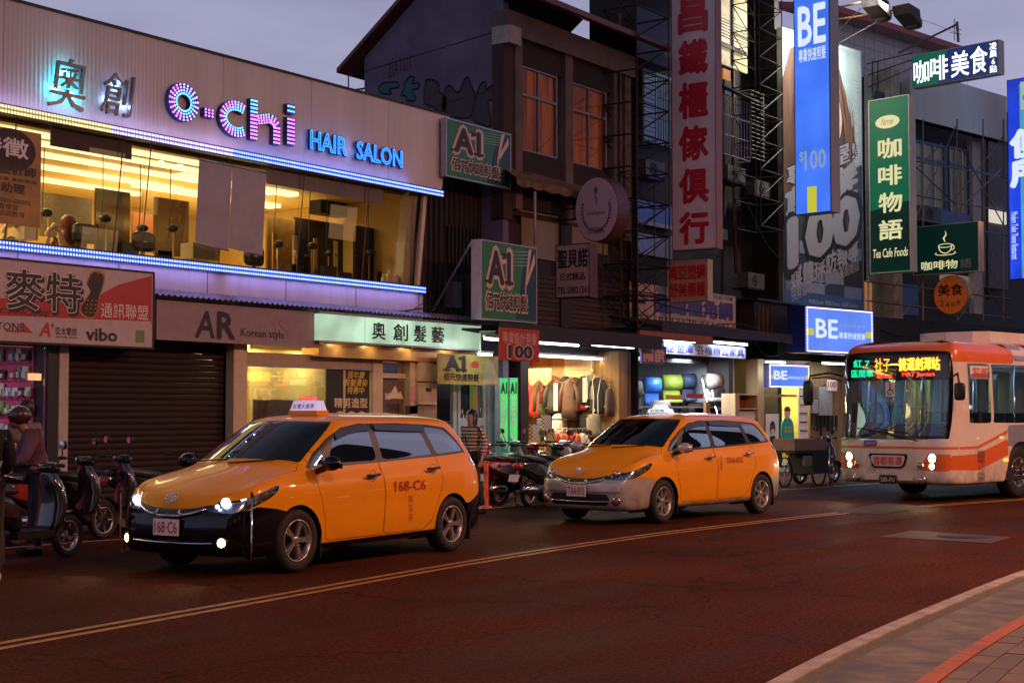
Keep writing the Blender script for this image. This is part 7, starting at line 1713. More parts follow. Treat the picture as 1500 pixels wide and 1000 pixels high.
def cutout():
    x_, z_ = FB.px(1154, 640, .25); t = thing('standee', 'cardboard cutout of a man in a teal shirt at the barber shop', 'standee', FB.w(x_, .25, z_ - .3), FB.a)
    q = MB(); q.slab(curveP([(-.26, 0), (.26, 0), (.28, .60), (.18, .78), (.07, .84), (-.07, .84), (-.18, .78), (-.28, .60)], 3), 0, .03, mat('shirt_teal', (.02, .30, .28), .6, nz=.06)); b = q.go('shirt', t); text('BE FAST\nBE NEW', (-.15, .2, .42, .6), -.004, YP, b, bold=.01)
    q = MB(); q.slab([(.13 * cos(R(a)), .96 + .16 * sin(R(a))) for a in range(0, 360, 20)], 0, .03, MATS['poster_skin']); q.go('head', t)
    q = MB(); q.slab([(.14 * cos(R(a)), 1.03 + .12 * sin(R(a))) for a in range(-10, 200, 15)], -.006, .03, mat('hair_brown_print', (.10, .05, .03), .6, nz=.1)); q.go('hair', t)
cutout()
# strip between barber and bus
ut = anchor('utility_wall', 'timber wall with switch boxes between the barber shop and the bus', 'wall', FB)
fB('boarding', ut, 1186, 1262, 530, 720, .2, .2, mat('boarding_ochre', (.26, .17, .07), .6, nz=.25, streak=True)); fB('switch_box', ut, 1200, 1219, 566, 608, .05, .15, mat('box_grey', (.30, .30, .30), .5, nz=.1)); fB('switch_box', ut, 1190, 1199, 585, 605, .08, .12, MATS['box_grey']); fB('price_board', ut, 1212, 1226, 556, 572, .02, .03, WPR)
x0, x1, z0, z1 = rect(FB, 1212, 1226, 556, 572, .01); text('100', (x0 + .04, x1 - .04, z0 + .1, z1 - .05), .012, MATS['print_red'], ut, bold=.02)
for k in range(7): fB('hanging_tool', ut, 1192 + k * 5.5, 1194 + k * 5.5, 608, 625 + 6 * (k % 3), .1, .04, DKM)
tube_light('white tube lamp above the small blue BE light box', FB, 1122, 1150, 530, -.5, 10); tube_light('white tube lamp right of the small blue BE light box', FB, 1205, 1236, 532, -.4, 10)
# cyan lit shop beyond the bus
cy = room('cyan lit shop front beyond the bus', FB, xb(1262, 590, .3), xb(1560, 590, .3), .3, 3.2, .1, 3.0, mat('cyan_wall', (.35, .50, .55), .6, nz=.15), PAV, WPR, [(xb(1300, 590, .3) + 2.5 * k, 1.2, 2.9, 1.4, 190, (.45, .8, 1)) for k in range(4)])
for k in range(9): fB('slat_post', cy, 1300 + k * 26, 1304 + k * 26, 520, 700, .6, .05, mat('post_teal', (.10, .22, .22), .5, nz=.1))
for (p0, p1, m_) in ((1340, 1362, 'barber_yellow'), (1395, 1420, 'orange_wall'), (1450, 1480, 'barber_yellow'), (1495, 1530, 'orange_wall')): fB('poster', cy, p0, p1, 545, 640, 1.5, .05, MATS[m_])
# coffee signs
fc = FB.perp(1274, 400, .3)
CGR = mat('coffee_green', (.004, .07, .045), .4, nz=.06, emit=(.0, .16, .07), es=.45); CDK = mat('coffee_dark_green', (.002, .018, .014), .35, nz=.05, emit=(0, .03, .02), es=.3); CRG = glow('print_glow_cream', (.85, .80, .42), .85)
s = Sign('light_box', 'tall dark green vertical coffee sign with cream characters and oval badge', fc, 1272, 1333, 148, 402, .34, CGR, mat('coffee_side', (.50, .47, .42), .5, nz=.08), .022)
s.E(.47, .862, .40, .19, CRG, -.004, n=32); s.T('Narrow', .32, .62, .845, .885, mat('print_olive', (.25, .20, .06), .5, nz=0), 0, -.006, shear=.3)
s.P([(.02, .01), (.98, .01), (.98, .40), (.02, .36)], CDK, -.0032)
for k, ch in enumerate('咖啡物語'): s.T(ch, .24, .80, .655 - k * .155, .765 - k * .155, CRG, .022, -.006)
s.T('Tea Cafe Foods', .08, .93, .09, .14, CRG, .01, -.006, shear=.15)
fd_ = FB.perp(1337, 125, .3)
s = Sign('light_box', 'bright blue green coffee and food light box jutting out high up', fd_, 1336, 1464, 82, 130, .30, mat('cafe_blue', (.005, .02, .10), .4, nz=.0, emit=(.01, .03, .16), es=.6), mat('coffee_side', (.50, .47, .42)), .02)
s.P([(.01, .02), (.30, .02), (.42, .98), (.01, .98)], mat('cafe_green', (.004, .08, .05), .4, nz=.05, emit=(0, .14, .09), es=.6), -.003)
WBR = glow('print_glow_bright', (.86, .92, 1), 1.6)
s.T('咖', .02, .20, .12, .80, WBR, .014, -.006); s.T('啡', .22, .42, .12, .84, WBR, .014, -.006); s.T('美', .46, .66, .12, .86, WBR, .014, -.006); s.T('食', .68, .87, .12, .90, WBR, .014, -.006); s.T('凌\n晨\n6\n點', .895, .975, .06, .94, WBR, .02, -.006)
fe = FB.perp(1338, 405, .1)
s = Sign('light_box', 'black green coffee light box with a steaming cup drawing', fe, 1337, 1434, 333, 404, .30, CDK, mat('coffee_side_pink', (.50, .36, .32), .5, nz=.08), .022)
s.T('咖啡物', .13, .68, .09, .27, CRG, .012, -.006); s.T('語', .72, .89, .09, .27, mat('print_grey_pale', (.30, .30, .28), .5, nz=0), .0, -.006)
q = MB(); cx, cz = s.w * .5, s.h * .52; rr = s.w * .10
q.tube([(cx + rr * 1.05 * cos(R(a)), -.006, cz + rr * .25 * sin(R(a)) + rr * .3) for a in range(0, 361, 20)], .012, CRG, 5); q.tube([(cx + rr * cos(R(a)), -.006, cz + rr * .3 + rr * 1.05 * sin(R(a))) for a in range(180, 361, 15)], .016, CRG, 5)
q.tube([(cx + rr * 1.0 + rr * .35 * cos(R(a)), -.006, cz + rr * .35 * sin(R(a))) for a in range(100, -120, -20)], .013, CRG, 5); q.tube([(cx + rr * 1.55 * cos(R(a)), -.006, cz - rr * .75 + rr * .25 * sin(R(a))) for a in range(150, 400, 15)], .012, CRG, 5)
q.tube([(cx, -.006, cz + rr * .8), (cx - rr * .25, -.006, cz + rr * 1.3), (cx + rr * .15, -.006, cz + rr * 1.8), (cx, -.006, cz + rr * 2.3)], .018, CRG, 5, rs=[.01, .028, .02, .006]); q.go('cup_drawing', s.panel)
area('coffee_side_lamp', fe.w(s.w + .35, .1, FB.px(1440, 330, -.5)[1]), .2, 5, (1, .55, .25), (-.6, 0, -1))
def orange_round():
    f_ = FB.perp(1366, 430, .35); x0, z1 = f_.px(1367, 405); x1, z0 = f_.px(1418, 459); cx, cz = (x0 + x1) / 2, (z0 + z1) / 2; r = (z1 - z0) / 2; rx = (x1 - x0) / 2
    t = thing('round_sign', 'round orange sign with black characters under the cup sign', 'sign', f_.w(cx, 0, cz), f_.a); o = [(rx * cos(2 * pi * i / 32), r * sin(2 * pi * i / 32)) for i in range(32)]
    q = MB(); q.slab(o, .01, .25, mat('drum_grey', (.30, .24, .18), .4, .3, nz=.1)); q.go('drum', t); q = MB(); q.slab([(a * .97, b * .97) for a, b in o], 0, .01, mat('round_orange', (.62, .13, .02), .5, nz=.06, emit=(1, .2, .02), es=.10)); p = q.go('face', t)
    text('美食', (-rx * .72, rx * .72, -.02, r * .55), -.004, BLKP, p, bold=.02); 
    for k, ch in enumerate('24供應'): text(ch, (rx * (-.62 + .32 * k), rx * (-.38 + .32 * k), -r * .58 - .05 * (1.2 - abs(k - 1.5)), -r * .30 - .05 * (1.2 - abs(k - 1.5))), -.004, BLKP, p)
orange_round()
f9 = FB.perp(1474, 400, .3)
s = Sign('light_box', 'blue themed restaurant light box cut off by the right edge', f9, 1475, 1560, 118, 410, .3, litpanel('theme_blue', (.01, .06, .85), .8, .3, sc=1), mat('be_box_blue', (.01, .02, .16)), .02)
s.P([(.22, .0), (.99, .0), (.99, .97), (.22, .97)], litpanel('theme_cyan', (.10, .42, .60), .75, .25), -.004); s.P([(.24, .84), (.99, .84), (.99, .98), (.24, .98)], glow('theme_pale', (.45, .65, .55), .7), -.006); s.E(.36, .90, .16, .13, glow('theme_dot', (.02, .30, .85), .8), -.008, n=16)
s.T('便\n所', .06, .70, .46, .74, WG, .05, -.012); s.T('Modern Toilet Theme Restaurant', -.30, .50, .20, .235, WG, .005, -.010, rot=-pi / 2)
for k in range(4): s.P([(.26, .40 - k * .07), (.98, .40 - k * .07), (.98, .395 - k * .07), (.26, .395 - k * .07)], MATS['theme_dot'], -.009)
area('theme_spill', f9.w(-.1, -.35, 8), .5, 30, (.05, .12, 1), (-1, 0, 0) if 0 else (0, -1, 0), sy=4)
# floodlights on arms, aerial, upper bracket
def floodlight(lb_, a, b, lamp_px):
    t = anchor('floodlight', lb_, 'lamp', FB, 'floodlights over the billboard'); P3 = lambda px_, py_, o: (FB.px(px_, py_, o)[0], o, FB.px(px_, py_, o)[1])
    A, B = P3(*a, .2), P3(*b, -1.4); MB().tube([A, B], .03, mat('arm_rust', (.40, .17, .06), .5, .4, nz=.3), 6).go('arm', t); MB().tube([P3(a[0] + 2, a[1] + 35, .2), B], .014, GS, 5).go('stay', t)
    q = MB(); x, y, z = B; q.add([(x - .1, y - .35, z + .10), (x + .5, y - .35, z + .02), (x + .5, y + .2, z + .02), (x - .1, y + .2, z + .10), (x + .0, y - .35, z - .16), (x + .6, y - .35, z - .42), (x + .6, y + .2, z - .42), (x + .0, y + .2, z - .16)], [(0, 1, 2, 3), (4, 7, 6, 5), (0, 4, 5, 1), (1, 5, 6, 2), (2, 6, 7, 3), (3, 7, 4, 0)], DKM); q.go('lamp_housing', t)
    q = MB(); q.add(*rbox(x + .62, y - .08, z - .33, .14, .24, .16), DKM, True); q.go('ballast_box', t)
floodlight('black floodlight on a rusty arm, the upper one over the billboard', (1224, 12), (1272, 2), 0); floodlight('black floodlight on a rusty arm, the lower one over the billboard', (1226, 29), (1318, 14), 0)
t = anchor('aerial_mast', 'aerial and steel brace above the coffee and food light box', 'mast', FB); P3 = lambda px_, py_, o: (FB.px(px_, py_, o)[0], o, FB.px(px_, py_, o)[1])
for (a, b, o1, o2, r) in (((1316, 78), (1402, 36), .5, -.8, .035), ((1402, 32), (1404, 62), -.8, -.8, .045), ((1398, 28), (1398, 60), -.8, -.8, .012), ((1392, 40), (1408, 44), -.8, -.8, .010), ((1392, 48), (1408, 51), -.8, -.8, .010), ((1270, 94), (1336, 78), .3, -.3, .02), ((1272, 110), (1336, 88), .3, -.3, .02), ((1272, 128), (1336, 100), .3, -.3, .015), ((1278, 90), (1278, 136), .3, .3, .02), ((1286, 92), (1286, 134), .3, .3, .02)):
    MB().tube([P3(*a, o1), P3(*b, o2)], r, GS if r > .03 else DKM, 5).go('rod', t)
# cables
def cable(lb_, pts, fr, r=.012):
    t = anchor('cable', lb_, 'cable', fr); P_ = [Vector((fr.px(a, b, o)[0], o, fr.px(a, b, o)[1])) for a, b, o in pts]; MB().tube(smooth(P_, 6), r, mat('cable_black', (.01, .01, .012), .5, nz=0), 5).go('strand', t)
cable('black cable sagging along the bottom of the salon band', [(228, 428, -.1), (350, 441, -.1), (470, 452, -.1), (560, 458, -.1), (640, 448, -.1)], FA); cable('second black cable looping to the salon corner', [(465, 450, -.12), (540, 462, -.12), (600, 455, -.12), (636, 432, -.12)], FA, .009)
cable('thin white cable down the old house window pier', [(817, 170, -.12), (808, 200, -.12), (786, 225, -.12), (780, 262, -.12)], FA, .006); cable('wire from the floodlight to the aerial mast', [(1345, 28, -1.0), (1370, 36, -.9), (1400, 48, -.8)], FB, .006)
cable('bundle of cables drooping from canopy to barber shop', [(1095, 470, -.8), (1120, 520, -.8), (1160, 512, -.8), (1185, 500, -.8)], FA, .012)
# air conditioners, pipes and more strut work on the dark fronts
def aircon(lb_, fr, p0, p1, pt, pb, off):
    t = anchor('air_conditioner', lb_, 'air conditioner', fr, 'air conditioners on the dark fronts'); x0, x1, z0, z1 = rect(fr, p0, p1, pt, pb, off); m_ = mat('aircon_case', (.09, .075, .07), .6, nz=.25, ns=4)
    bx('casing', t, x0, x1, off, off + .32, z0, z1, m_); cx, cz, r = (x0 * .6 + x1 * .4), (z0 + z1) / 2, (z1 - z0) * .38
    q = MB(); q.lathe([(0, r), (.012, r), (.013, r * .9), (.004, r * .88)], (cx, off, cz), (0, -1, 0), DKM, 18); q.go('fan_guard', t)
    for k in range(4): MB().tube([(cx - r * cos(R(45 * k)), off - .012, cz - r * sin(R(45 * k))), (cx + r * cos(R(45 * k)), off - .012, cz + r * sin(R(45 * k)))], .006, DKM, 4).go('guard_bar', t)
    bx('shelf', t, x0 - .04, x1 + .04, off, off + .45, z0 - .05, z0 - .01, DKM)
aircon('rusty air conditioner low between lattice and tall red lettered sign', FA, 946, 974, 232, 256, .3); aircon('air conditioner under the white cage grille', FA, 1066, 1092, 240, 262, .3); aircon('air conditioner beside the corner house billboard', FA, 1106, 1130, 262, 284, .2); aircon('air conditioner above the dark tin canopy near the wooden hut', FA, 1096, 1104 + 16, 398, 420, .3)
aircon('air conditioner behind the strut frame below the blue framed windows', FB, 1352, 1378, 300, 322, .4)
for (lb_, fr, P_, r_) in (('rust brown drain pipe beside the tall red lettered sign', FA, [(1074, -30, .7), (1074, 230, .7), (1078, 400, .6)], .05), ('thin drain pipe on the corner of the old house', FA, [(908, 20, -.12), (908, 230, -.12), (911, 470, -.1)], .035), ('grey conduit on the right strut frame', FB, [(1446, 205, .6), (1446, 440, .6)], .04)):
    t = anchor('drain_pipe', lb_, 'pipe', fr); MB().tube([(fr.px(a, b, o)[0], o, fr.px(a, b, o)[1]) for a, b, o in P_], r_, mat('pipe_rust', (.10, .05, .035), .6, .2, nz=.3), 8).go('pipe', t)
for k, P_ in enumerate(([(925, 470, -.5), (985, 486, -.8), (1060, 474, -.6), (1110, 480, -.4)], [(905, 405, .0), (930, 430, -.5), (985, 450, -.6), (1060, 462, -.4)], [(1095, 300, .0), (1120, 352, -.2), (1142, 380, .0)], [(750, 488, -.9), (800, 497, -1.0), (862, 490, -.9)], [(1262, 470, -.5), (1330, 492, -.7), (1420, 480, -.7), (1500, 500, -.6)])):
    cable(['cable sagging along the long pale sign', 'cable from the old house corner to the lattice', 'short loop of cable above the wooden hut', 'cable along the canopy behind the red banner', 'cable swag above the bus roof'][k], P_, FA if k < 4 else FB, .014)
lattice('thin steel lattice carrying the small pink sign and pram shop lamps', FA, 925, 975, 250, 470, -.55, .3, 5, STK, .014)
# ---------------------------------------------------------------- street furniture on the shop side
def bollard(lb_, px_, py_, m, bands=None, h=.75):
    g = ground(px_, py_); t = thing('traffic_post', lb_, 'bollard', (g.x, g.y, 0)); q = MB(); q.lathe([(0, .11), (.03, .10), (.04, .045), (h, .04), (h + .02, .001)], (0, 0, 0), (0, 0, 1), m, 16); q.go('post', t)
    for (a, b, mm) in bands or (): q = MB(); q.lathe([(a, .0455), (b, .0445)], (0, 0, 0), (0, 0, 1), mm, 16); q.go('band', t)
OR = mat('post_orange', (.72, .13, .03), .5, nz=.08)
bollard('plain orange flexible traffic post behind the near taxi', 712, 743, OR, [(.55, .63, mat('post_band_red', (.6, .06, .06), .5, nz=0))]); bollard('dark red and white banded traffic post left of the bus', 1218, 711, mat('post_dark_red', (.16, .03, .03), .5, nz=.1), [(.18, .26, WPR), (.42, .50, WPR), (.62, .67, WPR)], .86)
def trike():
    g = ground(1190, 712); t = thing('cargo_bicycle', 'old bicycle cart with a cardboard topped box beside the barred post', 'bicycle', (g.x - .6, g.y + .25, 0), FB.a)
    for (x_, nm) in ((-.25, 0), (1.35, 1)):
        q = MB(); q.lathe([(-.02, .32), (-.022, .34), (.022, .34), (.02, .32)], (0, 0, 0), (0, 1, 0), RUB, 28); w_ = q.go('wheel', t, loc=(x_, 0, .34)); q = MB()
        for k in range(10): q.tube([(0, 0, 0), (.32 * cos(k * .628), 0, .32 * sin(k * .628))], .004, CHR, 4)
        q.go('spokes', w_, kind='stuff')
    q = MB(); q.tube([(-.25, 0, .34), (.1, 0, .82), (.75, 0, .80), (.55, 0, .34), (1.35, 0, .34), (.75, 0, .80)], .02, mat('frame_rust', (.14, .06, .03), .5, .3, nz=.3), 6); q.tube([(.1, 0, .82), (.05, 0, 1.0), (.0, -.2, 1.02)], .015, CHR, 6); q.go('frame', t); t.scale = (.8, .9, .95)
    bx('cargo_bed', t, -.35, 1.25, -.35, .35, .78, .84, DKM); bx('cargo_skirt', t, .5, 1.2, -.36, .36, .30, .78, mat('tarpaulin_dark', (.015, .014, .016), .6, nz=.2)); bx('cardboard_box', t, -.30, 1.20, -.32, .30, .84, 1.10, mat('cardboard', (.40, .20, .13), .8, nz=.1)); bx('basket', t, .0, .35, -.42, -.36, .50, .72, mat('basket_tan', (.30, .20, .12), .7, nz=.2))
trike()
t = thing('motor_scooter', 'dark scooter with bare handlebar behind the cart by the barber shop', 'scooter', (0, 0, 0)); bpy.data.objects.remove(t)
scooter('dark scooter with bare handlebar behind the cart by the barber shop', (1222, 706), (1180, 708), SB, SB, mirrors=2)
# ================================================================== behind the camera: far pavement lamps and a plain terrace
def street_lamp(lb_, x, y, e, aim):
    t = thing('street_lamp', lb_, 'street lamp', (x, y, KH), 0, 'street lamps on the near pavement'); q = MB(); q.lathe([(0, .14), (.4, .10), (8.6, .06)], (0, 0, 0), (0, 0, 1), DKM, 12); q.go('pole', t); q = MB(); q.tube([(0, 0, 8.6), (.0, .5, 9.0), (0, 1.3, 9.1)], .04, DKM, 8); q.go('arm', t)
    bx('lamp_head', t, -.12, .12, 1.1, 1.6, 9.08, 9.18, DKM); bx('lens', t, -.10, .10, 1.15, 1.55, 9.06, 9.08, glow('lamp_red_orange', (1, .35, .15), 3))
    l = area('lamp_light', (0, 1.35, 8.98), .5, e, (1, .40, .22), aim, t)
    l.data.spread = R(150)
street_lamp('red orange street lamp behind the photographer', 4.5, -3.5, 660, (.05, .45, -1)); street_lamp('red orange street lamp further up the near pavement', 17, -2.5, 960, (.05, .45, -1)); street_lamp('red orange street lamp far up the near pavement', 29, -3.5, 1300, (.0, .45, -1))
nb = thing('near_terrace', 'plain dark terrace of houses behind the photographer', 'building', (0, 0, 0)); bx('wall', nb, -45, 60, -16, -10, 0, 13, mat('terrace_wall', (.016, .013, .014), .8, nz=.3, ns=.6))
WG2 = [mat('pane_warm', (.1, .08, .05), .3, nz=0, emit=(1, .55, .22), es=.8), mat('pane_dark', (.02, .02, .03), .2, nz=0), mat('pane_cool', (.1, .1, .12), .3, nz=0, emit=(.6, .7, 1), es=.5)]
rnd = random.Random(11); wm_ = MB().box(-.8, .8, -.05, .0, 0, 1.4, WG2[0])
for i in range(26):
    for j in range(3):
        m_ = WG2[rnd.choice([0, 1, 1, 1, 2])]; bx('window', nb, -42 + i * 3.8, -40.3 + i * 3.8, -10.02, -9.97, 4.0 + j * 3, 5.5 + j * 3, m_)
for k in range(34):
    c_ = rnd.choice([((1, .12, .06), 'lamp_dot_red'), ((1, .85, .65), 'lamp_dot_warm'), ((1, .5, .2), 'lamp_dot_amber')]); x_ = -30 + k * 2.4 + rnd.random(); z_ = rnd.choice([2.6, 2.8, 3.1, 1.2])
    bx('shop_lamp', nb, x_, x_ + rnd.choice([.3, .5, 1.3]), -9.98, -9.85, z_, z_ + rnd.choice([.15, .25]), glow(c_[1], c_[0], 5))
def taxis():
    a1 = ground(430, 838); a2 = ground(652, 808)
    rz1 = atan2(a2.y - a1.y, a2.x - a1.x)
    def place(a, rz):   # front near wheel's contact point -> car origin
        c, s = cos(rz), sin(rz); lx, ly = WX[0], -.80
        return (a.x - (c * lx - s * ly), a.y - (s * lx + c * ly), .004)
    build_taxi('yellow taxi with gloss black bumpers and plate 168-C6, its headlights on', place(a1, rz1), rz1, BLK, '168·C6',
               [('168-C6', (2.55, 3.13, .74, .85), 0, .012, 0), ('陳\n富\n美', (2.79, 2.89, .40, .69), 0, .0, 0)], True, BLK,
               litpanel('roof_sign_lilac', (.75, .55, .85), .75, .15), ('box', ('台灣大車隊', (-.15, .15, 1.645, 1.70), mat('sign_dark_print', (.04, .02, .05), .5, nz=.02)), ('大都會', (-.08, .08, 1.742, 1.768), PLW)))
    b1 = ground(968, 766); b2 = ground(1113, 752)
    rz2 = atan2(b2.y - b1.y, b2.x - b1.x)
    build_taxi('yellow taxi with silver bumpers and plate TAA-812, lamps off', place(b1, rz2), rz2, SILV, 'TAA·812',
               [('TAA-812', (2.62, 3.10, .83, .92), 0, .008, 0), ('台\n車\n隊', (2.44, 2.50, .72, .96), 0, 0, 0)], False, SILV,
               litpanel('roof_sign_white', (.85, .88, 1), 1.1, .15), ('crown', ('計程車', (-.13, .13, 1.61, 1.655), mat('sign_blue_print', (.02, .04, .3), .5, nz=.02))), steer=.06)
taxis()
# ------------------------------------------------------------------ city bus
BW = mat('bus_white', (.70, .68, .64), .3, nz=.06, ns=2, coat=.6)
grime(BW, (.20, .15, .11), .3, 1.0, .4)
BO = mat('bus_orange', (.68, .15, .032), .3, nz=.06, ns=2, coat=.6)
BG = mat('bus_grey_blue', (.22, .25, .36), .35, nz=.06, coat=.4)
BUSG = glass('bus_glass', (.80, .81, .82), .08)
def bus(loc, rz):
    t = thing('city_bus', 'white and orange city bus with amber and green destination display over the windscreen', 'bus', loc, rz)
    L, Wd = 10.5, 1.25
    def ring(xf, w, z, zf=None, xr=L, c=.09):
        xs = (.42, 1.0, 2.0, 3.4, 5.2, 7.4, 9.6)
        zf = z if zf is None else zf
        return [(xf, 0, zf), (xf + .02, w * .5, zf), (xf + c, w * .90, zf + (z - zf) * .5)] + [(x, w, z) for x in xs] + [(xr - .1, w * .92, z), (xr, w * .5, z), (xr, 0, z)]
    rg = [ring(.35, 1.05, .30), ring(.04, 1.23, .31), ring(-.01, 1.25, .42), ring(-.02, 1.255, .75), ring(-.02, 1.255, 1.05), ring(.03, 1.25, 1.25), ring(.10, 1.235, 1.8), ring(.16, 1.215, 2.35), ring(.20, 1.20, 2.62), ring(.26, 1.17, 2.76), ring(.42, 1.08, 2.875), ring(.75, .85, 2.93), ring(1.2, .4, 2.95)]
    rg.append([(1.5 + i * .7, 0 if i in (0, 12) else .01, 2.96) for i in range(13)])
    P = shell(rg, 12, 6)
    for xw in (2.62, 8.3):
        _, P = split(P, side(curveP([(xw - .56, .2), (xw - .55, .62), (xw - .38, .95), (xw, 1.07), (xw + .38, .95), (xw + .55, .62), (xw + .56, .2)], 3), .8))
    a, P = split(P, front(curveP([(-1.13, 1.22), (-1.15, 2.0), (-1.10, 2.62), (-.9, 2.72), (0, 2.74), (.9, 2.72), (1.10, 2.62), (1.15, 2.0), (1.13, 1.22), (1.0, 1.14), (0, 1.12), (-1.0, 1.14)], 3), .62)); ws = a
    wa, ws = split(ws, front([(-1.09, 1.19), (-1.10, 2.0), (-1.05, 2.66), (1.05, 2.66), (1.10, 2.0), (1.09, 1.19)], .7)); panel(wa, 'windscreen', glass('bus_windscreen', (.5, .52, .54), .04), t)
    panel(ws, 'black_surround', BLK, t)
    # side glass
    rects = [(.72, 1.50, 1.42, 2.50), (1.60, 3.35, 1.42, 2.50), (3.42, 5.1, 1.42, 2.50), (5.17, 6.9, 1.42, 2.50), (6.97, 8.7, 1.42, 2.5), (8.77, 10.2, 1.42, 2.5)]
    for (xa, xb, za, zb) in rects:
        P_ = curveP([(xa, za + .06), (xa, zb - .06), (xa + .06, zb), (xb - .06, zb), (xb, zb - .06), (xb, za + .06), (xb - .06, za), (xa + .06, za)], 2)
        for s in (-1, 1):
            a, P = split(P, oneside(P_, s, .8)); panel(a, 'side_window', BUSG, t)
    a, P = split(P, lambda v: v[2] - 2.735 if not (v[0] > 2.6 and v[2] > 2.84) else -.05, 0)
    a2, P = split(P, side([(.0, 2.52), (2.45, 2.52), (2.45, 2.9), (0, 2.9)], .6))
    a3, a = split(a, lambda v: v[0] - 2.45)
    panel(a + a2, 'orange_crown', BO, t); panel(a3, 'roof', BW, t)
    # stripes
    st = []
    for f in (front([(-1.3, .945), (1.3, .945), (1.3, .995), (-1.3, .995)], .38), side([(.37, .945), (.95, .945), (2.1, 1.22), (2.1, 1.29), (.95, 1.0), (.37, .995)], .9),
              side([(.20, .58), (1.0, .56), (2.1, .82), (2.1, 1.12), (.95, .86), (.20, .84)], .9),
              front([(-1.3, .56), (-.62, .56), (-.78, .86), (-1.3, .86)], .2), front([(1.3, .86), (.78, .86), (.62, .56), (1.3, .56)], .2)):
        a, P = split(P, f); st += a
    panel(st, 'orange_stripe', BO, t)
    a, P = split(P, lambda v: min(v[0] - 2.1, 1.38 - v[2], v[2] - .98, abs(v[1]) - .8)); panel(a, 'grey_side_panel', BG, t)
    panel(P, 'body', BW, t)
    for k, c in enumerate((BG, mat('bus_red', (.45, .03, .05), .35, nz=.05), BG, BO)):
        m = MB(); x = 2.5 + k * .85
        for s in (-1,):
            m.add([(x, s * 1.22, 2.60), (x + .55, s * 1.22, 2.60), (x + .3, s * 1.10, 2.88), (x - .25, s * 1.10, 2.88), (x - .45, s * .85, 2.945), (x + .1, s * .85, 2.945)], [(0, 1, 2, 3), (3, 2, 5, 4)], c)
        m.go('roof_flash', t)
    # headlamps
    for s in (-1, 1):
        m = MB()
        pts = [(s * .56, .60), (s * .62, .83), (s * .80, .86), (s * 1.04, .84), (s * 1.10, .72), (s * .98, .58)]
        hl = thing('headlight', None, None); hl.parent = t
        for (y, z, r, g) in ((s * .85, .79, .088, WHG), (s * .85, .645, .058, WHG), (s * .66, .66, .05, None), (s * .70, .40, .055, None)):
            q = MB(); q.lathe([(.05, r * 1.15), (-.012, r * 1.15), (-.018, r)], (-.01 + (.07 if abs(y) > .8 else .0), y, z), (1, 0, 0), CHR, 20); q.go('lamp_ring', hl)
            q = MB(); q.lathe([(-.014, r * .98), (-.03, r * .6), (-.034, .001)], (-.01 + (.07 if abs(y) > .8 else .0), y, z), (1, 0, 0), g or mat('clear_lamp', (.5, .38, .3), .15, .6, nz=.1), 18); q.go('bulb', hl)
        beam('head_beam', (-.06, s * .85, .76), 42, (1, .75, .45), t, ang=90)
        MB().ball((.20, s * 1.08, .74), .05, mat('amber_lens', (.5, .16, .02)), 10, (1, .5, 1)).go('indicator', hl)
    # maker's plate with writing
    def face(x, mb, nme, parent, z=0):
        o = mb.go(nme, parent)
        for v in o.data.vertices: v.co = (x + v.co.y, -v.co.x, v.co.z)
        return o
    def ftext(s_, rect, x, m_, parent, **k):
        q = text(s_, rect, 0, m_, None, **k)
        for v in q.data.vertices: v.co = (x + v.co.y, -v.co.x, v.co.z)
        q.parent = parent; return q
    p = face(-.028, MB().slab([(-.34, .74), (-.40, .80), (-.38, .86), (.38, .86), (.40, .80), (.34, .64), (.28, .60), (-.28, .60), (-.34, .64)], 0, .02, BLK), 'name_plate', t)
    face(-.031, MB().slab([(-.31, .66), (-.36, .80), (-.33, .83), (.33, .83), (.36, .80), (.31, .66), (.27, .63), (-.27, .63)], 0, .002, BW), 'plate_face', p)
    ftext('首都客運', (-.30, .30, .655, .81), -.034, mat('bus_red_print', (.6, .03, .03), .5, nz=.03), p, bold=.015)
    p = face(-.04, MB().box(-.16, .16, 0, .02, .31, .47, TRIM), 'number_plate', t)
    ftext('205-FU', (-.145, .145, .35, .43), -.045, mat('plate_print_pale', (.6, .58, .5), .5, nz=.03), p, bold=.01)
    for s in (-1, 1): face(-.022, MB().box(s * .20, s * .50, 0, .004, .38, .49, mat('bus_flap', (.66, .60, .58), .4, nz=.04)), 'tow_flap', t)
    p = face(-.024, MB().box(-.50, -.24, 0, .004, 1.0, 1.10, mat('blue_sticker', (.03, .06, .35), .4, nz=.03)), 'blue_sticker', t)
    ftext('低地板公車', (-.48, -.26, 1.02, 1.08), -.029, PLW, p)
    p = face(-.028, MB().box(-.10, .10, 0, .002, 1.90, 2.16, PLW), 'access_sticker', t)
    q = MB(); q.ball((0, 0, 2.115), .018, BLK, 8); q.tube([(0, 0, 2.09), (.005, 0, 2.02), (.055, 0, 2.015), (.07, 0, 1.96)], .008, BLK, 6); q.tube([(.05 * cos(a_), 0, 1.985 + .05 * sin(a_)) for a_ in [R(40 + i * 30) for i in range(10)]], .007, BLK, 6)
    w_ = face(.075, q, 'wheelchair_symbol', p)
    for v in p.data.vertices: v.co.x += .11
    # destination display behind the glass
    p = face(.32, MB().box(-1.06, 1.06, 0, .06, 2.20, 2.68, DARK), 'destination_display', t)
    AM, GR, RD = glow('display_amber', (1, .30, .01), 6), glow('display_green', (.0, .75, .35), 3), glow('display_red', (1, .05, .02), 5)
    YE = glow('display_yellow', (1, .60, .03), 8)
    ftext('紅 7', (-.92, -.58, 2.46, 2.60), .305, GR, p, bold=.02); ftext('區間車', (-.97, -.50, 2.27, 2.41), .305, GR, p, bold=.02)
    ftext('社子一捷運劍潭站', (-.46, .90, 2.37, 2.62), .305, AM, p, bold=.012); ftext('一捷運劍潭站', (-.12, .88, 2.385, 2.605), .300, YE, p, bold=.002)
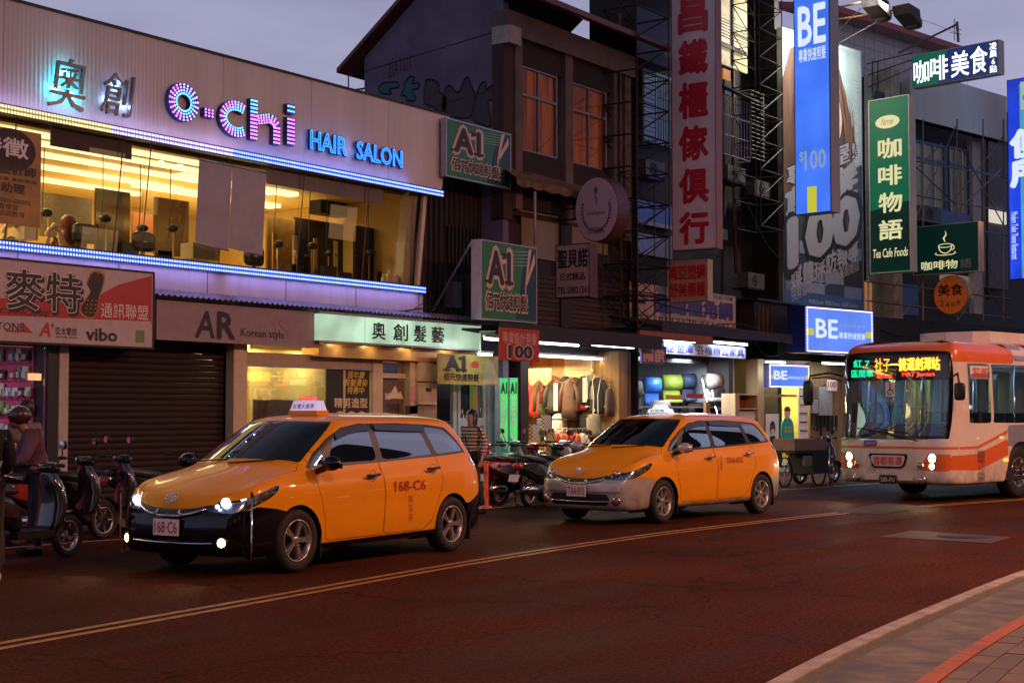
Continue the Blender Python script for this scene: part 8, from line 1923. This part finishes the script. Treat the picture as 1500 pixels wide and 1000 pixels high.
    ftext('Shezi', (-.42, -.1, 2.25, 2.345), .305, RD, p, bold=.02); ftext('MRT Jiantan', (.12, .78, 2.25, 2.345), .305, RD, p, bold=.02)
    # wipers, mirrors
    for (ya, yb) in ((.95, .05), (-.62, .42)):
        q = MB(); q.tube([(-.03, -ya if 0 else ya, 1.10), (-.02, (ya + yb) / 2, 1.20), (.01, yb, 1.27)], .014, TRIM, 6); q.tube([(-.01, yb - .45, 1.24), (.02, yb + .25, 1.32)], .012, TRIM, 5); q.go('wiper', t)
    q = MB(); q.tube([(.2, 1.1, 2.30), (.05, 1.30, 2.36), (-.15, 1.60, 2.30), (-.15, 1.62, 2.18)], .022, TRIM, 6); q.tube([(.18, 1.1, 2.20), (-.0, 1.30, 2.28), (-.15, 1.56, 2.26)], .016, TRIM, 6)
    q.add(*rbox(-.15, 1.64, 1.98, .06, .10, .24), TRIM, True); q.go('wing_mirror', t)
    q = MB(); q.tube([(.25, -1.15, 2.24), (.1, -1.36, 2.30), (.05, -1.42, 2.1)], .02, TRIM, 6); q.add(*rbox(.06, -1.42, 1.98, .05, .10, .16), TRIM, True); q.go('wing_mirror', t)
    # side writing, lamps
    p = bx('side_sign', t, .80, 1.46, -1.215, -1.21, 2.22, 2.46, PLW)
    text('2552-5055', (.90, 1.44, 2.26, 2.42), -1.219, mat('bus_red_print', (.6, .03, .03)), p, bold=.02)
    text('乘客專線\n乘車時間\n車號路線\n上 5-2 0\n下 6-3 0\n最高時速\n車輛編號', (.95, 1.20, .38, .92), -1.262, mat('sign_dark_print', (.04, .02, .05)), t, bold=.0)
    bx('side_marker', t, 1.92, 2.06, -1.275, -1.25, .70, .76, glow('marker_amber', (1, .35, .05), 2.2))
    bx('side_marker', t, 1.80, 1.88, -1.275, -1.25, 1.13, 1.17, glow('marker_amber', (1, .35, .05), 2.2))
    for (xw) in (2.62, 8.3):
        for s in (-1, 1): wheel(t, xw, s * 1.07, .49, .28, s, CHR, spokes=10, tr=.56)
        m = MB()
        for s in (-1, 1): m.box(xw - .6, xw + .6, s * .8, s * .82, .3, 1.15, DARK); m.box(xw - .6, xw + .6, s * .82, s * 1.22, 1.1, 1.12, DARK)
        m.go('wheel_well', t)
    # roof unit
    m = MB(); m.prism([(2.4, -.75), (2.2, -.5), (2.1, 0), (2.2, .5), (2.4, .75), (6.5, .75), (6.5, -.75)], 2.93, 3.16, BW)
    for k in range(3): m.box(3.2 + k * .6, 3.6 + k * .6, -.6, -.2, 3.161, 3.17, DARK)
    m.go('air_conditioner', t)
    # inside
    m = MB(); m.box(.4, L - .2, -1.2, 1.2, .35, .42, DARK); m.box(.40, .62, -1.15, 1.15, .42, 1.12, DARK); m.box(.62, .95, -.95, -.1, .9, 1.18, DARK); m.go('floor_pan', t)
    m = MB(); m.lathe([(0, .20), (.02, .22), (.03, .20)], (1.05, -.62, 1.25), (-1, 0, 1.6), TRIM, 20); m.tube([(.8, -.62, .9), (1.05, -.62, 1.25)], .03, TRIM, 6); m.go('steering_wheel', t)
    for i, (x, y) in enumerate([(1.5, -.65), (4.2, -.8), (4.2, .8), (5.2, -.8), (5.2, .8), (6.2, -.8), (6.2, .8)]):
        m = MB(); m.box(x - .22, x + .22, y - .25, y + .25, .8, .92, SEAT); m.box(x + .16, x + .26, y - .25, y + .25, .92, 1.6, SEAT); m.go('seat', t)
    for y in (-.45, .45):
        m = MB(); m.tube([(1.9, y, 2.55), (9, y, 2.55)], .018, CHR, 6); m.tube([(1.9, y, .4), (1.9, y, 2.55)], .018, CHR, 6); m.tube([(3.9, y, .4), (3.9, y, 2.55)], .018, CHR, 6); m.go('grab_rail', t)
    m = MB(); m.box(1.8, 9, .55, .62, 2.60, 2.64, glow('bus_tube', (.5, .75, 1), 2.2)); m.box(1.8, 9, -.62, -.55, 2.60, 2.64, MATS['bus_tube']); m.go('ceiling_light', t)
    area('bus_cabin_light', (4, 0, 2.6), 5, 16, (.55, .78, 1), (0, 0, -1), t, sy=.3)
    return t
c1 = ground(1393, 711, .32); c2 = ground(1224, 703, .32)
RB = R(-11)
def bus_driver(o):
    t = thing('person', 'bus driver in a pale shirt behind the wheel of the city bus', 'person', o, RB + pi)
    skin('body', [(0, 0, .95), (0, 0, 1.25), (0, 0, 1.50), (0, 0, 1.62), (.02, 0, 1.74), (0, -.18, 1.46), (.08, -.24, 1.22), (.30, -.15, 1.26), (0, .18, 1.46), (.08, .24, 1.22), (.30, .15, 1.26)], [(0, 1), (1, 2), (2, 3), (3, 4), (2, 5), (5, 6), (6, 7), (2, 8), (8, 9), (9, 10)], [.14, .12, .12, .05, .095, .05, .04, .03, .05, .04, .03], SKIN, t)
    skin('shirt', [(0, 0, .95), (0, 0, 1.25), (0, 0, 1.50), (0, -.18, 1.46), (.08, -.24, 1.22), (0, .18, 1.46), (.08, .24, 1.22)], [(0, 1), (1, 2), (2, 3), (3, 4), (2, 5), (5, 6)], [.17, .155, .15, .075, .06, .075, .06], mat('driver_shirt', (.35, .38, .45), .8), t)
    MB().ball((-.01, 0, 1.78), .11, HAIR, 14, (1, .95, .9)).go('hair', t)
bus((c1.x + sin(-RB) * 1.25 - .02 , c1.y + cos(RB) * 1.25, .004), RB)
_bo = Vector((c1.x + sin(-RB) * 1.25 - .02, c1.y + cos(RB) * 1.25, .004)); _x = Vector((cos(RB), sin(RB), 0)); _y = Vector((-sin(RB), cos(RB), 0)); bus_driver(_bo + _x * 1.45 - _y * .62)
def stripes(name, a, b, freq):
    m = mat(name, a, .8, nz=0); t = m.node_tree; p = t.nodes['Principled BSDF']
    tc_ = N('ShaderNodeTexCoord', t); w_ = N('ShaderNodeTexWave', t, bands_direction='Z'); w_.inputs['Scale'].default_value = freq; w_.inputs['Distortion'].default_value = .3
    r_ = N('ShaderNodeValToRGB', t); r_.color_ramp.interpolation = 'CONSTANT'; r_.color_ramp.elements[0].color = (*a, 1); r_.color_ramp.elements[1].position = .68; r_.color_ramp.elements[1].color = (*b, 1)
    t.links.new(tc_.outputs['Object'], w_.inputs[0]); t.links.new(w_.outputs['Fac'], r_.inputs[0]); t.links.new(r_.outputs[0], p.inputs['Base Color'])
    return m
gw = ground(691, 752)
def bag(t, D, H):
    q = MB(); s = D['shR'] + Vector((.0, .03, .04)); q.tube([s, s + Vector((.11, .10, -.16)), s + Vector((.10, .22, -.42))], .009, BLKC, 5); q.add(*rbox(.06, .17, .92, .05, .10, .09), BLKC, True); q.go('shoulder_bag', t)
person('woman with long black hair in a striped blouse walking past the glass door', (gw.x, gw.y, 0), R(165), dict(elR=(-.04, -.24, 1.12), wrR=(.10, -.20, .93), elL=(-.10, .22, 1.14), wrL=(-.02, .24, .92), knR=(.12, -.09, .50), anR=(.10, -.09, .10), toR=(.24, -.09, .05), knL=(-.03, .09, .49), anL=(-.16, .09, .12), toL=(-.04, .09, .05)),
       SKIN, stripes('striped_blouse', (.62, .50, .36), (.03, .02, .025), 5.6), mat('grey_skirt', (.03, .03, .035), .8), BLKC, HAIR, 1.66, True, 'long', bag, True)
gm = ground(52, 812)
def rider(t, D, H):
    q = MB(); q.ball((H.x - .005, H.y, H.z + .035), .125, mat('helmet_brown', (.05, .025, .025), .25, nz=.1, coat=.6), 18, (1.08, .98, .92)); hh = q.go('helmet', t)
    q = MB(); q.prism([(H.x + .08, H.y - .09), (H.x + .20, H.y - .06), (H.x + .21, H.y + .06), (H.x + .08, H.y + .09)], H.z + .03, H.z + .04, mat('peak_blue', (.02, .05, .16), .4)); q.go('peak', hh)
    q = MB(); q.tube([(H.x + .12, H.y - .10, H.z + .07), (H.x + .02, H.y - .128, H.z + .09), (H.x - .08, H.y - .10, H.z + .08)], .014, CHR, 6); q.lathe([(0, .03), (.01, .022)], (H.x + .0, H.y - .12, H.z + .045), (0, -1, 0), CHR, 14); q.go('goggles', hh)
    q = MB(); q.ball((H.x + .045, H.y, H.z - .055), .07, mat('mask_red', (.35, .03, .03), .7, nz=.1), 12, (.8, .95, .8)); q.go('face_mask', t)
person('rider in mauve jacket, brown helmet and red face mask bending over a dark scooter', (gm.x, gm.y, 0), R(150), dict(chest=(.06, 0, 1.24), neck=(.12, 0, 1.38), chin=(.17, 0, 1.42), head=(.20, 0, 1.52), crown=(.19, 0, 1.60), shR=(.07, -.18, 1.33), shL=(.07, .18, 1.33), elR=(.16, -.22, 1.08), wrR=(.34, -.17, .96), elL=(.16, .22, 1.08), wrL=(.34, .17, .98)),
       mat('skin_dark', (.35, .16, .11), .55, nz=.05), mat('mauve_jacket', (.15, .07, .11), .8, nz=.2, ns=9), mat('dark_trousers', (.02, .02, .03), .85), BLKC, HAIR, 1.72, True, None, rider)
gb = ground(36, 795)
person('bareheaded person with dark brown hair standing behind the masked rider', (gb.x, gb.y, 0), R(100), {}, SKIN, mat('patterned_shirt', (.20, .15, .10), .85, nz=.5, ns=14), BLKC, BLKC, mat('brown_hair', (.03, .014, .01), .4), 1.78, False, 'short')
gk = ground(-22, 852)
def hl(t, D, H):
    q = MB(); q.ball((H.x - .005, H.y, H.z + .03), .125, mat('helmet_navy', (.012, .014, .03), .2, nz=.1, coat=.6), 18, (1.05, .98, .95)); q.go('helmet', t)
person('figure in black coat, khaki trousers and dark helmet at the left edge', (gk.x, gk.y, 0), R(60), dict(elR=(.04, -.22, 1.12), wrR=(.2, -.16, 1.0)), mat('skin_dark', (.35, .16, .11)), mat('black_coat', (.008, .008, .009), .9, nz=.1), mat('khaki_trousers', (.022, .016, .010), .9), mat('pale_shoe', (.4, .36, .3), .6), HAIR, 1.72, True, None, hl)
